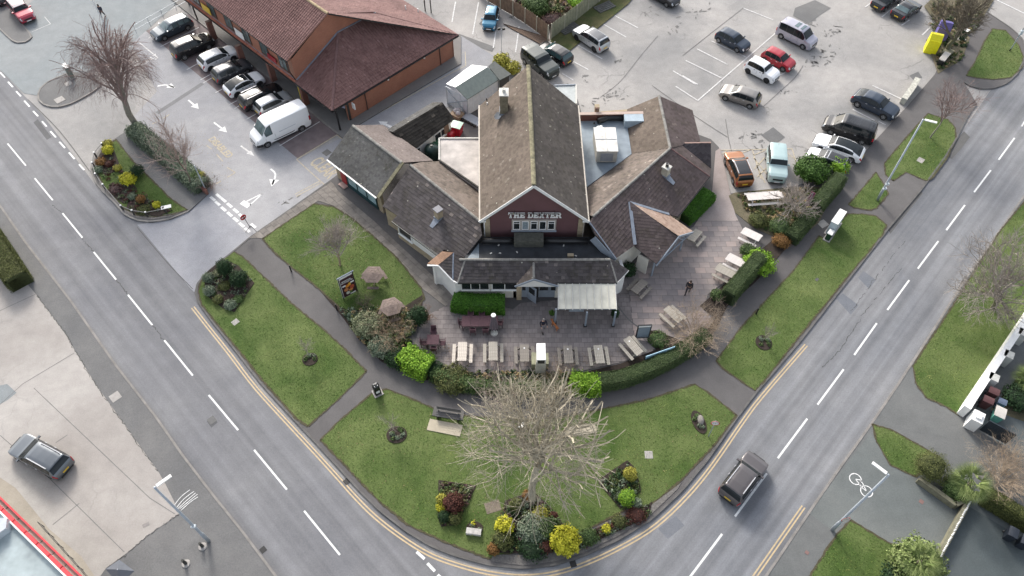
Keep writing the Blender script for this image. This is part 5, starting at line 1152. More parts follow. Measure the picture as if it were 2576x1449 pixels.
# upper windows in brown frames along the front
M_brownf = plain('brown_frame', (.05, .03, .025), .6); zb_ = ff.z+.35; zh = e_a.z-.25-zb_
k = 1.1
for i in range(6):
    p = uw+l_*(k)-r_*.06; window(pd, Vector((p.x, p.y, zb_)), -l_*-1, 1.5, max(.7, zh), lights=2, mf=M_brownf, fr=.12, mg=plain('office_glass', (.10, .13, .13), .15, var=.4, scale=1)); k += 3.3
def psign(k, w_, h_, z, m, name='shop_sign', out=.16, row=None):
    p = uw+l_*k-r_*out; a = Vector((p.x, p.y, z)); return MB().beam(a, a+l_*w_, .05, h_).build(name, m, pd)
psign(3.0, 1.5, .62, zb_+.42, plain('red_sign', (.32, .02, .03), .4)); psign(8.9, 1.6, .85, zb_+.42, M_white); psign(15.3, 1.7, .85, zb_+.42, plain('yellow_sign', (.72, .48, .05), .4))
MB().beam(e_a-r_*.0+Vector((0, 0, -.1)), Vector((e_a.x, e_a.y, ff.z+1.2)), .08, .08, up=Vector((1, 0, 0))).build('downpipe', M_black, pd); MB().beam(Vector((e_a.x, e_a.y, ff.z+1.2)), ff-r_*.1+Vector((0, 0, .1)), .08, .08, up=Vector((1, 0, 0))).build('downpipe', M_black, pd)
# ground floor walls
wb = P(880, 305, 0); rw0 = A+r_*((wb-A).dot(r_))+l_*.6; rw0 = Vector((wb.x, wb.y, 0)); lenR = (B-A).dot(r_)-(rw0-A).dot(r_)-.5
rwe = rw0+r_*lenR; wall(pd, [rw0, rwe], .0, 2.75, M_brick, side=1)
wall(pd, [rw0, rw0+l_*3+r_*1.2, rw0+l_*24+r_*1.2], .1, 2.7, plain('shopfronts', (.05, .045, .04), .4, var=.5, scale=.8), side=-1)
wall(pd, [rwe, rwe+l_*20], 0, 2.7, M_brick, side=1)
MB().beam(A+Vector((0, 0, -.1))-l_*.02, B+Vector((0, 0, -.1)), .14, .16).build('gutter', M_black, pd); MB().beam(A+Vector((0, 0, -.1)), A+l_*28+Vector((0, 0, -.1)), .12, .16).build('gutter', M_black, pd)
MB().slab([A+r_*.2+l_*.2+Vector((0, 0, -.12)), B-r_*.3+l_*.2+Vector((0, 0, -.12)), B+l_*12+Vector((0, 0, -.12)), A+r_*.2+l_*28+Vector((0, 0, -.12))], .06).build('soffit', M_dark, pd)
for kx_ in (.16, .86): 
    p = rw0+r_*(lenR*kx_)-l_*.08; MB().tube([(p.x, p.y, .05), (p.x, p.y, 2.7)], .05, 6).build('downpipe', plain('brown_pipe', (.06, .035, .03), .6), pd)
for kx_ in (.37, .71): p = rw0+r_*(lenR*kx_)-l_*.12; MB().box(p, (.16, .16, .16), 0, z0=2.2).build('wall_lamp', M_white, pd)
for px in ((858, 334-8), (598, 118-6), (706, 205-5)): pass
cp_ = P(856, 327, .1); MB().box((cp_.x, cp_.y, 0), (.14, .14, 2.6), R(45), z0=.1).build('canopy_post', M_black, pd)
for px in ((613, 158), (690, 202), (771, 262), (540, 97)): 
    c = P(*px, .1); MB().box((c.x, c.y, 0), (.6, .4, 2.3), R(45), z0=.1).build('brick_pier', M_brickpost, pd)
for px in ((534, 88), (760, 248)): c = P(*px, .1); MB().tube([(c.x, c.y, .1), (c.x, c.y, 1.7)], .14, 10).build('bollard_sleeve', plain('bright_yellow', (.75, .62, .02), .5), pd)
for px in ((497, 50), (476, 12)): c = P(*px, .1); MB().box((c.x, c.y, 0), (.14, .14, 2.6), R(45), z0=.1).build('canopy_post', M_black, pd)
for i, kx_ in enumerate((.3, 1.3, 2.2)): p = rw0+r_*(.25+kx_*.35)-l_*(.10)+Vector((0, 0, 1.5)); 
p = rw0-r_*.05+l_*.3; sg = MB().beam(Vector((p.x, p.y, 1.9)), Vector((p.x, p.y, 1.9))+l_*.9-r_*.3, .06, .7).build('wall_sign', plain('lilac_sign', (.5, .5, .66), .5, var=.3, scale=5), pd)
p = rw0+r_*.5-l_*.3; MB().beam(Vector((p.x, p.y, 2.0)), Vector((p.x, p.y, 2.0))-l_*.45, .1, .7).build('alarm_sign', M_white, pd)
# rooflight and pipes on the pale rear slope
sl = P(*Z(1545, 30), 7.0); nS = plane(ur, ur+l_, Vector((B.x, B.y, 2.8))+l_*0)
c = onp(*Z(1550, 28), nS); MB().slab([c+l_*.6+r_*.4*0, c-l_*.6, c-l_*.6+(Vector((r_.x, r_.y, -.5))).normalized()*.9, c+l_*.6+(Vector((r_.x, r_.y, -.5))).normalized()*.9], .08).build('rooflight', M_white, pd)
for q in ((2085, 90), (2200, 115)): c = onp(*Z(*q), nS); MB().tube([c, c+Vector((0, 0, .5))], .07, 6).build('vent_pipe', M_white, pd)
base(pd, (A.x, A.y, .1))
for i, k in enumerate((.0,)): pass
# ----------------------------------------------------------------- shop on the lower left corner with red fascia
cs = thing('corner_shop', 'corner shop roof of pale grey felt with a red fascia gutter on the forecourt edge', 'shop')
ZC = 3.6
a0, a1 = P(-40, 1240, ZC), P(200, 1475, ZC); d_ = (a1-a0).normalized(); n_ = Vector((-d_.y, d_.x, 0)); n_ = n_ if n_.x > 0 else -n_
MB().prism([(p.x, p.y) for p in (a0-d_*3, a1+d_*2, a1+d_*2-n_*12, a0-d_*3-n_*12)], .1, ZC-.15).build('flat_roof', plain('weathered_felt', (.36, .42, .43), .7, var=.3, scale=.6, bmp=.1), cs)
M_redf = plain('red_fascia', (.62, .06, .07), .45)
MB().beam(a0-d_*3-n_*.12, a1+d_*2-n_*.12, .1, .3).build('roof_trim', M_white, cs)
for i in range(12):
    p, q = (a0-d_*3).lerp(a1+d_*2, (i+.03)/12), (a0-d_*3).lerp(a1+d_*2, (i+.97)/12)
    MB().beam(p+n_*.04, q+n_*.04, .24, .26).build('fascia_panel', M_redf, cs); MB().beam(p+n_*.28+Vector((0, 0, -.12)), q+n_*.28+Vector((0, 0, -.12)), .2, .12).build('canopy_panel', M_sand_ if False else A_sand, cs)
MB().beam(a0-d_*3+n_*.44, a1+d_*2+n_*.44, .1, .22).build('fascia_rail', M_redf, cs)
MB().prism([(p.x, p.y) for p in (P(-30, 1308, ZC), P(28, 1310, ZC), P(25, 1335, ZC), P(-30, 1375, ZC))], ZC-.15, ZC+.5).build('plant_cover', plain('pale_cover', (.5, .53, .56), .5, var=.1), cs)
base(cs, (a1.x, a1.y, .1))
# ================================================================= VEHICLES
def paint(name, c, metal=.3, rough=.3): return plain('paint_'+name, c, rough, metal, var=.03, coat=.7)
M_cglass = plain('car_glass', (.014, .019, .022), .06, var=.2, scale=1, spec=.35)
M_cglassl = plain('car_glass_pale', (.10, .15, .16), .06, var=.4, scale=1.2, spec=.9)
M_tyre = plain('tyre_rubber', (.018, .018, .018), .8); M_rim = plain('alloy_rim', (.42, .43, .44), .3, .7); M_rimd = plain('dark_rim', (.05, .05, .055), .35, .5)
M_trim = plain('black_trim', (.022, .022, .024), .55); M_under = plain('underbody', (.01, .01, .01), .9)
M_tail = plain('tail_lamp_red', (.45, .01, .02), .2, coat=.5); M_head = plain('head_lamp', (.62, .66, .7), .1, .3, coat=.6)
M_py = plain('plate_yellow', (.75, .50, .04), .5); M_pw = plain('plate_white', (.75, .75, .74), .5); M_chrome = plain('chrome_rail', (.6, .6, .62), .4, .3)
KIND = {
 'hatch': dict(top=[(0,.40),(.012,.56),(.03,.66),(.075,.84),(.115,.945),(.2,.985),(.35,1),(.52,.985),(.585,.94),(.74,.685),(.78,.655),(.9,.60),(.965,.53),(.992,.44),(1,.34)], belt=.635, scr=(.595,.735), rear=(.035,.105), side=[(.135,.30),(.32,.475),(.49,.66)]),
 'estate': dict(top=[(0,.40),(.01,.58),(.03,.68),(.07,.88),(.10,.955),(.25,.99),(.4,1),(.52,.985),(.575,.94),(.72,.69),(.76,.655),(.9,.60),(.97,.52),(.993,.43),(1,.33)], belt=.64, scr=(.585,.715), rear=(.032,.09), side=[(.10,.21),(.23,.37),(.39,.50),(.515,.65)]),
 'suv': dict(top=[(0,.38),(.01,.56),(.028,.66),(.06,.88),(.09,.955),(.2,.99),(.4,1),(.54,.985),(.595,.94),(.715,.72),(.75,.695),(.9,.64),(.968,.57),(.992,.47),(1,.34)], belt=.655, scr=(.605,.71), rear=(.03,.08), side=[(.10,.22),(.24,.42),(.44,.575),(.59,.68)]),
 'suvcoupe': dict(top=[(0,.42),(.01,.60),(.045,.70),(.14,.84),(.25,.94),(.4,1),(.53,.985),(.59,.94),(.715,.71),(.75,.68),(.9,.62),(.968,.55),(.992,.46),(1,.34)], belt=.655, scr=(.60,.71), rear=(.06,.22), side=[(.20,.38),(.40,.555),(.57,.67)]),
 'saloon': dict(top=[(0,.40),(.01,.60),(.03,.685),(.12,.70),(.15,.72),(.28,.93),(.40,1),(.50,.99),(.56,.94),(.70,.70),(.75,.66),(.9,.60),(.97,.51),(.993,.42),(1,.33)], belt=.655, scr=(.565,.695), rear=(.155,.28), side=[(.24,.38),(.40,.52),(.535,.63)]),
 'boxy': dict(top=[(0,.36),(.006,.56),(.02,.66),(.035,.93),(.055,.98),(.2,1),(.5,.995),(.58,.97),(.66,.72),(.69,.685),(.9,.655),(.972,.61),(.992,.5),(1,.34)], belt=.64, scr=(.585,.655), rear=(.018,.038), side=[(.07,.24),(.26,.42),(.44,.555),(.565,.63)]),
 'mini': dict(top=[(0,.40),(.012,.56),(.035,.66),(.075,.88),(.11,.96),(.25,1),(.5,.99),(.60,.94),(.70,.72),(.735,.69),(.88,.64),(.955,.56),(.99,.44),(1,.34)], belt=.645, scr=(.605,.69), rear=(.035,.09), side=[(.11,.27),(.29,.44),(.455,.65)]),
 'mpv': dict(top=[(0,.34),(.006,.54),(.02,.62),(.045,.92),(.07,.975),(.2,1),(.62,.995),(.68,.95),(.82,.62),(.86,.575),(.95,.51),(.988,.42),(1,.30)], belt=.54, scr=(.69,.815), rear=(.02,.05), side=[(.08,.26),(.28,.46),(.48,.62),(.635,.76)]),
 'van': dict(top=[(0,.20),(.004,.95),(.015,.985),(.1,1),(.6,1),(.70,.985),(.76,.93),(.87,.58),(.90,.52),(.965,.44),(.99,.36),(1,.24)], belt=.50, scr=(.765,.865), rear=None, side=[(.70,.815)]),
}
PLAN = [(0,.80),(.012,.88),(.04,.955),(.12,.995),(.3,1),(.75,1),(.88,.985),(.945,.93),(.98,.83),(1,.68)]
def ip(tab, x):
    return float(np.interp(x, [p[0] for p in tab], [p[1] for p in tab]))
class Shell:
    def __init__(s, kind, L, W, H, wb=None):
        s.k = KIND[kind]; s.kind = kind; s.L, s.W, s.H = L, W, H; s.r = .33 if kind != 'van' else .36
        if kind in ('suv', 'suvcoupe', 'boxy'): s.r = .365
        s.xa = (.19 if kind != 'van' else .20)*L; s.xb = (.80 if kind != 'van' else .83)*L
        if kind in ('hatch', 'mini'): s.xa = .175*L; s.xb = .80*L
        s.sill = .24 if kind in ('suv', 'boxy', 'suvcoupe', 'van') else .19
    def ring(s, x):                                   # half section at x (metres from the tail): list of (y, z)
        u = x/s.L; w_ = s.W/2*ip(PLAN, u); zt = ip(s.k['top'], u)*s.H; belt = min(s.k['belt']*s.H+.02*s.H*(1-u), zt-.03)
        sill = s.sill+(.10 if u < .02 or u > .98 else 0)
        z0 = sill
        for xw in (s.xa, s.xb):
            d = abs(x-xw); Rr = s.r+.055
            if d < Rr: z0 = max(z0, s.r+math.sqrt(Rr*Rr-d*d))
        z1 = max(s.H*.27, z0+.015); z2 = max(belt-.10*s.H, z1+.02); z3 = max(belt, z2+.015)
        zt = max(zt, z3+.02); cab = max(0, zt-z3); wr = w_*.965-min(cab, .6)*(.36 if s.kind not in ('van', 'boxy', 'mpv') else .14)-.02
        dz = min(.05, cab*.35)
        return [(w_*.93, z0), (w_, z1), (w_, z2), (w_*.97, z3), (wr, zt-dz), (wr*.90, zt-dz*.22), (wr*.5, zt), (0, zt+.006)]
    def pt(s, x, v, side=1):
        r = s.ring(min(max(x, 0), s.L)); i = min(int(v), 6); k = v-i
        return Vector((x-s.L/2, side*(r[i][0]*(1-k)+r[i+1][0]*k), r[i][1]*(1-k)+r[i+1][1]*k))
    def stations(s):
        xs = set(np.round(np.linspace(0, s.L, 46), 3)); 
        for u, _ in s.k['top']: xs.add(round(u*s.L, 3))
        for u, _ in PLAN: xs.add(round(u*s.L, 3))
        for xw in (s.xa, s.xb):
            for a in np.linspace(-1, 1, 13): xs.add(round(xw+math.sin(a*math.pi/2)*(s.r+.054), 3))
        return sorted(xs)
    def body(s):
        mb = MB(); xs = s.stations(); rows = []
        for x in xs:
            r = s.ring(x); row = [(x-s.L/2, y, z) for y, z in r]+[(x-s.L/2, -y, z) for y, z in reversed(r[:-1])]
            rows.append(row)
        n = len(rows[0]); vs_ = [p for r in rows for p in r]; ff = []
        for i in range(len(rows)-1):
            for j in range(n-1): ff.append((i*n+j, i*n+j+1, (i+1)*n+j+1, (i+1)*n+j))
        ff.append(tuple(range(n))); o = (len(rows)-1)*n; ff.append(tuple(reversed(range(o, o+n))))
        mb.add(vs_, ff); return mb
    def patch(s, x0, x1, v0, v1, side=1, off=.008, nx=6, nv=4, both=False, skew=0.0):
        mb = MB(); vs_ = []; sides = [side]
        if both:
            cols = [(v, 1) for v in np.linspace(v0, 7, nv)]+[(v, -1) for v in reversed(np.linspace(v0, 7, nv)[:-1])]
        else: cols = [(v, side) for v in np.linspace(v0, v1, nv)]
        for i in range(nx+1):
            for v, sd__ in cols:
                x = x0+(x1-x0)*i/nx+skew*(v-v0); e = .01
                p = s.pt(x, v, sd__); px = s.pt(x+e, v, sd__)-s.pt(x-e, v, sd__); pv = s.pt(x, min(v+e, 6.999), sd__)-s.pt(x, max(v-e, 0), sd__)
                n_ = pv.cross(px)*sd__; 
                if n_.length < 1e-9: n_ = Vector((0, 0, 1))
                vs_.append(p+n_.normalized()*off)
        m_ = len(cols)
        mb.add(vs_, [(i*m_+j, i*m_+j+1, (i+1)*m_+j+1, (i+1)*m_+j) for i in range(nx) for j in range(m_-1)]); return mb
WHEEL = {}
def wheel_meshes(r, dark):
    k = (r, dark)
    if k in WHEEL: return WHEEL[k]
    tw = .11
    ty = MB().lathe((0, 0, 0), [(r*.62, -tw), (r*.9, -tw), (r, -tw*.7), (r, tw*.7), (r*.9, tw), (r*.62, tw)], 22, 0, 'Y')
    tm = ty.mesh('tyre', M_tyre, True)
    rm = MB(); rm.lathe((0, 0, 0), [(r*.64, -.10), (r*.60, .06), (r*.64, .10), (r*.56, .10)], 22, 0, 'Y'); rm.lathe((0, 0, 0), [(r*.60, .03), (0, .03)], 16, 1, 'Y')
    for i in range(5):
        a = 2*math.pi*i/5; rm.beam((0, .075, 0), (math.cos(a)*r*.58, .085, math.sin(a)*r*.58), .07, .03, up=Vector((0, 1, 0)))
    WHEEL[k] = (tm, rm.mesh('rim', [M_rimd if dark else M_rim, M_trim], False)); return WHEEL[k]
def car(label, kind, rear, front, paint_m, L, W, H, roof=None, glass=None, group=None, name='parked_car', cat='car', rails=None, dark_rims=False, sunroof=False, plate_rear=True, z=.0, cladding=False, zpx=.5, panorama=False, taxi=None, bonnet=None, hatchblack=False):
    a, b = P(rear[0], rear[1], zpx+z), P(front[0], front[1], zpx+z); c = (a+b)/2; d = b-a
    root = thing(name, label, cat, (c.x, c.y, z), math.atan2(d.y, d.x), group)
    s = Shell(kind, L, W, H); gl = glass or M_cglass; k = s.k
    s.body().build('body', paint_m, root, smooth=True)
    for o in root.children: set_smooth(o)
    MB().box((0, 0, 0), (L*.9, W*.82, .3), 0, z0=s.sill+.02).build('underbody', M_under, root)
    mb = MB(); 
    for xw in (s.xa, s.xb): mb.box((xw-L/2, 0, 0), (s.r*2+.1, W*.84, .12), 0, z0=s.r+.28)
    mb.build('wheel_housing', M_under, root, stuff=True)
    if k['scr']: s.patch(k['scr'][0]*L, k['scr'][1]*L, 4.35, 7, both=True, nv=5).build('windscreen', gl, root, smooth=True)
    if k['rear']: s.patch(k['rear'][0]*L, k['rear'][1]*L, 4.5, 7, both=True, nv=5).build('rear_window', gl, root, smooth=True)
    for sd__ in (1, -1):
        s.patch((k['side'][0][0]-.008)*L, (k['side'][-1][1]+.006)*L, 3.04, 3.97, sd__, nx=12, off=.004).build('window_frame', M_trim, root, smooth=True)
        for (x0, x1) in k['side']:
            v1_ = 3.93; s.patch(x0*L, x1*L, 3.08, v1_, sd__, nx=5).build('side_window', gl, root, smooth=True)
        s.patch(.955*L, .992*L, 2.0, 3.35, sd__, nx=4, off=.012).build('headlight', M_head, root, smooth=True)
        s.patch(.955*L, .975*L, 3.3, 4.6, sd__, nx=3, off=.010).build('headlight', M_head, root, smooth=True)
        if kind in ('mpv', 'boxy', 'van', 'suv'): s.patch(.006*L, .035*L, 1.6, 3.1, sd__, nx=3, off=.014).build('tail_light', M_tail, root, smooth=True)
        else: s.patch(.004*L, .045*L, 1.9, 3.2, sd__, nx=3, off=.014).build('tail_light', M_tail, root, smooth=True)
        p = s.pt((k['scr'][1]-.035)*L, 3.1, sd__); mm = MB(); mm.box((p.x, p.y+sd__*.12, p.z+.07), (.12, .2, .13)); mm.build('mirror', paint_m if not dark_rims else M_trim, root)
        if rails: 
            q0, q1 = s.pt(.14*L, 4.6, sd__), s.pt(.52*L, 4.6, sd__); MB().beam(q0+Vector((0, 0, .09)), q1+Vector((0, 0, .09)), .06, .045).build('roof_rail', rails, root)
        s.patch(.21*L, .79*L, .02, .55 if cladding else .3, sd__, nx=14, off=.010).build('sill_trim', M_trim, root, smooth=True)
        for xx in ((.44 if kind != 'van' else .66), .62 if kind not in ('van',) else .83):
            mb = s.patch(xx*L-.008, xx*L+.008, .7, 3.0, sd__, nx=1, off=.004, nv=5); mb.build('door_seam', M_trim, root)
        if kind != 'van': 
            for xx in (.36, .55): p = s.pt(xx*L, 2.3, sd__); MB().box((p.x, p.y+sd__*.015, p.z), (.18, .03, .03)).build('door_handle', M_chrome if not dark_rims else M_trim, root)
    mb = MB(); zt_ = ip(k['top'], .993)*H
    MB().box((L/2-.02, 0, 0), (.07, W*.52, .16), 0, z0=zt_*.78).build('grille', M_trim, root); MB().box((L/2-.03, 0, 0), (.08, W*.66, .13), 0, z0=.26).build('lower_grille', M_trim, root)
    MB().box((L/2+.02, 0, 0), (.02, .52, .11), 0, z0=.40).build('number_plate', M_pw, root)
    MB().box((-L/2-.005, 0, 0), (.03, W*.62, .15), 0, z0=.24).build('rear_bumper', M_trim, root)
    if plate_rear: MB().box((-L/2-.012, 0, 0), (.03, .52, .12), 0, z0=max(.42, H*.36)).build('number_plate', M_py, root)
    if roof: s.patch(.12*L if kind != 'saloon' else .30*L, k['scr'][0]*L-.03, 4.05, 7, both=True, nv=6, off=.006, nx=10).build('roof', roof, root, smooth=True)
    if panorama: s.patch(.20*L, k['scr'][0]*L-.06, 5.15, 7, both=True, nv=4, off=.012, nx=8).build('glass_roof', M_cglass, root, smooth=True)
    if sunroof:
        for x0, x1 in (((.40, .50), (.56, .63)) if kind == 'mpv' else ((.42, .54),)): s.patch(x0*L, x1*L, 5.6, 7, both=True, nv=3, off=.014, nx=3).build('sunroof', M_cglassl, root, smooth=True)
    if kind not in ('van',): MB().tube([s.pt(.12*L, 7)+Vector((0, 0, 0)), s.pt(.12*L, 7)+Vector((-.1, 0, .09))], .012, 5).build('aerial', M_trim, root)
    mb = MB()
    for x_ in (k['scr'][1]*L-.02,): mb.beam(s.pt(x_, 4.8, 1)+Vector((0, 0, .02)), s.pt(x_-.35, 6.2, 1)+Vector((0, 0, .03)), .02, .015)
    mb.build('wiper', M_trim, root)
    if bonnet: s.patch(.75*L, .955*L, 4.0, 7, both=True, nv=5, off=.006, nx=6).build('bonnet', bonnet, root, smooth=True)
    tm, rm = wheel_meshes(s.r, dark_rims)
    for xw in (s.xa, s.xb):
        for sd__ in (1, -1):
            wh = obj('wheel', tm, root, (xw-L/2, sd__*(W/2-.115), s.r), (0, 0, 0 if sd__ > 0 else math.pi)); obj('rim', rm, wh)
    return root, s
def set_smooth(o):
    me = o.data
    try:
        me.set_sharp_from_angle(angle=R(38))
    except Exception: pass
BAYG = 'cars parked in the bays before the shopping parade'
CPG = 'cars parked in the pub car park'
black = paint('black', (.012, .013, .015), .2, .22); navy = paint('navy', (.02, .035, .06)); white = paint('white', (.83, .84, .85), 0, .35)
silver = paint('silver', (.48, .50, .52), .5, .3); dgrey = paint('dark_grey', (.07, .075, .085), .4); grey = paint('warm_grey', (.23, .215, .20), .5)
slate = paint('slate_blue', (.045, .065, .085), .4); red = paint('red', (.36, .012, .025), .1); orange = paint('orange', (.33, .125, .04), .45); mint = paint('mint', (.38, .50, .50), .1)
blue = paint('teal_blue', (.01, .13, .23), .3); lilac = paint('lilac_silver', (.42, .41, .47), .4); taupe = paint('taupe', (.12, .108, .108), .5); green = paint('dark_green_black', (.018, .028, .026), .3)
car('black car at the top left corner just in front of the red one', 'hatch', (-40, -28), (18, 8), black, 4.2, 1.78, 1.48)
car('red SUV with a painted roof reflection parked beside the kerbed island', 'suv', (30, 0), (81, 60), paint('crimson', (.36, .02, .05), .2), 4.35, 1.83, 1.6, roof=plain('painted_roof_reflection', (.6, .6, .6), .3), plate_rear=True)  # pale roof patch is a reflection painted over the red
car('dark blue estate car in the end bay beside the railing', 'estate', (476, 52), (388, 92), slate, 4.75, 1.83, 1.48, group=BAYG, glass=M_cglassl)
car('black SUV with glossy roof in the bay nearest the yellow post', 'suv', (436, 140), (534, 98), black, 4.75, 1.92, 1.72, group=BAYG)
car('white hatchback between the black SUV and the grey car', 'hatch', (503, 168), (596, 126), white, 4.4, 1.82, 1.5, group=BAYG, dark_rims=True)
car('dark grey hatchback between two white cars in the parade bays', 'hatch', (535, 202), (632, 158), dgrey, 4.3, 1.8, 1.5, group=BAYG)
car('white coupe with a black glass roof in the parade bays', 'suvcoupe', (570, 234), (660, 192), white, 4.3, 1.8, 1.42, group=BAYG, panorama=True, dark_rims=True)
car('black estate with silver roof rails in the parade bays', 'estate', (608, 267), (706, 222), black, 4.7, 1.85, 1.52, group=BAYG, rails=M_chrome)
car('silver car half hidden behind the white van', 'hatch', (644, 283), (732, 240), silver, 4.0, 1.72, 1.45, group=BAYG, bonnet=None)
vn, vs_s = car('large white panel van with a high roof in the last occupied bay', 'van', (768, 296), (642, 355), white, 6.1, 2.05, 2.55, group=None, name='panel_van', cat='van', glass=M_cglassl, plate_rear=False, zpx=.6)
car('small teal blue car parked behind the shopping parade', 'hatch', (1240, 26), (1229, 72), blue, 3.7, 1.62, 1.45, z=0)
car('black boxy four-by-four behind the pub roof ridge', 'boxy', (1322, 133), (1396, 192), green, 4.9, 1.98, 1.85, group=CPG)
car('black hatchback parked beside the black four-by-four', 'hatch', (1428, 155), (1362, 116), black, 4.4, 1.82, 1.47, group=CPG, glass=plain('car_glass_teal', (.03, .07, .075), .06, spec=.9))
car('white and silver SUV with black roof parked by the green fence', 'suv', (1521, 122), (1452, 76), silver, 4.65, 1.87, 1.65, group=CPG, roof=dgrey, dark_rims=True, cladding=True, bonnet=white)
car('dark car cut off by the top edge of the car park', 'hatch', (1640, -25), (1696, 6), black, 4.3, 1.8, 1.48, group=CPG)
car('navy hatchback in the middle row nearest the pub', 'hatch', (1807, 84), (1880, 123), navy, 4.0, 1.72, 1.46, group=CPG)
car('silver lilac people carrier with roof windows', 'mpv', (1960, 72), (2048, 115), lilac, 4.6, 1.8, 1.98, group=CPG, sunroof=True, glass=M_cglass, name='people_carrier', cat='people carrier')
car('red hatchback squeezed beside the small white car', 'hatch', (1922, 134), (1994, 170), red, 3.7, 1.66, 1.5, group=CPG)
car('small white upright car beside the red hatchback', 'mini', (1878, 160), (1956, 200), white, 3.75, 1.69, 1.6, group=CPG, dark_rims=True)
car('grey hatchback standing alone in the front row', 'hatch', (1908, 258), (1816, 227), grey, 4.25, 1.8, 1.47, group=CPG)
car('black saloon at the top edge left of the other black saloon', 'saloon', (2201, 20), (2262, -18), black, 4.6, 1.83, 1.42, group=CPG)
car('black saloon parked nearest the yellow recycling bank', 'saloon', (2254, 42), (2306, 8), black, 4.2, 1.84, 1.38, group=CPG, glass=M_cglassl)
car('black coupe-roofed SUV near the end of the low wall', 'suvcoupe', (2147, 240), (2256, 292), navy, 4.75, 1.9, 1.62, group=CPG)
car('long black people carrier with a ribbed roof', 'mpv', (2203, 350), (2068, 306), black, 5.1, 1.95, 1.92, group=CPG, name='people_carrier', cat='people carrier')
car('white coupe with a black glass roof beside the black people carrier', 'suvcoupe', (2168, 394), (2050, 352), white, 4.9, 1.86, 1.42, group=CPG, panorama=True)
car('silver car with black roof partly hidden by the green bush', 'hatch', (2128, 424), (2034, 387), silver, 4.2, 1.75, 1.42, group=CPG, roof=black, bonnet=white)
car('orange SUV with a black glass roof in the hatched bay', 'suv', (1871, 461), (1842, 392), orange, 4.35, 1.82, 1.6, group=CPG, roof=black, rails=M_chrome, cladding=True)
car('pale mint four-by-four parked beside the orange car', 'boxy', (1949, 375), (1955, 462), mint, 4.3, 1.8, 1.8, group=CPG)
car('taupe hatchback with silver roof rails driving up the right hand road', 'mini', (1829, 1256), (1909, 1152), taupe, 4.25, 1.86, 1.56, rails=M_chrome, name='moving_car', z=.0)
car('grey estate car parked alone on the pale forecourt', 'estate', (166, 1182), (42, 1115), paint('steel', (.13, .145, .16), .6), 4.95, 1.88, 1.47, name='parked_car', z=.11, rails=M_chrome)
# van extras: black lower bumper and side door rails
s = vs_s
for sd__ in (1, -1):
    s.patch(.90*6.1, .995*6.1, .1, 1.0, sd__, nx=6, off=.02).build('bumper', M_trim, vn, smooth=True)
    p, q = s.pt(.28*6.1, 2.9, sd__), s.pt(.58*6.1, 2.9, sd__); MB().beam(p+Vector((0, sd__*.01, 0)), q+Vector((0, sd__*.01, 0)), .02, .03).build('door_rail', M_galv, vn)
    s.patch(.22*6.1, .80*6.1, .6, .85, sd__, nx=4, off=.012).build('side_moulding', M_trim, vn)
# ribs on the black people carrier's roof
pcs = [o for o in bpy.data.objects if o.get('label') == 'long black people carrier with a ribbed roof'][0]; s = Shell('mpv', 5.1, 1.95, 1.92)
for v, sd__ in ((7, 1), (6.55, 1), (6.1, 1), (5.6, 1), (6.55, -1), (6.1, -1), (5.6, -1)): MB().beam(s.pt(.1*5.1, min(v, 6.999), sd__)+Vector((0, 0, .01)), s.pt(.6*5.1, min(v, 6.999), sd__)+Vector((0, 0, .01)), .03, .02).build('roof_rib', dgrey, pcs)
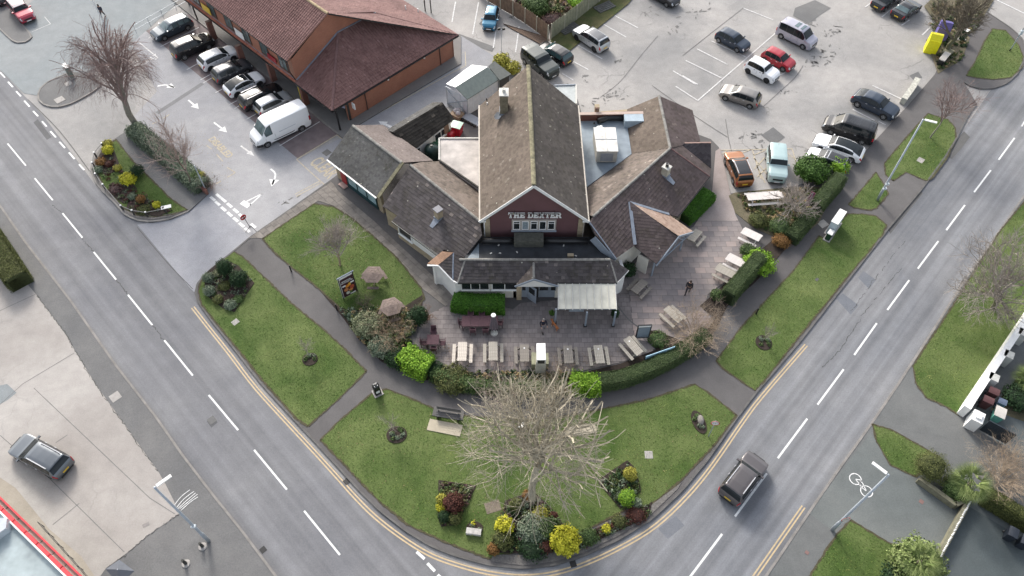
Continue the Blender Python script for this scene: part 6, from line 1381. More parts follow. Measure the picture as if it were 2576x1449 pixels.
# ================================================================= TREES AND PLANTS
def bark(name, c, v=.3): return plain(name, c, .9, var=v, scale=5, bmp=.3)
def grow(seed, base_p, h, levels, spread, n0, len0, r0, decay=.72, rdecay=.62, kids=(3, 5), droop=0.0, up=.25, trunk_n=6, wob=.18, lean=(0, 0), trunk_frac=.35, twig_r=.006, cap=9000, angle=(.35, .85), tmin=.35, env=None):
    """recursive branching; returns trunk and crown builders, local to the base"""
    rnd = random.Random(seed); T, Cc = MB(), MB()
    def seg(mb, p, q, ra, rb, n):
        d = (q-p); 
        if d.length < 1e-5: return
        a = d.orthogonal().normalized(); b = d.cross(a).normalized(); o = len(mb.v)
        for c, rr in ((p, ra), (q, rb)):
            for i in range(n): an = 2*math.pi*i/n; mb.v.append(tuple(c+(a*math.cos(an)+b*math.sin(an))*rr))
        for i in range(n): mb.f.append((o+i, o+(i+1) % n, o+n+(i+1) % n, o+n+i)); mb.m.append(0)
    cnt = [0]
    def branch(p, d, L, r, lev):
        if cnt[0] > cap: return
        if env and lev > 1 and sum(((p[i]-env[0][i])/env[1][i])**2 for i in range(3)) > 1: return
        n = 3 if lev > 1 else 2; mb = T if lev == 0 else Cc; ns = 7 if lev == 0 else (5 if lev == 1 else 3)
        st = 4 if lev <= 1 else 3; pts = [p]
        for i in range(st):
            g_ = Vector((0, 0, up if lev < 2 else up*.4))-Vector((0, 0, droop*(lev/levels)**1.5*(i+1)/st))
            d = (d+Vector((rnd.gauss(0, wob), rnd.gauss(0, wob), rnd.gauss(0, wob)*.6))+g_*.35).normalized()
            q = pts[-1]+d*(L/st); ra = r*(1-.35*i/st); rb = r*(1-.35*(i+1)/st)
            seg(mb, pts[-1], q, max(ra, twig_r), max(rb, twig_r*.8), ns); pts.append(q); cnt[0] += 1
        if lev >= levels: return
        nk = rnd.randint(*kids) if lev > 0 else n0
        for k in range(nk):
            t_ = rnd.uniform(.25, 1.0) if lev > 0 else rnd.uniform(tmin, 1.0); i = min(int(t_*st), st-1); base_ = pts[i].lerp(pts[i+1], t_*st-i)
            an = rnd.uniform(*angle)*(spread if lev < 2 else 1.0); ax = d.orthogonal().normalized(); ax.rotate(Matrix.Rotation(2*math.pi*(k+rnd.random()*.7)/nk, 3, d))
            nd = (d*math.cos(an)+ax*math.sin(an)).normalized()
            branch(base_, nd, L*decay*rnd.uniform(.75, 1.15)*(len0 if lev == 0 else 1), r*rdecay*rnd.uniform(.7, 1.0), lev+1)
        if lev > 0: branch(pts[-1], d, L*decay*.9, r*.6, lev+1)
    branch(Vector((0, 0, -.1)), Vector((lean[0], lean[1], 1)).normalized(), h*trunk_frac, r0, 0)
    return T, Cc
def tree(name, label, px, z, h, m_t, m_c=None, cat='tree', group=None, **kw):
    b = P(*px, z); root = thing(name, label, cat, b, 0, group); T, Cc = grow(h=h, base_p=b, **kw)
    T.build('trunk', m_t, root, smooth=True); Cc.build('crown', m_c or m_t, root); return root
Bk_pale = bark('bark_pale', (.38, .34, .26)); Bk_twigp = bark('twig_pale', (.36, .315, .275)); Bk_brown = bark('bark_brown', (.16, .135, .10)); Bk_red = bark('twig_reddish', (.27, .195, .175)); Bk_moss = bark('bark_mossy', (.13, .125, .075)); Bk_tan = bark('twig_tan', (.33, .25, .17)); Bk_pink = bark('twig_pinkish', (.36, .28, .245))
BT = 'bare trees around the pub'
# ---- leafy shapes
def leaves(mb, c, rad, n, size, rnd, flat=.0, shell=.55, up=.0):
    for _ in range(n):
        v = Vector((rnd.gauss(0, 1), rnd.gauss(0, 1), rnd.gauss(0, 1))).normalized(); k = shell+(1-shell)*rnd.random()
        k *= 1+.16*math.sin(v.x*7+c[0])*math.cos(v.y*6+c[1])+.08*math.sin(v.z*11)
        p = Vector((c[0]+v.x*rad[0]*k, c[1]+v.y*rad[1]*k, c[2]+max(v.z, -.5)*rad[2]*k)); nn_ = (v+Vector((rnd.gauss(0, .5), rnd.gauss(0, .5), rnd.gauss(0, .5)+up))).normalized()
        a = nn_.orthogonal().normalized(); a.rotate(Matrix.Rotation(rnd.random()*6.28, 3, nn_)); b = nn_.cross(a); s_ = size*rnd.uniform(.6, 1.3); o = len(mb.v)
        for x, y in ((-1, -.45), (.0, -.7), (1, .0), (.0, .7)): mb.v.append(tuple(p+a*(x*s_)+b*(y*s_)+nn_*(.15*s_*(x*x))))
        mb.f.append((o, o+1, o+2, o+3)); mb.m.append(0)
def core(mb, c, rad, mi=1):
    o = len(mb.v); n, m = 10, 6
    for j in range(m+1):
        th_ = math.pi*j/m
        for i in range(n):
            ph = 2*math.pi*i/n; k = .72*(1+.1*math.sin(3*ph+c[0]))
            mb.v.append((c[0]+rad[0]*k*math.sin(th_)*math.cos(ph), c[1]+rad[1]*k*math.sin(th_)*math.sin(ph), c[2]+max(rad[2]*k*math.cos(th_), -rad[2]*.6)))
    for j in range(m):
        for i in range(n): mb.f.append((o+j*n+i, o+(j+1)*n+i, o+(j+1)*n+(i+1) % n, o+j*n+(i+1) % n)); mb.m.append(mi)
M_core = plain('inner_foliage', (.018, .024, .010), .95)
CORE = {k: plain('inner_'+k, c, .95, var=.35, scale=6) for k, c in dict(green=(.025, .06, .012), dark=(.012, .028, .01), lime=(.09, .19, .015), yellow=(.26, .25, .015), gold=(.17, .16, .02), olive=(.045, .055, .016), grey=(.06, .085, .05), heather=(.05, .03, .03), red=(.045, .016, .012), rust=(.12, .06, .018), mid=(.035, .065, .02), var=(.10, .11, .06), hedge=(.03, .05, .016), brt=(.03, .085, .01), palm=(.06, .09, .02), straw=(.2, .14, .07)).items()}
FOL = dict(
 green=foliage_mat('leaf_green', (.035, .085, .012), (.085, .16, .03)), dark=foliage_mat('leaf_dark', (.012, .032, .012), (.03, .065, .022)),
 lime=foliage_mat('leaf_lime', (.13, .27, .02), (.26, .42, .04)), yellow=foliage_mat('leaf_yellow', (.36, .36, .02), (.62, .58, .05)),
 gold=foliage_mat('leaf_gold', (.25, .24, .03), (.45, .42, .08)), olive=foliage_mat('leaf_olive', (.06, .075, .02), (.14, .15, .05)),
 grey=foliage_mat('leaf_grey_green', (.10, .14, .09), (.22, .26, .18)), heather=foliage_mat('heather_purple', (.06, .035, .035), (.13, .07, .065)),
 red=foliage_mat('leaf_red_brown', (.055, .018, .013), (.11, .04, .028)), rust=foliage_mat('leaf_rust', (.17, .085, .025), (.28, .15, .05)),
 mid=foliage_mat('leaf_mid', (.05, .09, .025), (.10, .15, .05)), var=foliage_mat('leaf_variegated', (.10, .13, .06), (.30, .31, .19)),
 hedge=foliage_mat('hedge_clipped', (.05, .085, .026), (.105, .14, .06)), brt=foliage_mat('hedge_bright', (.04, .12, .01), (.10, .24, .03)), palm=foliage_mat('palm_leaf', (.09, .14, .03), (.28, .33, .13)), straw=foliage_mat('straw', (.28, .2, .1), (.4, .3, .16)))
SEED = [11]
def bush(name, label, px, z, r, h, fol, n=700, size=.07, cat='bush', group=None, ry=None, shell=.72, rot=0.0, trunk=False):
    SEED[0] += 1; rnd = random.Random(SEED[0]); b = P(*px, z); root = thing(name, label, cat, b, rot, group)
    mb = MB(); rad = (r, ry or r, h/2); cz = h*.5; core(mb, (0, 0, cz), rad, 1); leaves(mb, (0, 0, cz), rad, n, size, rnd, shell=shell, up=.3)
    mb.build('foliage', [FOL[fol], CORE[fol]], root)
    MB().tube([(0, 0, -.05), (.02, .01, h*.45)], max(.02, r*.05), 6).build('stem', Bk_brown, root)
    return root
def hedge(name, label, pts, z, w_, h, fol, dens=420, size=.05, cat='hedge', core_m=None, top_fol=None, rough=.07):
    SEED[0] += 1; rnd = random.Random(SEED[0]); L_ = [P(*p, z) for p in pts]; root = thing(name, label, cat, L_[0]); o = L_[0]; L_ = [p-o for p in L_]
    line = smooth_line(L_, 4); mb = MB(); cum = 0
    a = offset_line(line, -w_/2+.2); b = offset_line(line, w_/2-.2); a2 = offset_line(line, -w_/2+.05); b2 = offset_line(line, w_/2-.05); n = len(line)
    for i in range(n-1):
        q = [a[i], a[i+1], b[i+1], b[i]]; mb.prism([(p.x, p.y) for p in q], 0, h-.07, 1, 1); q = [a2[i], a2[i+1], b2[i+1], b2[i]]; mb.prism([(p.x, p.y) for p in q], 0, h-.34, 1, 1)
    for i in range(n-1):
        p, q = line[i], line[i+1]; L1 = (q-p).length; d = (q-p)/max(L1, 1e-6); nn_ = Vector((-d.y, d.x, 0))
        for _ in range(int(L1*(w_+2*h)*dens/ (2.2))):
            s_ = rnd.random()*(w_+2*h); base_ = p+d*(rnd.random()*L1)
            if s_ < h: pos = base_-nn_*(w_/2); pos.z = s_; nv = -nn_
            elif s_ < h+w_: lat = s_-h-w_/2; pos = base_+nn_*lat; pos.z = h-.26*abs(lat/(w_/2))**3; nv = Vector((0, 0, 1))
            else: pos = base_+nn_*(w_/2); pos.z = s_-h-w_; nv = nn_
            if not (h <= s_ < h+w_) and pos.z > h-.35: pos -= nv*.14*((pos.z-h+.35)/.35)**2
            pos = pos+nv*rnd.gauss(0, rough*.6)+Vector((rnd.gauss(0, .03), rnd.gauss(0, .03), rnd.gauss(0, .03)+.05*math.sin(base_.x*2.3+base_.y*1.7)))
            nv = (nv+Vector((rnd.gauss(0, .5), rnd.gauss(0, .5), rnd.gauss(0, .5)))).normalized(); a_ = nv.orthogonal().normalized(); a_.rotate(Matrix.Rotation(rnd.random()*6.28, 3, nv)); b_ = nv.cross(a_); sz = size*rnd.uniform(.6, 1.3); k0 = len(mb.v)
            for x, y in ((-1, -.45), (0, -.7), (1, 0), (0, .7)): mb.v.append(tuple(pos+a_*(x*sz)+b_*(y*sz)))
            mb.f.append((k0, k0+1, k0+2, k0+3)); mb.m.append(0)
    mb.build('foliage', [FOL[fol], core_m or CORE[fol]], root); return root
# ---- the big bare tree and its companions
tree('bare_tree', 'large spreading bare tree with pale branches on the front lawn', (1338, 1262), .12, 12.5, Bk_pale, Bk_pale, seed=8, levels=5, spread=1.2, n0=19, len0=.86, r0=.30, rdecay=.55, decay=.76, kids=(3, 3), up=.30, trunk_frac=.46, wob=.16, cap=40000, twig_r=.0075, angle=(.45, 1.15), lean=(-.09, .03), tmin=.62, env=((-.5, .8, 7.2), (4.9, 4.8, 3.8)))
tree('weeping_birch', 'tall weeping birch with reddish hanging twigs and an ivy-clad trunk', (347, 322), .1, 9.6, bark('bark_birch', (.24, .22, .18)), Bk_red, seed=9, levels=5, spread=1.0, n0=24, len0=.46, r0=.33, rdecay=.42, decay=.80, kids=(3, 3), droop=1.9, up=.42, trunk_frac=.80, wob=.13, cap=40000, twig_r=.006, lean=(-.02, .02), angle=(.35, .85), tmin=.25, env=((-.3, .2, 5.4), (4.3, 4.2, 5.2)))
tree('young_tree', 'thin bare tree with ivy at its foot above the ivy wall', (478, 465), .6, 8.2, Bk_brown, Bk_pink, seed=14, levels=4, spread=.9, n0=8, len0=.9, r0=.10, kids=(3, 4), up=.5, trunk_frac=.45, cap=3500, twig_r=.007, group=BT)
tree('young_tree', 'small pale bare tree on the west lawn behind the food banner', (855, 668), .14, 5.4, Bk_tan, Bk_twigp, seed=21, levels=4, spread=.95, n0=12, len0=1.0, r0=.10, kids=(3, 5), up=.3, trunk_frac=.42, cap=7000, twig_r=.007, group=BT, lean=(-.05, .05))
tree('young_birch', 'slender bare birch with pinkish twigs beside the tall lamp post', (2340, 346), .12, 6.6, bark('bark_birch', (.24, .22, .18)), Bk_red, seed=31, levels=4, spread=.8, n0=9, len0=.85, r0=.08, kids=(3, 4), droop=.6, up=.5, trunk_frac=.5, cap=4200, twig_r=.007, group=BT)
tree('roadside_tree', 'large mossy bare tree leaning over the right hand verge', (2497, 775), .12, 7.8, Bk_moss, Bk_twigp, seed=37, levels=5, spread=1.3, n0=12, len0=1.25, r0=.22, kids=(3, 4), up=.35, trunk_frac=.36, cap=12000, twig_r=.008, group=BT, lean=(-.05, .05))
tree('roadside_tree', 'bare tree with a mossy trunk behind the yellow recycling bank', (2382, 130), .13, 8.5, Bk_moss, Bk_brown, seed=41, levels=5, spread=1.0, n0=9, len0=.9, r0=.26, kids=(3, 4), up=.35, trunk_frac=.42, cap=8000, twig_r=.008, group=BT, lean=(.0, .1))
tree('garden_tree', 'small bare tree arching over the planted corner by the white benches', (2000, 545), .14, 4.4, Bk_tan, Bk_twigp, seed=44, levels=4, spread=1.4, n0=11, len0=1.5, r0=.12, kids=(3, 4), up=.15, trunk_frac=.3, cap=3600, twig_r=.009, group=BT)
def bare_shrub(label, px, z, h, r, m, seed, n=46, cat='shrub'):
    rnd = random.Random(seed); b = P(*px, z); root = thing('bare_shrub', label, cat, b, 0, 'leafless shrubs'); mb = MB()
    def stick(p, d, L, r_, lev):
        pts = [p]
        for i in range(3): d = (d+Vector((rnd.gauss(0, .16), rnd.gauss(0, .16), rnd.gauss(0, .1)))).normalized(); pts.append(pts[-1]+d*L/3)
        mb.tube(pts, [r_, r_*.8, r_*.6, r_*.35], 3, caps=False)
        if lev < 3:
            for k in range(rnd.randint(3, 4)): stick(pts[rnd.randint(1, 3)], (d+Vector((rnd.gauss(0, .55), rnd.gauss(0, .55), rnd.gauss(0, .3)))).normalized(), L*.55, r_*.6, lev+1)
    for i in range(n):
        a = rnd.random()*6.28; s_ = rnd.random()**.5; dd = Vector((math.cos(a)*s_*r*1.0, math.sin(a)*s_*r*1.0, h)); stick(Vector((math.cos(a)*s_*r*.35, math.sin(a)*s_*r*.35, 0)), dd.normalized(), dd.length*.62, .016, 0)
    mb.build('stems', m, root, stuff=True)
    return root
bare_shrub('dense tan leafless shrub at the east end of the patio hedge', (1745, 838), .14, 2.1, 2.5, bark('twig_sandy', (.42, .33, .24)), 51, 84)
bare_shrub('leafless brown shrub behind the pale speckled bush on the west corner', (985, 850), .14, 1.8, 1.9, Bk_tan, 52, 50)
bare_shrub('pinkish leafless shrub left of the large tree by the patio wall', (1260, 985), .14, 1.5, 1.9, Bk_pink, 53, 42)
bare_shrub('tan leafless shrub right of the large tree by the patio wall', (1400, 985), .14, 1.5, 1.7, Bk_tan, 54, 42)
bare_shrub('round leafless sandy shrub at the lower right drive', (2520, 1200), .12, 2.4, 2.2, bark('twig_sandy', (.42, .33, .24)), 55, 90)
bare_shrub('leafless twiggy shrub at the end of the ivy wall', (528, 470), .1, 1.2, .9, bark('twig_grey', (.26, .2, .17)), 56, 24)
bare_shrub('small twiggy grey shrub beside the food banner foot', (915, 770), .14, .9, .8, Bk_brown, 57, 24)
bare_shrub('leafless rusty shrub beside the dark conifer', (1075, 800), .14, 1.1, .7, bark('twig_rust', (.25, .14, .08)), 58, 24)
def sapling(label, px, seed): tree('sapling', label, px, .12, 2.6, Bk_twigp, Bk_twigp, seed=seed, levels=3, spread=.8, n0=7, len0=.8, r0=.025, kids=(3, 4), up=.6, trunk_frac=.5, cap=500, twig_r=.006, cat='sapling', group='young saplings in round beds')
sapling('thin sapling in the round bed left of the large tree', (998, 1088), 61); sapling('thin sapling in the round bed on the right hand verge', (1921, 855), 62); sapling('thin sapling in the round bed on the left hand verge', (779, 898), 63)
# ---- round planting rings
def ring_bed(label, px, r, ry, rot, fol='mid', n=6):
    SEED[0] += 1; rnd = random.Random(SEED[0]); b = P(*px, .12); root = thing('planting_ring', label, 'flower bed', b, rot, 'small planting beds in the verges'); mb = MB()
    pts = [(math.cos(a)*r, math.sin(a)*ry) for a in np.linspace(0, 2*math.pi, 20, endpoint=False)]
    mb.prism(pts, -.01, .05).build('soil', A_soil, root)
    for k in range(n):
        a = rnd.random()*6.28; s_ = rnd.uniform(.2, .72); m2 = MB(); leaves(m2, (math.cos(a)*r*s_, math.sin(a)*ry*s_, .12), (.2, .2, .1), 60, .05, rnd, up=.6); m2.build('plant', FOL[fol if k % 2 else 'grey'], root)
    return root
ring_bed('round bed of small green plants on the left lawn', (998, 1094), .78, .70, 0, n=9); ring_bed('round bed of small plants on the left hand verge', (780, 904), .62, .6, 0, n=8); ring_bed('round bed of small plants on the right hand verge', (1921, 862), .66, .72, 0, n=8)
rb_ = ring_bed('oblong planted bed with a stone beside the weight limit sign', (1758, 1062), .5, 1.0, .25, n=7); rb2 = ring_bed('small planted bed behind the white trough stone', (1194, 1330), .6, .5, 0, fol='yellow', n=8)
mb = MB(); mb.lathe((0, 0, 0), [(.0, -.0), (.3, .0), (.26, .2), (.1, .26), (0, .27)], 9); o_ = mb.build('rock', plain('grey_rock', (.24, .22, .2), .9, var=.4, scale=4, bmp=.5), None, smooth=True); o_.location = P(1762, 1058, .15); o_.scale = (.9, 1.5, 1); tag(o_, 'grey rock standing in the oblong bed by the road sign', 'rock')
mb = MB().box((0, 0, 0), (1.05, .42, .34), 0, z0=0); o_ = mb.build('stone_trough', plain('white_stone', (.5, .48, .45), .8, var=.3, scale=4), None); o_.location = P(1192, 1340, .12); o_.rotation_euler = (0, 0, -.12); tag(o_, 'white stone trough in front of the small bed', 'stone trough')
# ---- flower beds as soil sheets with plants of their own
def soil(label, px, z=.12): 
    pw = PP(px, z); c = sum(pw, Vector())/len(pw); o_ = MB().prism([(p.x-c.x, p.y-c.y) for p in pw], 0, .05, bottom=False).build('flower_bed', A_soil); o_.location = c; o_['kind'] = 'structure'; return o_
soil('', [(1103, 1208), (1198, 1222), (1150, 1320), (1110, 1325), (1101, 1300)]); soil('', [(1578, 1158), (1600, 1180), (1613, 1235), (1560, 1280), (1505, 1215), (1515, 1200)])
soil('', [(1270, 1260), (1340, 1235), (1400, 1290), (1430, 1345), (1460, 1345), (1600, 1290), (1640, 1262), (1632, 1300), (1450, 1385), (1300, 1392), (1235, 1390), (1232, 1370), (1255, 1330)])
soil('', [(560, 652), (600, 668), (640, 712), (590, 785), (560, 775), (515, 740), (515, 690)])
soil('', [(262, 368), (285, 372), (305, 425), (270, 440), (247, 425), (245, 400)], .13); soil('', [(275, 465), (335, 462), (345, 475), (325, 510), (310, 512), (280, 490)], .13); soil('', [(325, 500), (350, 490), (430, 530), (400, 545), (345, 538), (318, 525)], .13)
BG = 'clipped bushes and shrubs in the flower beds'
BUSH = [
 ('bright yellow round bush at the front right of the centre bed', (1419, 1368), .12, .95, 1.35, 'yellow', 1700, .085),
 ('bright yellow round bush at the left of the centre bed', (1268, 1328), .12, .62, .95, 'yellow', 900, .07),
 ('rusty orange clipped ball at the left end of the centre bed', (1241, 1384), .12, .42, .6, 'rust', 700, .045),
 ('pale gold clipped dome in the right hand bed', (1583, 1198), .12, .48, .85, 'gold', 800, .045),
 ('light green clipped ball low in the right hand bed', (1575, 1258), .12, .58, .85, 'lime', 900, .045),
 ('small grey green ball beside the light green ball', (1600, 1268), .12, .36, .5, 'grey', 420, .045),
 ('dark red bush in the left hand triangular bed', (1141, 1272), .12, .70, 1.05, 'red', 1100, .06),
 ('pale green clipped bush at the left edge of the triangular bed', (1110, 1260), .12, .36, .7, 'gold', 420, .045),
 ('small yellow bush under the pale clipped bush', (1111, 1278), .12, .38, .45, 'yellow', 380, .05),
 ('dark green round bush low in the triangular bed', (1118, 1303), .12, .42, .6, 'dark', 600, .045),
 ('olive brown bush at the foot of the triangular bed', (1145, 1308), .12, .44, .6, 'olive', 600, .05),
 ('green bush right of the pale dome behind the stone', (1297, 1275), .12, .45, .75, 'olive', 600, .05),
 ('round tan clipped bush at the base of the large tree', (1328, 1250), .12, .42, .6, 'rust', 500, .05),
 ('olive yellow bush behind the rusty ball', (1262, 1362), .12, .7, .8, 'olive', 900, .06),
 ('low grey green shrub in the middle of the centre bed', (1340, 1335), .12, 1.1, .8, 'grey', 1300, .07),
 ('dark green shrub behind the big yellow bush', (1380, 1335), .12, .8, .9, 'mid', 900, .07),
 ('dark low shrub at the front of the centre bed', (1340, 1378), .12, 1.0, .6, 'dark', 900, .06),
 ('small red leaved shrub behind the centre bed', (1391, 1303), .12, .34, .5, 'red', 350, .05),
 ('golden flecked shrub below the large tree', (1358, 1300), .12, .6, .7, 'gold', 500, .06),
 ('reddish brown low shrub between the centre shrubs', (1372, 1378), .12, .5, .6, 'red', 400, .05),
 ('low dark shrub right of the big yellow bush', (1480, 1352), .12, .6, .5, 'mid', 600, .055),
 ('small yellow shrub in the long front border', (1524, 1332), .12, .32, .35, 'yellow', 260, .05),
 ('green shrub in the long front border', (1555, 1312), .12, .5, .4, 'olive', 420, .05),
 ('grey shrub next to the big yellow bush', (1455, 1358), .12, .35, .4, 'grey', 300, .05),
 ('brown heather at the far right of the front border', (1600, 1295), .12, .7, .35, 'red', 500, .05),
 ('dark green tall conifer bush in the upper left bed', (572, 690), .12, .62, 1.7, 'dark', 1500, .055),
 ('dark green round conifer beside the tall one', (605, 712), .12, .72, 1.25, 'dark', 1400, .055),
 ('upper grey green dome on the left edge of the bed', (526, 705), .12, .48, .75, 'grey', 750, .045),
 ('lower grey green dome on the left edge of the bed', (529, 738), .12, .48, .75, 'grey', 750, .045),
 ('bright moss green dome in the bed beside the road', (550, 758), .12, .42, .5, 'olive', 500, .045),
 ('yellow green low shrub among the domes', (567, 722), .12, .5, .4, 'olive', 450, .05),
 ('pale flowered shrub beside the tall conifer', (547, 690), .12, .4, .35, 'var', 380, .05),
 ('grey leafy plant at the foot of the upper left bed', (580, 770), .12, .5, .4, 'grey', 500, .06),
 ('green leafy plant along the bed edge', (600, 755), .12, .4, .3, 'mid', 400, .06),
 ('dull yellow bush topping the island bed', (272, 366), .13, .5, .5, 'gold', 450, .06),
 ('bright yellow ball in the island bed', (274, 384), .13, .5, .7, 'yellow', 700, .055),
 ('bronze shrub in the island bed', (255, 412), .13, .5, .5, 'rust', 450, .055),
 ('small yellow shrub at the point of the first island bed', (297, 426), .13, .4, .4, 'gold', 350, .05),
 ('grey shrub low in the first island bed', (247, 430), .13, .45, .4, 'grey', 350, .05),
 ('dark red plant in the first island bed', (275, 415), .13, .42, .35, 'red', 320, .05),
 ('large yellow spreading bush in the middle of the island', (325, 455), .13, .75, .7, 'yellow', 1000, .065),
 ('dark green round bush in the middle of the island', (351, 440), .13, .6, 1.1, 'dark', 1100, .05),
 ('purple heather in the middle island bed', (290, 480), .13, .6, .35, 'heather', 450, .05),
 ('rusty cone shaped shrub in the lower island bed', (357, 508), .13, .4, .7, 'rust', 450, .05),
 ('yellow bush in the lower island bed', (396, 520), .13, .36, .5, 'yellow', 400, .05),
 ('green mound in the lower island bed', (362, 530), .13, .6, .35, 'olive', 450, .05),
 ('grey mound at the top of the lower island bed', (333, 497), .13, .4, .35, 'grey', 320, .05),
]
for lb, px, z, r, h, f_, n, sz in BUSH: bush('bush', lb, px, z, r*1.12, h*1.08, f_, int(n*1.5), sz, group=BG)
HG = 'shrubs round the patio'
BUSH2 = [
 ('tall dark columnar conifer on the west lawn', (1056, 812), .14, .75, 2.1, 'dark', 2200, .06, 'conifer'),
 ('large pale speckled shrub on the west corner', (925, 828), .14, 1.3, 1.5, 'var', 2200, .075, 'shrub'),
 ('grey green shrub behind the footpath on the west corner', (960, 880), .14, 1.1, 1.1, 'grey', 1500, .07, 'shrub'),
 ('dark green shrub left of the lime bush', (1000, 910), .14, 1.0, 1.1, 'dark', 1300, .07, 'shrub'),
 ('mottled tan and green shrub right of the lime bush', (1135, 960), .14, 1.5, .9, 'olive', 1900, .07, 'shrub'),
 ('dark green shrub between the lime bush and the mottled one', (1095, 935), .14, .8, .8, 'dark', 900, .07, 'shrub'),
 ('glossy green cherry laurel beside the silver car', (2035, 440), .14, 1.75, 1.7, 'green', 3000, .10, 'shrub'),
 ('yellow green bush beside the glossy laurel', (2105, 430), .14, 1.0, 1.4, 'lime', 1500, .08, 'shrub'),
 ('bright green shrub leaning over the clipped hedge', (1905, 670), .14, 1.45, 1.2, 'lime', 2600, .08, 'shrub'),
 ('soft green shrub beside the white benches', (1878, 638), .14, .8, .9, 'mid', 1000, .06, 'shrub'),
 ('rusty brown domed shrub at the hedge gap', (1962, 612), .14, .9, .8, 'rust', 1300, .05, 'shrub'),
 ('olive green shrub left under the arching tree', (1905, 560), .14, 1.0, .9, 'olive', 1300, .06, 'shrub'),
 ('dark green shrub right under the arching tree', (1960, 578), .14, 1.2, .9, 'mid', 1300, .06, 'shrub'),
 ('grey green climber shrub beside the display board', (1655, 858), .14, .9, .6, 'mid', 900, .06, 'shrub'),
 ('small grey shrub at the south tip of the clipped hedge', (1800, 748), .14, .6, .8, 'mid', 700, .06, 'shrub'),
 ('yellow green shrub by the back of the pub', (1262, 168), .05, 1.0, 1.6, 'gold', 1000, .10, 'shrub'),
 ('second yellow green shrub by the garden shed', (1290, 182), .05, .9, 1.3, 'gold', 800, .10, 'shrub'),
 ('ivy covered bush by the ivy wall end', (497, 455), .3, .7, 1.1, 'mid', 1000, .07, 'shrub'),
 ('yellow spotted bush at the end of the ivy wall', (508, 450), .4, .5, .9, 'gold', 500, .06, 'shrub'),
 ('round grey green bush behind the wooden fence', (1347, 30), .05, 1.7, 1.8, 'mid', 2200, .09, 'shrub'),
 ('bare brown undergrowth bush behind the fence corner', (1390, 60), .05, 1.4, 1.0, 'heather', 1000, .09, 'shrub'),
 ('bright green low bush behind the green fence', (1455, 8), .05, 1.4, .8, 'lime', 1000, .09, 'shrub'),
 ('dark climbing shrub by the east entrance porch', (1578, 690), .14, .7, 1.4, 'dark', 1100, .07, 'shrub'),
 ('potted climber on the last canopy post', (1545, 800), .14, .35, 1.4, 'dark', 500, .06, 'shrub'),
 ('smooth round clipped bush by the lower right drive', (2330, 1188), .12, 1.3, 2.0, 'olive', 5200, .035, 'shrub'),
 ('dark bush under the spiky palm at the lower right', (2400, 1235), .12, 1.2, 1.2, 'mid', 1500, .07, 'shrub'),
 ('feathery green bush in the lower right corner', (2290, 1430), .12, 1.9, 2.2, 'palm', 3200, .10, 'shrub'),
 ('dark green bush under the feathery one at the lower edge', (2260, 1470), .12, 1.5, 1.2, 'dark', 1500, .09, 'shrub'),
 ('green shrub behind the white boundary wall', (2555, 1010), .12, 1.4, 1.2, 'dark', 1600, .08, 'shrub'),
]
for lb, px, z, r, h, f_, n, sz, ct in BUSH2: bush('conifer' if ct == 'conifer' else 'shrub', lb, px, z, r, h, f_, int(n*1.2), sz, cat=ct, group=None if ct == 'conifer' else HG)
hedge('lime_hedge', 'vivid lime green bushy block of hedge behind the west footpath', [(1018, 898), (1048, 922), (1082, 938)], .14, 1.7, 1.1, 'lime', 1300, .075, rough=.3)
hedge('lime_hedge', 'vivid lime green end of the curved patio hedge beside the large tree', [(1432, 966), (1470, 974), (1508, 974)], .14, 1.4, .9, 'lime', 1300, .075, rough=.28)
hedge('ivy_hedge', 'low dark ragged hedge behind the footpath south of the picnic tables', [(1088, 945), (1180, 972), (1290, 982), (1425, 978)], .14, 1.1, .7, 'mid', 700, .07, rough=.2)
hedge('clipped_hedge', 'rounded bright green hedge under the pub bay window', [(1140, 768), (1165, 772), (1215, 775), (1270, 775)], .13, 1.5, 1.15, 'brt', 1500, .05)
hedge('clipped_hedge', 'bright green clipped hedge against the east wing wall', [(1715, 556), (1745, 530), (1778, 497)], .13, 1.7, 1.1, 'brt', 1500, .05)
hedge('clipped_hedge', 'long clipped green hedge between patio and east footpath', [(1825, 762), (1850, 730), (1880, 695), (1905, 665)], .13, 1.25, 1.6, 'hedge', 1600, .035)
hedge('clipped_hedge', 'clipped green hedge beside the lamp post footpath', [(2042, 538), (2075, 500), (2105, 465)], .13, 1.3, 1.5, 'hedge', 1600, .035)
hedge('clipped_hedge', 'curved clipped green hedge along the south east of the patio', [(1505, 970), (1570, 958), (1640, 932), (1710, 895), (1775, 850)], .13, 1.3, 1.0, 'hedge', 1500, .04)
hedge('clipped_hedge', 'dark green hedge between the east garden and the footpath', [(1985, 610), (2010, 580), (2040, 545)], .13, 1.3, 1.0, 'hedge', 1200, .05)
hedge('clipped_hedge', 'brownish green hedge at the left edge beside the yellow sign', [(-30, 585), (20, 660), (60, 722)], .11, 1.9, 1.6, 'olive', 1300, .045)
hedge('clipped_hedge', 'long mossy hedge at the lower right drive', [(2465, 1255), (2520, 1290), (2620, 1355)], .12, 1.0, 1.4, 'olive', 1400, .04)
hedge('ivy_hedge', 'ivy and shrubs growing over the low brick wall', [(340, 330), (385, 370), (430, 405), (470, 440), (515, 478)], .1, 1.6, .9, 'grey', 1100, .07, cat='ivy', rough=.25)
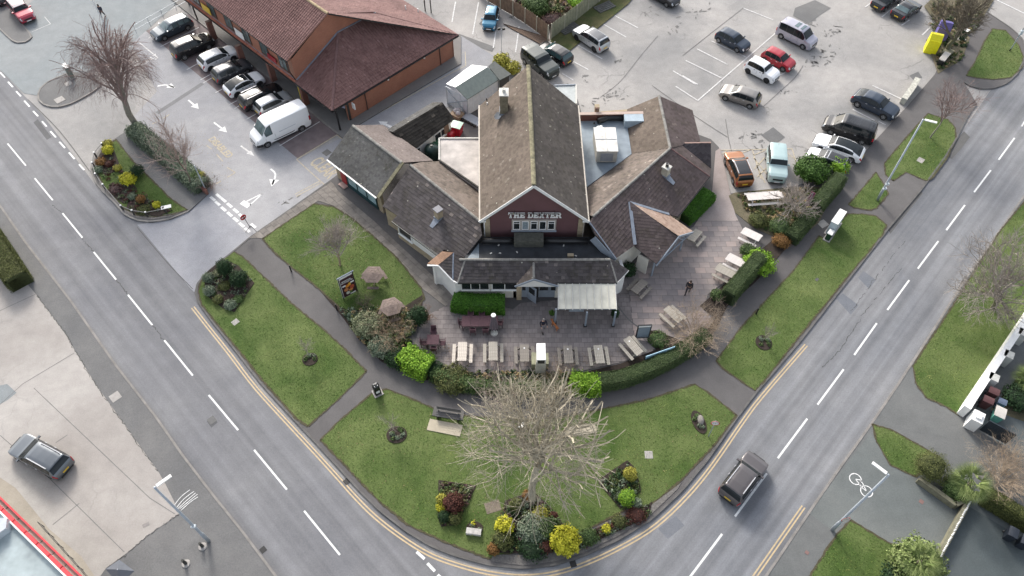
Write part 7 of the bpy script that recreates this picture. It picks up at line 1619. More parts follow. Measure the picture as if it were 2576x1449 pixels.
# ivy on the leaning trunk
# rough planting in the west border and the front border
def low_plants(label, poly, z, n, fols, seed, size=.08, h=.3):
    rnd = random.Random(seed); pw = [(p.x, p.y) for p in PP(poly, z)]; xs = [p[0] for p in pw]; ys_ = [p[1] for p in pw]; mbs = {f_: MB() for f_ in fols}; k = 0
    while k < n:
        x, y = rnd.uniform(min(xs), max(xs)), rnd.uniform(min(ys_), max(ys_))
        if not inpoly(np.array([x]), np.array([y]), pw)[0]: continue
        k += 1; f_ = rnd.choice(fols); r_ = rnd.uniform(.12, .3); leaves(mbs[f_], (x, y, z+h*rnd.uniform(.2, .6)), (r_, r_, h*.5), 26, size, rnd, up=.4)
    for f_, mb in mbs.items():
        o = mb.build('ground_cover', FOL[f_], None); tag(o, label+' ('+f_+')' if False else label, 'ground cover', kind='stuff')
low_plants('mixed low plants filling the centre bed below the large tree', [(1270, 1270), (1340, 1245), (1400, 1295), (1430, 1350), (1440, 1385), (1300, 1390), (1240, 1380)], .15, 230, ['mid', 'grey', 'dark', 'olive', 'heather'], 71)
low_plants('low plants in the long front border', [(1450, 1352), (1600, 1290), (1640, 1262), (1632, 1296), (1460, 1380)], .15, 110, ['mid', 'grey', 'heather', 'red'], 72, size=.06, h=.2)
low_plants('small plants in the left triangular bed', [(1106, 1212), (1195, 1224), (1150, 1318), (1112, 1322)], .15, 110, ['mid', 'heather', 'var', 'olive'], 73, size=.06, h=.22)
low_plants('small plants in the right hand bed', [(1578, 1165), (1598, 1182), (1608, 1235), (1562, 1275), (1510, 1215)], .15, 130, ['mid', 'grey', 'olive', 'dark'], 74, size=.06, h=.25)
low_plants('small plants in the upper left bed', [(560, 660), (600, 672), (636, 712), (590, 780), (560, 770), (518, 738)], .15, 130, ['mid', 'grey', 'heather', 'var'], 75, size=.06, h=.22)
low_plants('small plants in the island beds', [(262, 370), (300, 425), (335, 462), (345, 478), (430, 532), (345, 538), (290, 495), (247, 425)], .16, 110, ['heather', 'grey', 'mid', 'red'], 76, size=.06, h=.2)
low_plants('undergrowth along the west side of the patio', [(860, 780), (900, 780), (1000, 775), (1062, 800), (1040, 840), (1030, 880), (1080, 930), (1150, 965), (1050, 945), (960, 905), (900, 845)], .16, 520, ['mid', 'olive', 'straw', 'dark', 'grey'], 77, size=.09, h=.45)
low_plants('undergrowth along the south side of the patio', [(1160, 935), (1430, 940), (1440, 972), (1300, 985), (1170, 978)], .14, 260, ['straw', 'mid', 'dark', 'olive'], 78, size=.09, h=.4)
low_plants('undergrowth in the east garden corner', [(1850, 488), (2000, 472), (2060, 480), (2080, 500), (2040, 560), (1990, 600), (1900, 572)], .14, 260, ['olive', 'straw', 'mid'], 79, size=.08, h=.25)
low_plants('undergrowth at the top right corner', [(2345, 5), (2420, 0), (2475, 40), (2440, 90), (2420, 150), (2360, 180), (2340, 60)], .14, 260, ['olive', 'straw', 'dark', 'mid'], 80, size=.08, h=.25)
low_plants('undergrowth behind the wooden fences', [(1250, -30), (1380, 66), (1500, -30)], .05, 300, ['olive', 'heather', 'mid', 'straw'], 81, size=.12, h=.5)
low_plants('plants at the lower right corner behind the boundary wall', [(2530, 1000), (2576, 1040), (2620, 1040), (2640, 940), (2590, 920)], .13, 160, ['dark', 'mid'], 82, size=.12, h=.6)
# palms at the lower right
def palm(label, px, z, h, r, seed, n=34):
    rnd = random.Random(seed); b = P(*px, z); root = thing('palm', label, 'palm', b, 0, 'spiky palms at the lower right'); MB().tube([(0, 0, 0), (.02, 0, h)], [.14, .11], 8).build('trunk', Bk_brown, root); mb = MB()
    for i in range(n):
        a = rnd.random()*6.28; el_ = rnd.uniform(-.5, 1.2); d = Vector((math.cos(a)*math.cos(el_), math.sin(a)*math.cos(el_), math.sin(el_))); c = Vector((0, 0, h))+d*r*.45
        for k in range(13):
            an = (k-6)*.17; sd__ = d.cross(Vector((0, 0, 1))); sd__ = sd__.normalized() if sd__.length > .1 else Vector((1, 0, 0)); dd = (d*math.cos(an)+sd__*math.sin(an)+Vector((0, 0, -.15))).normalized(); w_ = dd.orthogonal().normalized()*.022
            mb.add([c-w_, c+w_, c+dd*r*.6+Vector((0, 0, -.06))], [(0, 1, 2)])
        mb.add([Vector((0, 0, h))+Vector((.015, 0, 0)), Vector((0, 0, h))-Vector((.015, 0, 0)), c], [(0, 1, 2)])
    mb.build('fronds', FOL['palm'], root); return root
palm('spiky fan palm beside the round clipped bush', (2410, 1240), .12, 2.0, 1.6, 91, 44); palm('spiky palm at the right edge behind the white wall', (2570, 975), .12, 1.4, 1.5, 92, 36); palm('spiky palm rising from the feathery bush at the lower edge', (2280, 1435), .12, 2.2, 1.5, 93, 36)
# ================================================================= STREET FURNITURE, GARDEN FURNITURE, PEOPLE
def lamp_post(label, foot, top, z, H_, arm_dir=None, head=(.95, .2, .08), sign=None, arm=.22):
    b = P(*foot, z); d = Vector((math.cos(arm_dir), math.sin(arm_dir), 0)); root = thing('street_lamp', label, 'street lamp', b, 0, 'tall grey street lamps')
    MB().tube([(0, 0, 0), (0, 0, 1.5), (0, 0, 1.55), (0, 0, H_)], [.13, .13, .095, .07], 10).build('pole', M_galv, root, smooth=True)
    MB().tube([(0, 0, 0), (0, 0, .9)], .125, 10).build('base_sleeve', M_black, root)
    MB().beam((0, 0, H_-.05), d*arm+Vector((0, 0, H_)), .06, .06).build('arm', M_galv, root)
    mb = MB(); mb.beam(d*(arm*.6)+Vector((0, 0, H_)), d*(arm*.6+head[0])+Vector((0, 0, H_+.06)), head[1], head[2]); mb.build('lamp_head', M_white, root)
    if sign:
        for z_ in sign: MB().box((.05, -.05, z_), (.3, .22, .18)).build('control_box', plain('pale_box', (.55, .6, .63), .5), root)
    return root
def dirof(p, q, z): a, b = P(*p, z), P(*q, z); return math.atan2((b-a).y, (b-a).x)
HL = 9.9
lamp_post('tall street lamp leaning over the concrete forecourt at the lower left', (525, 1361), None, .1, HL, dirof((380, 1212), (404, 1196), HL), sign=(3.2,))
l2 = lamp_post('tall street lamp with a white box on the small verge at the right', (2207, 503), None, .12, HL, dirof((2337, 283), (2357, 289), HL), sign=(1.6, 2.2))
l3 = lamp_post('tall street lamp with a round weight sign beside the lower right drive', (2093, 1333), None, .1, HL, dirof((2242, 1184), (2216, 1166), HL))
# bracket signs and clips on the poles
M_signw = plain('sign_white', (.78, .78, .78), .4); M_signr = plain('sign_red', (.5, .02, .03), .4); M_signg = plain('sign_back_grey', (.3, .3, .3), .5)
def disc_sign(parent, c, facing, tilt=0.0, r=.32, txt=None, bar=False):
    q = Matrix.Translation(c) @ Matrix.Rotation(facing, 4, 'Z') @ Matrix.Rotation(math.pi/2, 4, 'X')   # local z points to facing - 90deg
    mb = MB(); mb.lathe((0, 0, 0), [(0, -.02), (r, -.02), (r, .0)], 24); mb.v = [tuple(q @ Vector(p)) for p in mb.v]; o = mb.build('sign_back', M_signg, parent)
    mb = MB(); mb.lathe((0, 0, 0), [(r, .0), (r, .012), (r*.8, .012)], 24); mb.v = [tuple(q @ Vector(p)) for p in mb.v]; mb.build('sign_rim', M_signr if not bar else M_signr, parent)
    mb = MB(); mb.lathe((0, 0, 0), [(r*.8, .011), (0, .011)], 24); mb.v = [tuple(q @ Vector(p)) for p in mb.v]; mb.build('sign_face', M_signw if not bar else M_signr, parent)
    if bar: mb = MB().box((0, 0, .02), (r*1.3, r*.34, .012)); mb.v = [tuple(q @ Vector(p)) for p in mb.v]; mb.build('sign_bar', M_signw, parent)
    if txt: text(txt, r*.62, M_black, parent, q @ Matrix.Translation((0, 0, .016)))
disc_sign(l3, Vector((.06, -.10, 2.45)), R(10), txt='7.5T')
ws = thing('weight_limit_sign', 'round white weight limit sign with red rim on the right lawn', 'road sign', P(1782, 1098, .12))
MB().tube([(0, 0, 0), (0, 0, 2.6)], .038, 8).build('post', M_galv, ws); disc_sign(ws, Vector((0, -.06, 2.35)), R(-8), txt='7.5T')
for lb, foot, top, hh in (('slim grey post at the end of the ivy wall', (519, 481), None, 3.4), ('grey lamp column on the rounded grass island at the top right', (2540, 128), None, 6.5)):
    o = thing('grey_post', lb, 'post', P(*foot, .12)); MB().tube([(0, 0, 0), (0, 0, hh)], [.06, .05], 8).build('pole', M_galv, o); MB().tube([(0, 0, 0), (0, 0, .3)], .07, 8).build('base_sleeve', M_black, o)
    if hh > 5: MB().box((0, 0, 2.4), (.3, .25, .5)).build('control_box', plain('pale_box', (.55, .6, .63), .5), o)
wp = thing('white_pole', 'white pole standing behind the weeping birch', 'pole', P(262, 60, .1)); MB().tube([(0, 0, 0), (0, 0, 4)], [.10, .09], 8).build('pole', M_white, wp)
# temporary no entry sign by the give way line
ns = thing('temporary_sign', 'small red sign on a folding metal frame at the junction mouth', 'road sign', P(632, 578, .0)); MB().beam((0, 0, .2), (-.25, .1, 1.7), .04, .04).build('stem', M_black, ns)
for a, b in (((-.45, -.3, .02), (.1, .0, .55)), ((.1, .0, .55), (.55, -.25, .02)), ((-.1, .45, .02), (.1, .0, .55))): MB().beam(a, b, .035, .035).build('leg', M_black, ns)
disc_sign(ns, Vector((-.3, .1, 1.6)), R(50), r=.3, bar=True)
yb = thing('direction_sign', 'yellow direction sign board on two posts at the left edge', 'road sign', P(14, 640, .11)); 
MB().box((0, .0, 2.2), (1.0, .04, .3), R(55)).build('board', plain('amber_board', (.72, .40, .01), .5), yb)
for x in (-.25, .25): MB().tube([(x*.6, x*.8, 0), (x*.6, x*.8, 2.2)], .03, 6).build('post', M_galv, yb)
text('DIVERSION', .17, M_black, yb, frame((.02, -.03, 2.2), (math.cos(R(55)), math.sin(R(55)), 0), (0, 0, 1)))
# cabinets, bins
def cabinet(label, px, z, w_, d_, h_, rot, m, top=None, name='utility_cabinet', cat='cabinet', group='roadside utility cabinets', plinth=True):
    o = thing(name, label, cat, P(*px, z), rot, group); MB().box((0, 0, 0), (w_, d_, h_), 0, z0=.06).build('body', m, o); MB().box((0, 0, 0), (w_+.06, d_+.06, .06), 0, z0=h_+.06).build('lid', top or m, o)
    if plinth: MB().box((0, 0, 0), (w_+.25, d_+.25, .07), 0, z0=0).build('plinth', M_concl, o)
    for k in (-.25, .25): MB().box((k*w_, -d_/2-.006, 0), (w_*.46, .015, h_*.85), 0, z0=.12).build('door', m, o)
    return o
M_pblue = plain('pale_blue_metal', (.45, .52, .56), .5, var=.1); M_dgreen = plain('dark_green_metal', (.015, .05, .025), .5)
cabinet('large pale blue roadside cabinet with a white top', (2095, 575), .12, 1.9, .6, 1.55, R(52), M_pblue, M_white); cabinet('small dark green cabinet beside the pale blue one', (2082, 600), .12, .6, .4, .8, R(52), M_dgreen, M_white)
cabinet('green cabinet with white top on the rounded island under the birch', (180, 192), .1, .9, .4, 1.3, R(-46), plain('grey_green_metal', (.12, .19, .16), .5), M_white); cabinet('green cabinet with white top behind the top right tree', (2418, 100), .12, .5, .5, 1.2, R(40), M_dgreen, M_white)
o = thing('recycling_bank', 'bright yellow clothing bank in the corner of the car park', 'recycling bank', P(2338, 128, 0), R(-22), 'clothing banks'); 
for nm, off, mm in (('o', 0, 0),): pass
def bank(root, m):
    mb = MB(); w_, d_ = 1.25, 1.25
    prof = [(-d_/2, 0), (d_/2, 0), (d_/2, 1.9), (d_/2-.35, 2.15), (-.1, 2.15), (-d_/2, 1.55)]
    n = len(prof); mb.add([(-w_/2, y, z) for y, z in prof]+[(w_/2, y, z) for y, z in prof], [tuple(range(n)), tuple(reversed(range(n, 2*n)))]+[(i, n+i, n+(i+1) % n, (i+1) % n) for i in range(n)]); mb.build('body', m, root)
    MB().box((0, -d_/2+.1, 1.62), (.8, .3, .08)).build('chute', m, root)
bank(o, plain('bank_yellow', (.80, .74, .01), .45)); o = thing('recycling_bank', 'purple clothing bank behind the yellow one', 'recycling bank', P(2362, 97, 0), R(-22), 'clothing banks'); bank(o, plain('bank_purple', (.13, .11, .33), .45))
def wheelie(label, px, z, rot, m, lid=None, w_=.58, d_=.7, h_=1.05, group='wheeled bins', open_=False):
    o = thing('wheeled_bin', label, 'bin', P(*px, z), rot, group); mb = MB()
    lo = [(-w_*.42, -d_*.38), (w_*.42, -d_*.38), (w_*.42, d_*.38), (-w_*.42, d_*.38)]; hi = [(-w_/2, -d_/2), (w_/2, -d_/2), (w_/2, d_/2), (-w_/2, d_/2)]
    mb.add([(x, y, .08) for x, y in lo]+[(x, y, h_) for x, y in hi], [(3, 2, 1, 0), (4, 5, 6, 7), (0, 1, 5, 4), (1, 2, 6, 5), (2, 3, 7, 6), (3, 0, 4, 7)]); mb.build('body', m, o)
    mb = MB(); n = 5
    for i in range(n):
        x0, x1 = -w_/2-.02+(w_+.04)*i/n, -w_/2-.02+(w_+.04)*(i+1)/n; z0_, z1_ = h_+.03+.05*math.sin(math.pi*i/n), h_+.03+.05*math.sin(math.pi*(i+1)/n)
        mb.add([(x0, -d_/2-.03, z0_), (x1, -d_/2-.03, z1_), (x1, d_/2+.03, z1_), (x0, d_/2+.03, z0_)], [(0, 1, 2, 3)])
    mb.box((0, 0, 0), (w_+.04, d_+.06, .03), 0, z0=h_); mb.build('lid', lid or m, o)
    for x in (-w_*.4, w_*.4): MB().lathe((x, d_*.42, .1), [(0, -.03), (.1, -.03), (.1, .03), (0, .03)], 10, 0, 'Y').build('wheel', M_black, o)
    MB().box((0, d_/2+.04, h_-.02), (w_*.8, .04, .04)).build('handle', M_black, o); return o
M_binr = plain('bin_red', (.45, .015, .03), .45); M_bing = plain('bin_green', (.03, .11, .06), .5); M_bind = plain('bin_dark', (.02, .025, .035), .4); M_binb = plain('bin_brown', (.09, .035, .035), .5)
wheelie('red yard bin with a pale green lid', (1150, 337), 0, R(-20), M_binr, plain('pale_green_lid', (.5, .66, .55), .5), 1.1, 1.0, 1.2); wheelie('green bin left of the red yard bin', (1122, 340), 0, R(-10), M_bing, None, 1.2, 1.1, 1.1); wheelie('second red bin behind the flat roof corner', (1131, 347), 0, R(-30), M_binr, None, 1.0, .9, .9)
wheelie('green bin low beside the white outbuilding wall', (1095, 376), 0, R(-30), M_bing, None, 1.2, 1.0, 1.0)
tk = thing('oil_tank', 'dark green cylindrical tank in the pub yard corner', 'tank', P(1089, 400, 0)); MB().lathe((0, 0, 0), [(.75, 0), (.75, 1.3), (.6, 1.6), (.2, 1.75), (.0, 1.77)], 18).build('body', plain('tank_green', (.012, .035, .028), .4), tk, smooth=True); MB().lathe((0, 0, 1.76), [(.12, 0), (.12, .08), (0, .08)], 10).build('lid', M_black, tk)
wheelie('dark wheeled bin left of its pair by the mossy hedge', (2530, 1352), .11, R(-35), M_bind); wheelie('dark wheeled bin right of its pair by the mossy hedge', (2562, 1372), .11, R(-35), M_bind); wheelie('upper brown wheeled bin behind the white boundary wall', (2484, 1000), .12, R(58), M_binb); wheelie('lower brown wheeled bin behind the white boundary wall', (2470, 1022), .12, R(58), M_binb); wheelie('blue grey wheeled bin beside the brown bins', (2507, 1024), .12, R(58), plain('bin_slate', (.10, .13, .19), .5), None, .5, .55, .9); wheelie('teal bin with a cream lid behind the gate post', (2500, 1052), .12, R(58), plain('bin_teal', (.15, .45, .36), .5), plain('cream_lid', (.5, .47, .43), .6), .95, .7, 1.0)
lb_ = thing('litter_bin', 'black litter bin with white lettering band at the footpath corner', 'litter bin', P(950, 988, .11), R(30)); MB().box((0, 0, 0), (.75, .75, .06), 0, z0=0).build('plinth', M_concl, lb_); MB().box((0, 0, 0), (.5, .5, 1.0), 0, z0=.06).build('body', M_black, lb_); MB().lathe((0, 0, 1.06), [(.27, 0), (.27, .1), (.15, .24), (0, .27)], 8).build('hood', M_black, lb_); MB().box((0, -.256, .5), (.3, .012, .3)).build('notice', M_white, lb_); MB().box((0, 0, 1.2), (.3, .3, .16)).build('ash_plate', M_white, lb_)
lb2 = thing('litter_bin', 'small dark litter bin below the large tree', 'litter bin', P(1312, 1082, .12)); MB().box((0, 0, 0), (.5, .5, .95), 0, z0=0).build('body', M_black, lb2); MB().box((0, 0, 0), (.52, .52, .08), 0, z0=.95).build('lid', M_white, lb2)
# low brick wall with ivy
def low_wall(label, pts, z, w_, h_, m, cope=None, name='low_wall', cat='wall', courses=True):
    L_ = [P(*p, z) for p in pts]; o = thing(name, label, cat, L_[0]); L_ = [p-L_[0] for p in L_]; mb = MB(); n = 0
    for i in range(len(L_)-1):
        a, b = L_[i], L_[i+1]; ll = (b-a).length; k_ = max(1, int(ll/2.4))
        for k in range(k_):
            p, q = a.lerp(b, k/k_), a.lerp(b, (k+1)/k_); MB().beam(p+Vector((0, 0, h_/2)), q+Vector((0, 0, h_/2)), w_, h_).build('wall_section', m, o)
            if cope: MB().beam(p+Vector((0, 0, h_+.03)), q+Vector((0, 0, h_+.03)), w_+.08, .06).build('coping', cope, o)
    return o
low_wall('low red brick wall along the footpath under the ivy', [(331, 326), (420, 405), (523, 489)], .1, .24, .55, M_brickpost)
o = low_wall('white rendered boundary wall at the right edge', [(2414, 1045), (2428, 1022), (2520, 885), (2650, 690)], .12, .5, 1.3, plain('bright_white_wall', (.80, .80, .78), .6, var=.05))
for k in (.25, .5, .75):
    a, b = P(2428, 1022, .12), P(2576, 800, .12); p = a.lerp(b, k)-Vector(o.location); MB().box((p.x+.35, p.y-.2, 0), (.7, .7, 1.3), R(56), z0=0).build('buttress', plain('greyish_white', (.5, .5, .47), .7), o)
gp = thing('gate_pier', 'white square gate pier beside the dark sliding gate', 'gate pier', P(2440, 1068, .12), R(56)); MB().box((0, 0, 0), (1.0, .8, 1.35), 0, z0=0).build('pier', plain('bright_white_wall', (.80, .80, .78), .6), gp); MB().box((0, 0, 0), (.5, .4, .15), 0, z0=1.35).build('cap', M_white, gp)
gt = thing('driveway_gate', 'dark slate driveway gate lying open across the upper drive', 'gate', P(2462, 1082, .12), 0); a, b = P(2462, 1082, .12), P(2528, 1118, .12); d_ = b-a; n_ = 9
for i in range(n_):
    p, q = d_*((i+.006)/n_), d_*((i+.994)/n_); MB().beam(p+Vector((0, 0, .85)), q+Vector((0, 0, .85)), .05, 1.5).build('board', plain('slate_board', (.02, .03, .04), .5), gt)
MB().beam(Vector((0, 0, 1.62)), d_+Vector((0, 0, 1.62)), .08, .06).build('top_rail', plain('slate_board', (.02, .03, .04), .5), gt)
lw = low_wall('low concrete wall round the raised corner of the lower drive', [(2305, 1210), (2396, 1276), (2428, 1262), (2440, 1245)], .12, .3, .6, plain('mossy_concrete', (.20, .19, .13), .9, var=.3), None)
# lower right chain of white stones on a low wall
ck = thing('coursed_wall', 'low dark wall topped with a line of small white stones on the lower right', 'wall', P(2430, 1268, .12)); o0 = Vector(ck.location); a, b = P(2428, 1268, .12)-o0, P(2352, 1408, .12)-o0
MB().beam(a+Vector((0, 0, .3)), b+Vector((0, 0, .3)), .35, .6).build('wall_body', plain('mossy_concrete', (.20, .19, .13), .9), ck); me_ = MB().lathe((0, 0, 0), [(.07, 0), (.05, .05), (0, .07)], 6).mesh('white_stone', M_white)
for i in range(36): p = a.lerp(b, (i+.5)/36); obj('white_stone', me_, ck, (p.x+.1, p.y+random.uniform(-.03, .03), .6))
# block walls at the car park edge
o = low_wall('broken pale block wall at the east edge of the car park', [(2268, 262), (2290, 232), (2302, 210)], 0, .5, .7, plain('pale_render', (.46, .46, .40), .9, var=.3, scale=3), plain('cracked_cap', (.5, .49, .43), .9, var=.4, scale=4))
tr_ = thing('sign_trunking', 'white topped black cabinet by the mossy tree foot', 'cabinet', P(2368, 158, 0), R(50)); MB().box((0, 0, 0), (1.7, .6, .8), 0, z0=0).build('body', M_black, tr_); MB().box((0, 0, 0), (1.75, .65, .1), 0, z0=.8).build('lid', plain('cream_lid', (.5, .47, .43), .6), tr_)
pw_ = thing('planter_wall', 'mossy stone planter at the foot of the top right tree', 'planter', P(2380, 138, 0), R(40)); MB().box((0, 0, 0), (1.2, .9, .5), 0, z0=0).build('body', plain('mossy_concrete', (.20, .19, .13), .9), pw_)
# fences at the top
def panel_fence(label, pts, z, h_, m, npan, post_m):
    o = thing('panel_fence', label, 'fence', P(*pts[0], z)); o0 = Vector(o.location); L_ = [P(*p, z)-o0 for p in pts]; 
    cum = [0]
    for i in range(1, len(L_)): cum.append(cum[-1]+(L_[i]-L_[i-1]).length)
    def at(s_):
        for i in range(1, len(L_)):
            if s_ <= cum[i]: return L_[i-1].lerp(L_[i], (s_-cum[i-1])/(cum[i]-cum[i-1]))
        return L_[-1]
    for k in range(npan):
        p, q = at(cum[-1]*k/npan), at(cum[-1]*(k+1)/npan); d = (q-p).normalized(); ll = (q-p).length; nb = 9; pan = MB(); 
        pan.beam(p+d*.08+Vector((0, 0, h_/2)), q-d*.08+Vector((0, 0, h_/2)), .03, h_-.1); po = pan.build('panel', m, o)
        for j in range(nb):
            c = p.lerp(q, (j+.5)/nb); hh = h_+.10*math.sin(math.pi*(j+.5)/nb); nn_ = Vector((-d.y, d.x, 0))*.028*(1 if j % 2 else -1)
            MB().box((c.x+nn_.x, c.y+nn_.y, 0), (ll/nb*.94, .02, hh), math.atan2(d.y, d.x), z0=.05).build('board', m, po)
    for k in range(npan+1): p = at(cum[-1]*k/npan); MB().box((p.x, p.y, 0), (.12, .12, h_+.12), math.atan2(d.y, d.x), z0=0).build('concrete_post', post_m, o)
    return o
M_fbrown = plain('fence_brown', (.20, .135, .09), .85, var=.3, scale=3); M_fgreen = plain('fence_grey_green', (.25, .25, .17), .85, var=.25, scale=3); M_post = plain('concrete_post', (.38, .36, .28), .85, var=.15)
panel_fence('brown boarded fence with concrete posts behind the parade', [(1200, -14), (1260, 22), (1300, 45), (1340, 72), (1378, 102)], .0, 1.9, M_fbrown, 6, M_post)
panel_fence('grey green boarded fence with concrete posts beside the car park', [(1386, 98), (1430, 66), (1475, 30), (1530, -14), (1560, -40)], .0, 1.9, M_fgreen, 6, M_post)
for lb, px in (('stack of dark planks by the green fence nearest the silver car', (1432, 72)), ('stack of grey planks by the green fence further up', (1520, 18))):
    o = thing('plank_stack', lb, 'planks', P(*px, .05), R(35), 'plank stacks on the bank')
    for i in range(5): MB().box((0, -.6+i*.28, 0), (2.4, .2, .12), 0, z0=.0).build('plank', plain('old_plank', (.12, .12, .11), .9, var=.3), o)
# railings by the parade
rl = thing('ramp_railing', 'grey tubular railing beside the dark blue estate car', 'railing', P(345, 85, .1)); o0 = Vector(rl.location); a, b = P(345, 85, .1)-o0, P(478, 10, .1)-o0
for k in range(5): p = a.lerp(b, k/4); MB().tube([p, p+Vector((0, 0, 1.1))], .03, 6).build('post', M_galv, rl)
for z_ in (.55, 1.1): MB().tube([a+Vector((0, 0, z_)), b+Vector((0, 0, z_))], .025, 6).build('rail', M_galv, rl)
nr = thing('long_railing', 'thin dark handrail along the forecourt strip at the lower left', 'railing', P(125, 1340, .12)); o0 = Vector(nr.location); a, b = P(112, 1325, .12)-o0, P(235, 1462, .12)-o0
for k in range(6): p = a.lerp(b, k/5); MB().tube([p, p+Vector((0, 0, 1.0))], .02, 6).build('post', M_trim, nr)
for z_ in (.5, 1.0): MB().tube([a+Vector((0, 0, z_)), b+Vector((0, 0, z_))], .018, 6).build('rail', M_trim, nr)
# knee rail round the island
krp = [(262, 372), (243, 395), (238, 420), (246, 448), (265, 475), (310, 528), (338, 540), (372, 545), (420, 536)]
kr = thing('knee_rail', 'low metal knee rail with white post caps round the island bed', 'railing', P(262, 372, .13)); o0 = Vector(kr.location); L_ = [P(*p, .13)-o0 for p in krp]
for p in L_: MB().box((p.x, p.y, 0), (.12, .12, .62), 0, z0=0).build('post', plain('dark_timber', (.06, .055, .05), .8), kr); MB().lathe((p.x, p.y, .62), [(.09, 0), (.09, .05), (0, .08)], 8).build('post_cap', M_white, kr)
for i in range(len(L_)-1): MB().beam(L_[i]+Vector((0, 0, .58)), L_[i+1]+Vector((0, 0, .58)), .05, .05).build('rail', plain('dull_rail', (.15, .15, .15), .6, .3), kr)
lc = thing('lectern_sign', 'white sloping information plate by the island rail', 'sign', P(424, 532, .13), R(18)); MB().box((0, 0, .62), (.9, .4, .05)).build('plate', M_white, lc); MB().box((-.28, 0, .66), (.2, .22, .012)).build('picture', M_black, lc)
for x in (-.3, .3): MB().box((x, 0, 0), (.06, .06, .6), 0, z0=0).build('leg', M_black, lc)
# bollards along the west lawn
for lb, px in (('short black bollard at the upper end of the lawn edge', (733, 683)), ('short black bollard at the lower end of the lawn edge', (848, 780)), ('short black bollard beside the east footpath', (1902, 790))):
    o = thing('bollard', lb, 'bollard', P(*px, .12), 0, 'short black bollards'); MB().tube([(0, 0, 0), (0, 0, .8)], [.07, .06], 8).build('post', M_black, o); MB().lathe((0, 0, .8), [(.07, 0), (.05, .05), (0, .06)], 8).build('cap', M_black, o)
for lb, px, h_ in (('dark squat bollard at the lower left footway edge', (510, 1375), .7), ('stone based black bollard on the lower left paving', (468, 1418), .75)):
    o = thing('bollard', lb, 'bollard', P(*px, .1), 0, 'short black bollards'); MB().tube([(0, 0, .05), (0, 0, h_)], [.12, .09], 8).build('post', plain('dark_post', (.04, .04, .035), .7), o); MB().lathe((0, 0, 0), [(.3, 0), (.28, .06), (0, .08)], 10).build('foot', M_concl, o)
# banner board on the west lawn
bn = thing('food_banner', 'leaning food advertising board with white frame on the west lawn', 'advertising board', P(868, 748, .14)); o0 = Vector(bn.location)
# the board stands upright and faces the lower left corner of the site
fa, fb_ = P(867, 750, .25), P(898, 733, .25); xd = (fb_-fa); xd.z = 0; Wd = xd.length; xd.normalize(); yv = Vector((0, 0, 1)); out_ = xd.cross(yv); Hd = 2.5; q0 = Vector((fa.x-o0.x, fa.y-o0.y, .2)); W_ = Wd
def bp(x, y, o_=0.0): return q0+xd*(x*W_)+yv*(y*Hd)+out_*o_
def bquad(x0, x1, y0, y1, o_, m, nm): MB().slab([bp(x0, y0, o_), bp(x1, y0, o_), bp(x1, y1, o_), bp(x0, y1, o_)], .02, 0, -out_).build(nm, m, bn)
M_maroon = plain('banner_maroon', (.05, .018, .024), .5)
mb = MB(); bquad(-.12, 1.06, -.02, 1.06, 0, M_white, 'backing'); bquad(-.0, 1.0, .0, .96, .03, M_maroon, 'poster')
text('SEASONAL', Hd*.075, M_white, bn, frame(bp(.46, .83, .06), xd, yv), bold=.004); text('FAVOURITES', Hd*.075, M_white, bn, frame(bp(.48, .75, .06), xd, yv), bold=.004)
for x0, x1, y0, y1, c in ((.25, .6, .45, .62, (.62, .22, .03)), (.5, .72, .5, .66, (.75, .42, .06)), (.1, .45, .28, .46, (.5, .2, .08)), (.55, .92, .3, .5, (.4, .08, .04)), (.45, .8, .22, .34, (.6, .25, .08)), (.2, .5, .1, .26, (.62, .6, .5)), (.5, .68, .1, .22, (.12, .2, .06))):
    mb = MB(); n = 10; mb.add([bp((x0+x1)/2+math.cos(a)*(x1-x0)/2, (y0+y1)/2+math.sin(a)*(y1-y0)/2, .062+.002*(x0*10 % 3)) for a in np.linspace(0, 2*math.pi, n, endpoint=False)], [tuple(range(n))]); mb.build('food_picture', plain('print_%d' % int(x0*100+y0*1000), c, .5, var=.4, scale=9), bn)
for x0, x1, y0, y1 in ((.06, .3, .56, .62), (.7, .98, .6, .66), (.5, .92, .04, .09)): bquad(x0, x1, y0, y1, .07, M_white, 'caption_strip')
MB().beam(bp(-.15, 1.08), bp(1.15, 1.08), .09, .09).build('top_bar', plain('steel_blue', (.10, .14, .2), .4), bn)
for x in (-.08, 1.04): MB().beam(bp(x, -.08), bp(x, 1.08), .07, .07, up=out_).build('post', M_black, bn)
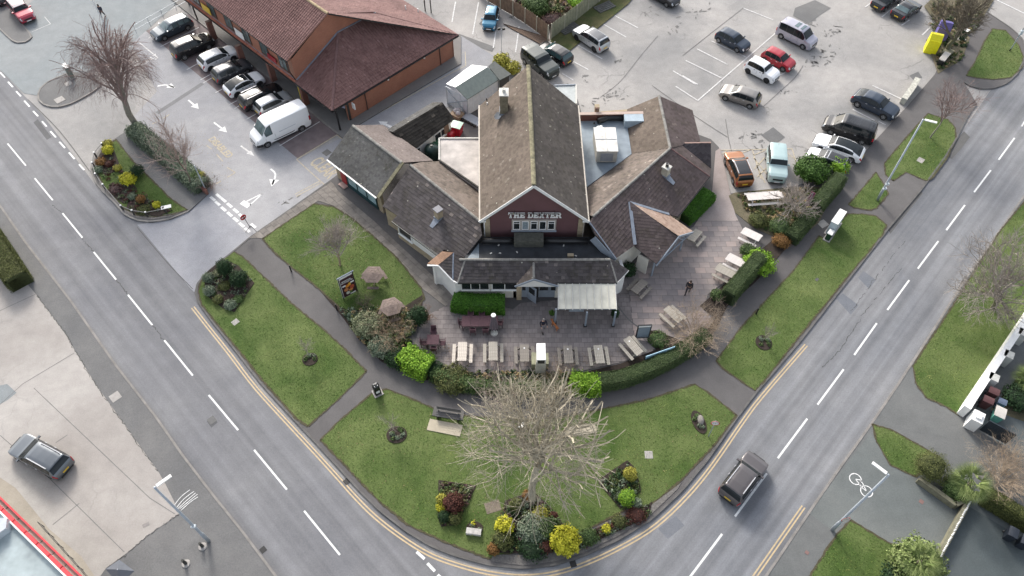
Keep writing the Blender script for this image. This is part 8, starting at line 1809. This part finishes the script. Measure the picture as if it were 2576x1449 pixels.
# picnic tables -------------------------------------------------------------
def wood(name, c): return plain(name, c, .85, var=.25, scale=5, bmp=.2)
W_new, W_old, W_grey, W_pale = wood('wood_new', (.60, .54, .47)), wood('wood_grey', (.25, .225, .195)), wood('wood_weathered', (.38, .35, .30)), plain('painted_table', (.64, .60, .57), .6, var=.1)
def picnic(label, px, z, rot, m, L=1.8, group='picnic tables on the patio', seats=(1, 1), wtop=.72, hole=False, name='picnic_table'):
    o = thing(name, label, 'picnic table', P(*px, z), rot, group); nb = 5; bw = wtop/nb
    key = ('pt', m.name, L, wtop)
    if key not in PT_M:
        PT_M[key] = (MB().box((0, 0, 0), (bw-.012, L, .04)).mesh('top_plank', m), MB().box((0, 0, 0), (.125, L, .04)).mesh('seat_plank', m), MB().beam((-wtop*.38, 0, .70), (-.72, 0, 0), .045, .09).mesh('leg', m), MB().beam((wtop*.38, 0, .70), (.72, 0, 0), .045, .09).mesh('leg', m), MB().beam((-.78, 0, .38), (.78, 0, .38), .045, .09).mesh('cross_bar', m))
    A_ = PT_M[key]
    for i in range(nb): obj('top_plank', A_[0], o, (-wtop/2+bw*(i+.5), random.uniform(-.01, .01), .74))
    for s_, on_ in ((-1, seats[0]), (1, seats[1])):
        if not on_: continue
        for k in (0, 1): obj('seat_plank', A_[1], o, (s_*(.62+k*.135), 0, .44))
    for y in (-L*.36, L*.36): obj('leg', A_[2], o, (0, y, 0)); obj('leg', A_[3], o, (0, y, 0)); obj('cross_bar', A_[4], o, (0, y, 0))
    if hole: MB().lathe((0, L*.28, .76), [(.07, 0), (.07, .012), (0, .014)], 10).build('parasol_cap', M_white, o)
    return o
PT_M = {}
zz = .14
picnic('new pale picnic table at the left end of the front row', (1164, 896), zz, 0, wood('wood_new', (.50, .43, .36)), 1.75); picnic('second picnic table from the left in the front row', (1241, 895), zz, R(1), W_grey, 1.75)
picnic('grey picnic table left of the white cabinet', (1319, 900), zz, R(1), W_old, 1.6, hole=True); picnic('grey picnic table right of the white cabinet', (1428, 903), zz, R(2), W_old, 1.65, hole=True); picnic('picnic table at the right end of the front row', (1505, 903), zz, R(4), W_grey, 1.7, hole=True)
picnic('weathered picnic table turned beside the display board', (1590, 882), zz, R(33), W_grey, 1.8, hole=True); picnic('weathered picnic table at the foot of the east porch', (1606, 733), zz, R(-42), W_old, 1.6)
picnic('picnic table half under the east porch eave', (1744, 605), zz, R(-38), W_grey, 1.5, seats=(0, 1)); picnic('picnic table partly under the tan leafless shrub', (1690, 803), zz, R(38), W_grey, 1.7)
picnic('white picnic table nearest the bright green hedge bush', (1846, 670), zz, R(55), W_pale, 1.75); picnic('weathered picnic table second from the hedge corner', (1822, 697), zz, R(55), W_grey, 1.9); picnic('white picnic table by the soft green shrub', (1884, 604), zz, R(55), W_pale, 1.75)
picnic('long white picnic table in the planted corner by the car park', (1919, 507), zz, R(95), W_pale, 3.4, wtop=.8, name='picnic_table')
# hexagonal parasol tables on the west lawn
def hex_table(label, px, rot, m):
    o = thing('octagonal_picnic_table', label, 'picnic table', P(*px, .14), rot, 'round roofed picnic tables on the west lawn'); nn_ = 6
    for k in range(nn_):
        a0, a1 = 2*math.pi*k/nn_, 2*math.pi*(k+1)/nn_; r_ = 1.0; p0, p1 = Vector((math.cos(a0)*r_, math.sin(a0)*r_, 1.12)), Vector((math.cos(a1)*r_, math.sin(a1)*r_, 1.12)); ap_ = Vector((0, 0, 1.34))
        for j in range(3):
            k0, k1 = j/3, (j+.94)/3; MB().slab([ap_.lerp(p0, 1-k1), ap_.lerp(p1, 1-k1), ap_.lerp(p1, 1-k0), ap_.lerp(p0, 1-k0)], .025).build('roof_board', m, o)
        am = (a0+a1)/2; 
        if k % 2 == 0: MB().beam((math.cos(am)*.95-math.sin(am)*.5, math.sin(am)*.95+math.cos(am)*.5, .45), (math.cos(am)*.95+math.sin(am)*.5, math.sin(am)*.95-math.cos(am)*.5, .45), .26, .04).build('seat', m, o)
        if k % 2 == 0: MB().beam((math.cos(am)*.2, math.sin(am)*.2, .1), (math.cos(am)*1.0, math.sin(am)*1.0, .42), .05, .08).build('leg', m, o)
    mb = MB().prism([(math.cos(2*math.pi*k/6)*.62, math.sin(2*math.pi*k/6)*.62) for k in range(6)], .70, .75); mb.build('table_top', m, o); MB().tube([(0, 0, 0), (0, 0, 1.3)], .05, 8).build('centre_post', m, o); return o
W_pinkish = wood('wood_pinkish', (.185, .14, .12)); hex_table('hexagonal roofed picnic table in the middle of the west lawn', (943, 710), 0, W_pinkish); hex_table('hexagonal roofed picnic table among the twigs by the dark conifer', (988, 790), R(20), W_pinkish)
# dark dining set
M_plumw = wood('dark_plum_wood', (.075, .035, .045))
def chair(label, px, rot, group='dark plum garden chairs'):
    o = thing('garden_chair', label, 'chair', P(*px, .14), rot, group)
    if 'ch' not in PT_M: PT_M['ch'] = [('seat', MB().box((0, 0, .44), (.46, .46, .04)).mesh('seat', M_plumw)), ('backrest', MB().beam((0, .24, .45), (0, .30, .98), .44, .035, up=Vector((0, 1, 0))).mesh('backrest', M_plumw))]+[('leg', MB().box((x, y, 0), (.05, .05, .43), 0, z0=0).mesh('leg', M_plumw)) for x in (-.2, .2) for y in (-.2, .2)]+[('armrest', MB().box((x, 0, .65), (.05, .44, .035)).mesh('armrest', M_plumw)) for x in (-.23, .23)]
    for nm, me in PT_M['ch']: obj(nm, me, o)
    return o
def dtable(label, px, L, W__):
    o = thing('dining_table', label, 'table', P(*px, .14), 0, 'dark plum garden tables'); n = max(1, round(L/.75))
    for i in range(n): MB().box((-L/2+L*(i+.5)/n, 0, .72), (L/n-.02, W__, .045)).build('top_panel', M_plumw, o)
    for x in (-L/2+.08, L/2-.08):
        for y in (-W__/2+.08, W__/2-.08): MB().box((x, y, 0), (.07, .07, .7), 0, z0=0).build('leg', M_plumw, o)
    return o
dtable('long dark plum dining table by the closed parasol', (1208, 820), 3.0, 1.05); dtable('small square plum table by the west shrubs', (1091, 866), 1.0, .95)
for lb, px, r_ in (('plum chair at the left end of the long table', (1163, 820), 90), ('plum chair at the right end of the long table', (1257, 820), -90), ('plum chair left of centre behind the long table', (1185, 798), 0), ('plum chair in the centre behind the long table', (1213, 798), 0), ('plum chair left of centre in front of the long table', (1190, 838), 180), ('plum chair right of centre in front of the long table', (1222, 838), 180),
    ('plum chair behind the small square table', (1092, 842), 0), ('plum chair left of the small square table', (1068, 870), 90), ('plum chair right of the small square table', (1114, 870), -90), ('plum chair in front of the small square table', (1092, 884), 180)): chair(lb, px, R(r_))
pr_ = thing('closed_parasol', 'closed grey purple parasol with white cap beside the long plum table', 'parasol', P(1243, 838, .14)); MB().tube([(0, 0, 0), (0, 0, 2.7)], .03, 8).build('pole', M_white, pr_); MB().lathe((0, 0, 0), [(.32, .0), (.3, .12), (.08, .16), (0, .16)], 14).build('base', M_offwhite, pr_)
mb = MB(); n = 16; rows = [(.06, 2.6), (.17, 2.1), (.24, 1.5), (.30, 1.0), (.33, .85)]
for r_, z_ in rows:
    for i in range(n): a = 2*math.pi*i/n; k = 1+(.25 if i % 2 else -.25); mb.v.append((math.cos(a)*r_*k, math.sin(a)*r_*k, z_))
for j in range(len(rows)-1):
    for i in range(n): mb.f.append((j*n+i, j*n+(i+1) % n, (j+1)*n+(i+1) % n, (j+1)*n+i)); mb.m.append(0)
mb.build('canopy', plain('parasol_cloth', (.15, .125, .145), .9, var=.2), pr_); MB().lathe((0, 0, 2.62), [(.2, 0), (.2, .05), (0, .08)], 14).build('cap', M_white, pr_)
# white topped cabinet on its plinth in the hedge line
wc = thing('patio_cabinet', 'tall white topped sign cabinet on a stone plinth at the patio edge', 'cabinet', P(1359, 935, .14)); o0 = Vector(wc.location)
MB().box((0, -.1, 0), (.78, .5, 2.1), 0, z0=0).build('plinth', plain('pale_plinth', (.42, .40, .35), .8, var=.25, scale=2), wc); MB().box((0, .35, 2.25), (.70, 1.5, .55)).build('top_box', M_white, wc); MB().box((0, -.41, 2.2), (.55, .03, .42)).build('opening', M_dark, wc)
MB().box((-.5, .7, 0), (.4, 1.1, .9), 0, z0=0).build('side_plinth', plain('mossy_plinth', (.30, .30, .20), .85, var=.25), wc); MB().box((.5, .7, 0), (.3, 1.0, .9), 0, z0=0).build('side_plinth', plain('mossy_plinth', (.30, .30, .20), .85), wc)
# benches on the front lawn
bc = thing('park_bench', 'dark park bench left of the large tree', 'bench', P(1128, 1050, .12), R(-10))
for i in range(3): MB().box((0, -.22+i*.16, .44), (1.9, .13, .035)).build('seat_slat', plain('dark_slat', (.05, .05, .055), .6), bc)
for i in range(3): MB().box((0, .34, .56+i*.14), (1.9, .03, .11)).build('back_slat', plain('dark_slat', (.05, .05, .055), .6), bc)
for x in (-.8, .8): MB().box((x, 0, 0), (.07, .6, .44), 0, z0=0).build('leg', M_black, bc)
def slabpad(label, px, w_, d_, rot, m): o = MB().box((0, 0, 0), (w_, d_, .05), 0, z0=0).build('concrete_pad', m); o.location = P(*px, .12); o.rotation_euler = (0, 0, rot); return struct(o)
slabpad('', (1119, 1076), 2.6, .95, R(-12), plain('sandy_slab', (.42, .37, .28), .85, var=.12, scale=2)); slabpad('', (1460, 1082), 2.4, .8, R(8), plain('sandy_slab', (.42, .37, .28), .85)); slabpad('', (1128, 1040), 2.4, .8, R(-10), M_kerbd)
# display board and notice by the patio
db = thing('display_board', 'black framed menu board standing on the patio', 'notice board', P(1614, 852, .14), R(4)); MB().box((0, 0, 1.1), (1.15, .1, 1.9)).build('frame', M_black, db); MB().box((0, -.06, 1.02), (.95, .02, 1.45)).build('board', plain('slate_grey_board', (.19, .23, .27), .4), db); MB().box((0, -.06, 1.9), (1.0, .02, .17)).build('header', M_white, db)
for x in (-.52, .52): MB().box((x, 0, 0), (.09, .5, .14), 0, z0=0).build('foot', M_black, db)
lb3 = thing('blue_banner', 'narrow pale blue banner fixed above the curved hedge', 'banner', P(1660, 915, .14)); o0 = Vector(lb3.location); a, b = P(1622, 903, .9)-o0, P(1697, 877, .9)-o0
d_ = (b-a).normalized(); MB().beam(a+Vector((0, 0, .1)), b+Vector((0, 0, .1)), .05, .55).build('board', plain('pale_blue_banner', (.45, .68, .80), .5), lb3); MB().beam(a+Vector((0, -.04, -.05)), b+Vector((0, -.04, -.05)), .02, .06).build('stripe', plain('navy_stripe', (.02, .07, .18), .5), lb3)
text('WELCOME', .2, plain('banner_ink', (.12, .3, .45), .5), lb3, frame((a+b)/2+Vector((.02, -.04, .2)), d_, (0, 0, 1)))
for p in (a, b): MB().box((p.x, p.y, 0), (.07, .07, 1.15), 0, z0=0).build('post', M_black, lb3)
hb3 = thing('hanging_basket', 'round green hanging basket on the first canopy post', 'hanging basket', P(1388, 790, 1.1)); rnd_ = random.Random(3); mb = MB(); leaves(mb, (0, 0, .2), (.28, .28, .22), 220, .05, rnd_); mb.build('foliage', FOL['green'], hb3); MB().lathe((0, 0, 0), [(0, -.1), (.2, -.02), (.24, .12)], 10).build('bowl', M_dark, hb3)
# yard clutter
pl3 = thing('pallet_stack', 'wooden pallets with sacks on top beside the shed', 'pallets', P(1150, 295, 0), R(-35)); 
for i in range(4): MB().box((0, 0, 0), (1.2, 1.0, .1), 0, z0=i*.15).build('pallet', wood('pallet_wood', (.36, .26, .18)), pl3)
for x, y in ((-.2, .1), (.25, -.1), (.0, .3)): MB().lathe((x, y, .58), [(0, 0), (.25, .05), (.27, .2), (.15, .34), (0, .38)], 9).build('sack', plain('sack', (.45, .42, .44), .8), pl3)
ramp_ = thing('metal_ramp', 'grey metal ramp leading to the shed', 'ramp', P(1190, 305, 0), R(-38)); MB().box((0, 0, 0), (2.2, 1.0, .3), 0, z0=0).build('deck', plain('ramp_metal', (.36, .38, .42), .5), ramp_)
for k in range(5): MB().box((-.9+k*.4, -.62, 0), (.28, .2, .3), 0, z0=0).build('step', M_dark, ramp_)
# gazebo and sign bits at the lower edge
gz = thing('dark_gazebo', 'dark grey pyramid parasol roof at the lower left edge', 'parasol', P(288, 1462, .1)); o0 = Vector(gz.location); zc_ = 2.4; cs_ = [P(265, 1432, zc_), P(300, 1408, zc_), P(338, 1436, zc_), P(300, 1470, zc_)]; c_ = sum(cs_, Vector())/4+Vector((0, 0, .35))
for i in range(4): MB().slab([cs_[i]-o0, cs_[(i+1) % 4]-o0, c_-o0], .03).build('cloth_panel', plain('slate_cloth', (.10, .11, .13), .8), gz)
MB().tube([Vector((c_.x, c_.y, .1))-o0, c_-o0], .04, 6).build('pole', M_galv, gz)
# ---------------------------------------------------------------- people and the dog
def skin_fig(name, joints, edges, m, parent, sub=1):
    me = bpy.data.meshes.new(name); me.from_pydata([j[0] for j in joints], edges, []); o = bpy.data.objects.new(name, me); COL.objects.link(o)
    md = o.modifiers.new('skin', 'SKIN'); md.use_smooth_shade = True
    for i, j in enumerate(joints): r_ = j[1]; me.skin_vertices[0].data[i].radius = (r_, r_) if not hasattr(r_, '__len__') else r_
    me.skin_vertices[0].data[0].use_root = True
    sb = o.modifiers.new('sub', 'SUBSURF'); sb.levels = sub; sb.render_levels = sub
    me.materials.append(m); o.parent = parent; return o
M_skin = plain('skin', (.45, .27, .19), .6)
def person(label, px, z, rz, top, legs, hair, stride=.22, armf=.25, hat=None, shoe=None):
    o = thing('person', label, 'person', P(*px, z), rz); s = stride
    J = [((0, 0, .95), (.15, .11)), ((0, 0, 1.15), (.145, .10)), ((0, .01, 1.38), (.17, .11)), ((0, .0, 1.50), .06), ((0, -.02, 1.60), .075), ((0, -.03, 1.70), .09),
         ((-.10, 0, .90), .095), ((-.11, -s, .50), .065), ((-.11, -s*.9, .10), .045), ((.10, 0, .90), .095), ((.11, s*.7, .52), .065), ((.11, s*1.5, .12), .045),
         ((-.20, 0, 1.42), .06), ((-.26, armf*.3, 1.14), .045), ((-.24, -armf, .95), .034), ((.20, 0, 1.42), .06), ((.26, -armf*.2, 1.14), .045), ((.24, -armf*1.0, .98), .034)]
    E_ = [(0, 1), (1, 2), (2, 3), (3, 4), (4, 5), (0, 6), (6, 7), (7, 8), (0, 9), (9, 10), (10, 11), (2, 12), (12, 13), (13, 14), (2, 15), (15, 16), (16, 17)]
    body = skin_fig('body', J, E_, M_skin, o, 2)
    skin_fig('jacket', [((0, 0, .92), (.19, .15)), ((0, 0, 1.15), (.175, .13)), ((0, .01, 1.38), (.20, .135)), ((0, .0, 1.47), .085), ((-.20, 0, 1.42), .08), ((-.26, armf*.3, 1.14), .062), ((-.245, -armf*.85, .98), .05), ((.20, 0, 1.42), .08), ((.26, -armf*.2, 1.14), .062), ((.245, -armf*.85, 1.0), .05)],
             [(0, 1), (1, 2), (2, 3), (2, 4), (4, 5), (5, 6), (2, 7), (7, 8), (8, 9)], top, o, 2)
    skin_fig('trousers', [((0, 0, .96), (.165, .13)), ((-.10, 0, .86), .11), ((-.11, -s, .50), .08), ((-.11, -s*.9, .12), .06), ((.10, 0, .86), .11), ((.11, s*.7, .52), .08), ((.11, s*1.45, .14), .06)], [(0, 1), (1, 2), (2, 3), (0, 4), (4, 5), (5, 6)], legs, o, 2)
    for x, y, zf in ((-.11, -s*.9-.05, .0), (.11, s*1.45-.05, .02)): MB().box((x, y, 0), (.10, .28, .09), 0, z0=zf).build('shoe', shoe or M_black, o)
    mb = MB().lathe((0, -.015, 1.62), [(.0, .19), (.06, .18), (.095, .13), (.105, .06), (.10, -.01), (.085, -.06)], 12); mb.build('hair', hair, o, smooth=True)
    for x in (-.035, .035): MB().lathe((x, -.118, 1.70), [(0, -.012), (.012, 0), (0, .012)], 6).build('eye', M_dark, o)
    MB().box((0, -.125, 1.665), (.022, .03, .04)).build('nose', M_skin, o)
    for s_, yy, zz_ in ((-1, -armf, .93), (1, -armf, .96)):
        h_ = MB(); h_.box((s_*.245, yy-.02, zz_), (.035, .08, .09))
        for f_ in range(4): h_.beam((s_*.245, yy-.05+f_*.02, zz_-.04), (s_*.24, yy-.07+f_*.022, zz_-.10+abs(f_-1.5)*.008), .015, .015)
        h_.beam((s_*.235, yy+.02, zz_+.01), (s_*.21, yy-.05, zz_-.04), .018, .018); h_.build('hand', M_skin, o, stuff=True)
    return o
p1 = person('person in a dark navy coat walking a dog by the pub entrance', (1366, 832), .14, R(15), plain('navy_coat', (.012, .014, .03), .8), plain('pale_grey_trousers', (.22, .20, .21), .8), plain('grey_hair', (.22, .2, .19), .8), armf=.3)
person('person in dark clothes walking across the east patio', (1729, 737), .14, R(-25), plain('black_coat', (.02, .018, .022), .8), plain('dark_trousers', (.05, .045, .05), .8), plain('brown_hair', (.05, .035, .028), .8))
person('person in black at the bottom edge of the forecourt', (228, 1475), .11, R(20), plain('black_jacket', (.010, .010, .011), .8), plain('dark_jeans', (.02, .022, .03), .8), plain('black_hair', (.012, .01, .01), .7), armf=.1, stride=.05)
person('person in dark blue standing behind the weeping birch', (262, 45), .1, R(0), plain('slate_coat', (.03, .035, .055), .8), plain('dark_trousers', (.05, .045, .05), .8), plain('black_hair', (.012, .01, .01), .7))
dg = thing('dog', 'tan dog with pale paws on a lead beside the canopy posts', 'dog', P(1396, 826, .14), R(125)); M_fur = plain('tan_fur', (.36, .13, .045), .85, var=.2, scale=6)
J = [((-.28, 0, .46), (.095, .11)), ((0, 0, .48), (.09, .10)), ((.25, 0, .50), (.10, .125)), ((.38, 0, .60), .075), ((.48, 0, .68), .075), ((.60, 0, .65), .045), ((.67, 0, .635), .03),
     ((-.30, .07, .38), .07), ((-.36, .08, .22), .035), ((-.31, .08, .03), .024), ((-.30, -.07, .38), .07), ((-.27, -.08, .23), .035), ((-.22, -.08, .03), .024),
     ((.27, .08, .36), .05), ((.28, .08, .18), .028), ((.31, .08, .03), .024), ((.27, -.08, .36), .05), ((.24, -.08, .18), .028), ((.20, -.08, .03), .024), ((-.42, 0, .50), .03), ((-.56, 0, .60), .02)]
skin_fig('body', J, [(0, 1), (1, 2), (2, 3), (3, 4), (4, 5), (5, 6), (0, 7), (7, 8), (8, 9), (0, 10), (10, 11), (11, 12), (2, 13), (13, 14), (14, 15), (2, 16), (16, 17), (17, 18), (0, 19), (19, 20)], M_fur, dg, 2)
for y in (-.06, .06): MB().add([(.44, y, .73), (.52, y, .73), (.47, y*1.5, .83)], [(0, 1, 2)]).slab([Vector((.44, y, .72)), Vector((.52, y, .72)), Vector((.47, y*1.6, .83))], .015, 0, Vector((0, 1, 0))).build('ear', M_fur, dg)
for x, y in ((-.30, .08), (-.21, -.08), (.32, .08), (.21, -.08)): MB().box((x+.02, y, 0), (.08, .05, .05), 0, z0=0).build('paw', plain('pale_fur', (.6, .5, .42), .8), dg)
ld = MB().tube([P(1371, 800, .95)+Vector((0, 0, 0)), P(1385, 812, .75), P(1398, 820, .72)], .008, 4).build('dog_lead', M_black); tag(ld, 'thin black lead from the navy coated person to the dog', 'dog lead')
# pigeon-like weather vane? no: black street sign finials behind the parade
sp = thing('twin_floodlight', 'black twin floodlight on a thin pole behind the blue car', 'floodlight', P(1262, 140, 0)); MB().tube([(0, 0, 0), (0, 0, 3.4)], .03, 6).build('pole', M_galv, sp)
for x in (-.25, .25): MB().box((x, 0, 3.45), (.3, .14, .24), R(20)).build('lamp', M_black, sp)
for lb, px in (('black lamp column behind the parade nearest the roof', (1070, 28)), ('black lamp column behind the parade beside the bay lines', (1160-75, 32))):
    o = thing('dark_post', lb, 'post', P(*px, 0), 0, 'black posts behind the parade'); MB().tube([(0, 0, 0), (0, 0, 2.6)], .07, 8).build('pole', M_black, o); MB().box((0, 0, 2.65), (.2, .2, .12)).build('cap', M_black, o)

fb2 = thing('feather_banner', 'folded maroon and pink banner leaning in the planted corner', 'banner', P(2020, 532, .14)); MB().tube([(0, 0, 0), (.45, .5, 2.0)], .02, 6).build('pole', M_galv, fb2); MB().beam((.12, .12, .6), (.48, .54, 2.0), .42, .05).build('cloth', plain('maroon_cloth', (.20, .06, .10), .8, var=.6, scale=3), fb2)
yp = thing('yellow_sheet', 'crumpled dull yellow sheet lying at the end of the clipped hedge', 'sheet', P(2040, 527, .3)); MB().add([(-.6, -.2, .5), (0, -.4, .62), (.55, -.15, .5), (.65, .35, .55), (.05, .3, .72), (-.55, .3, .52)], [(0, 1, 4, 5), (1, 2, 3, 4)]).build('sheet', plain('dull_yellow', (.45, .40, .12), .7, var=.3, scale=4), yp)
MB().tube([(0, 0, 0), (0, 0, .6)], .02, 5).build('stake', M_galv, yp)
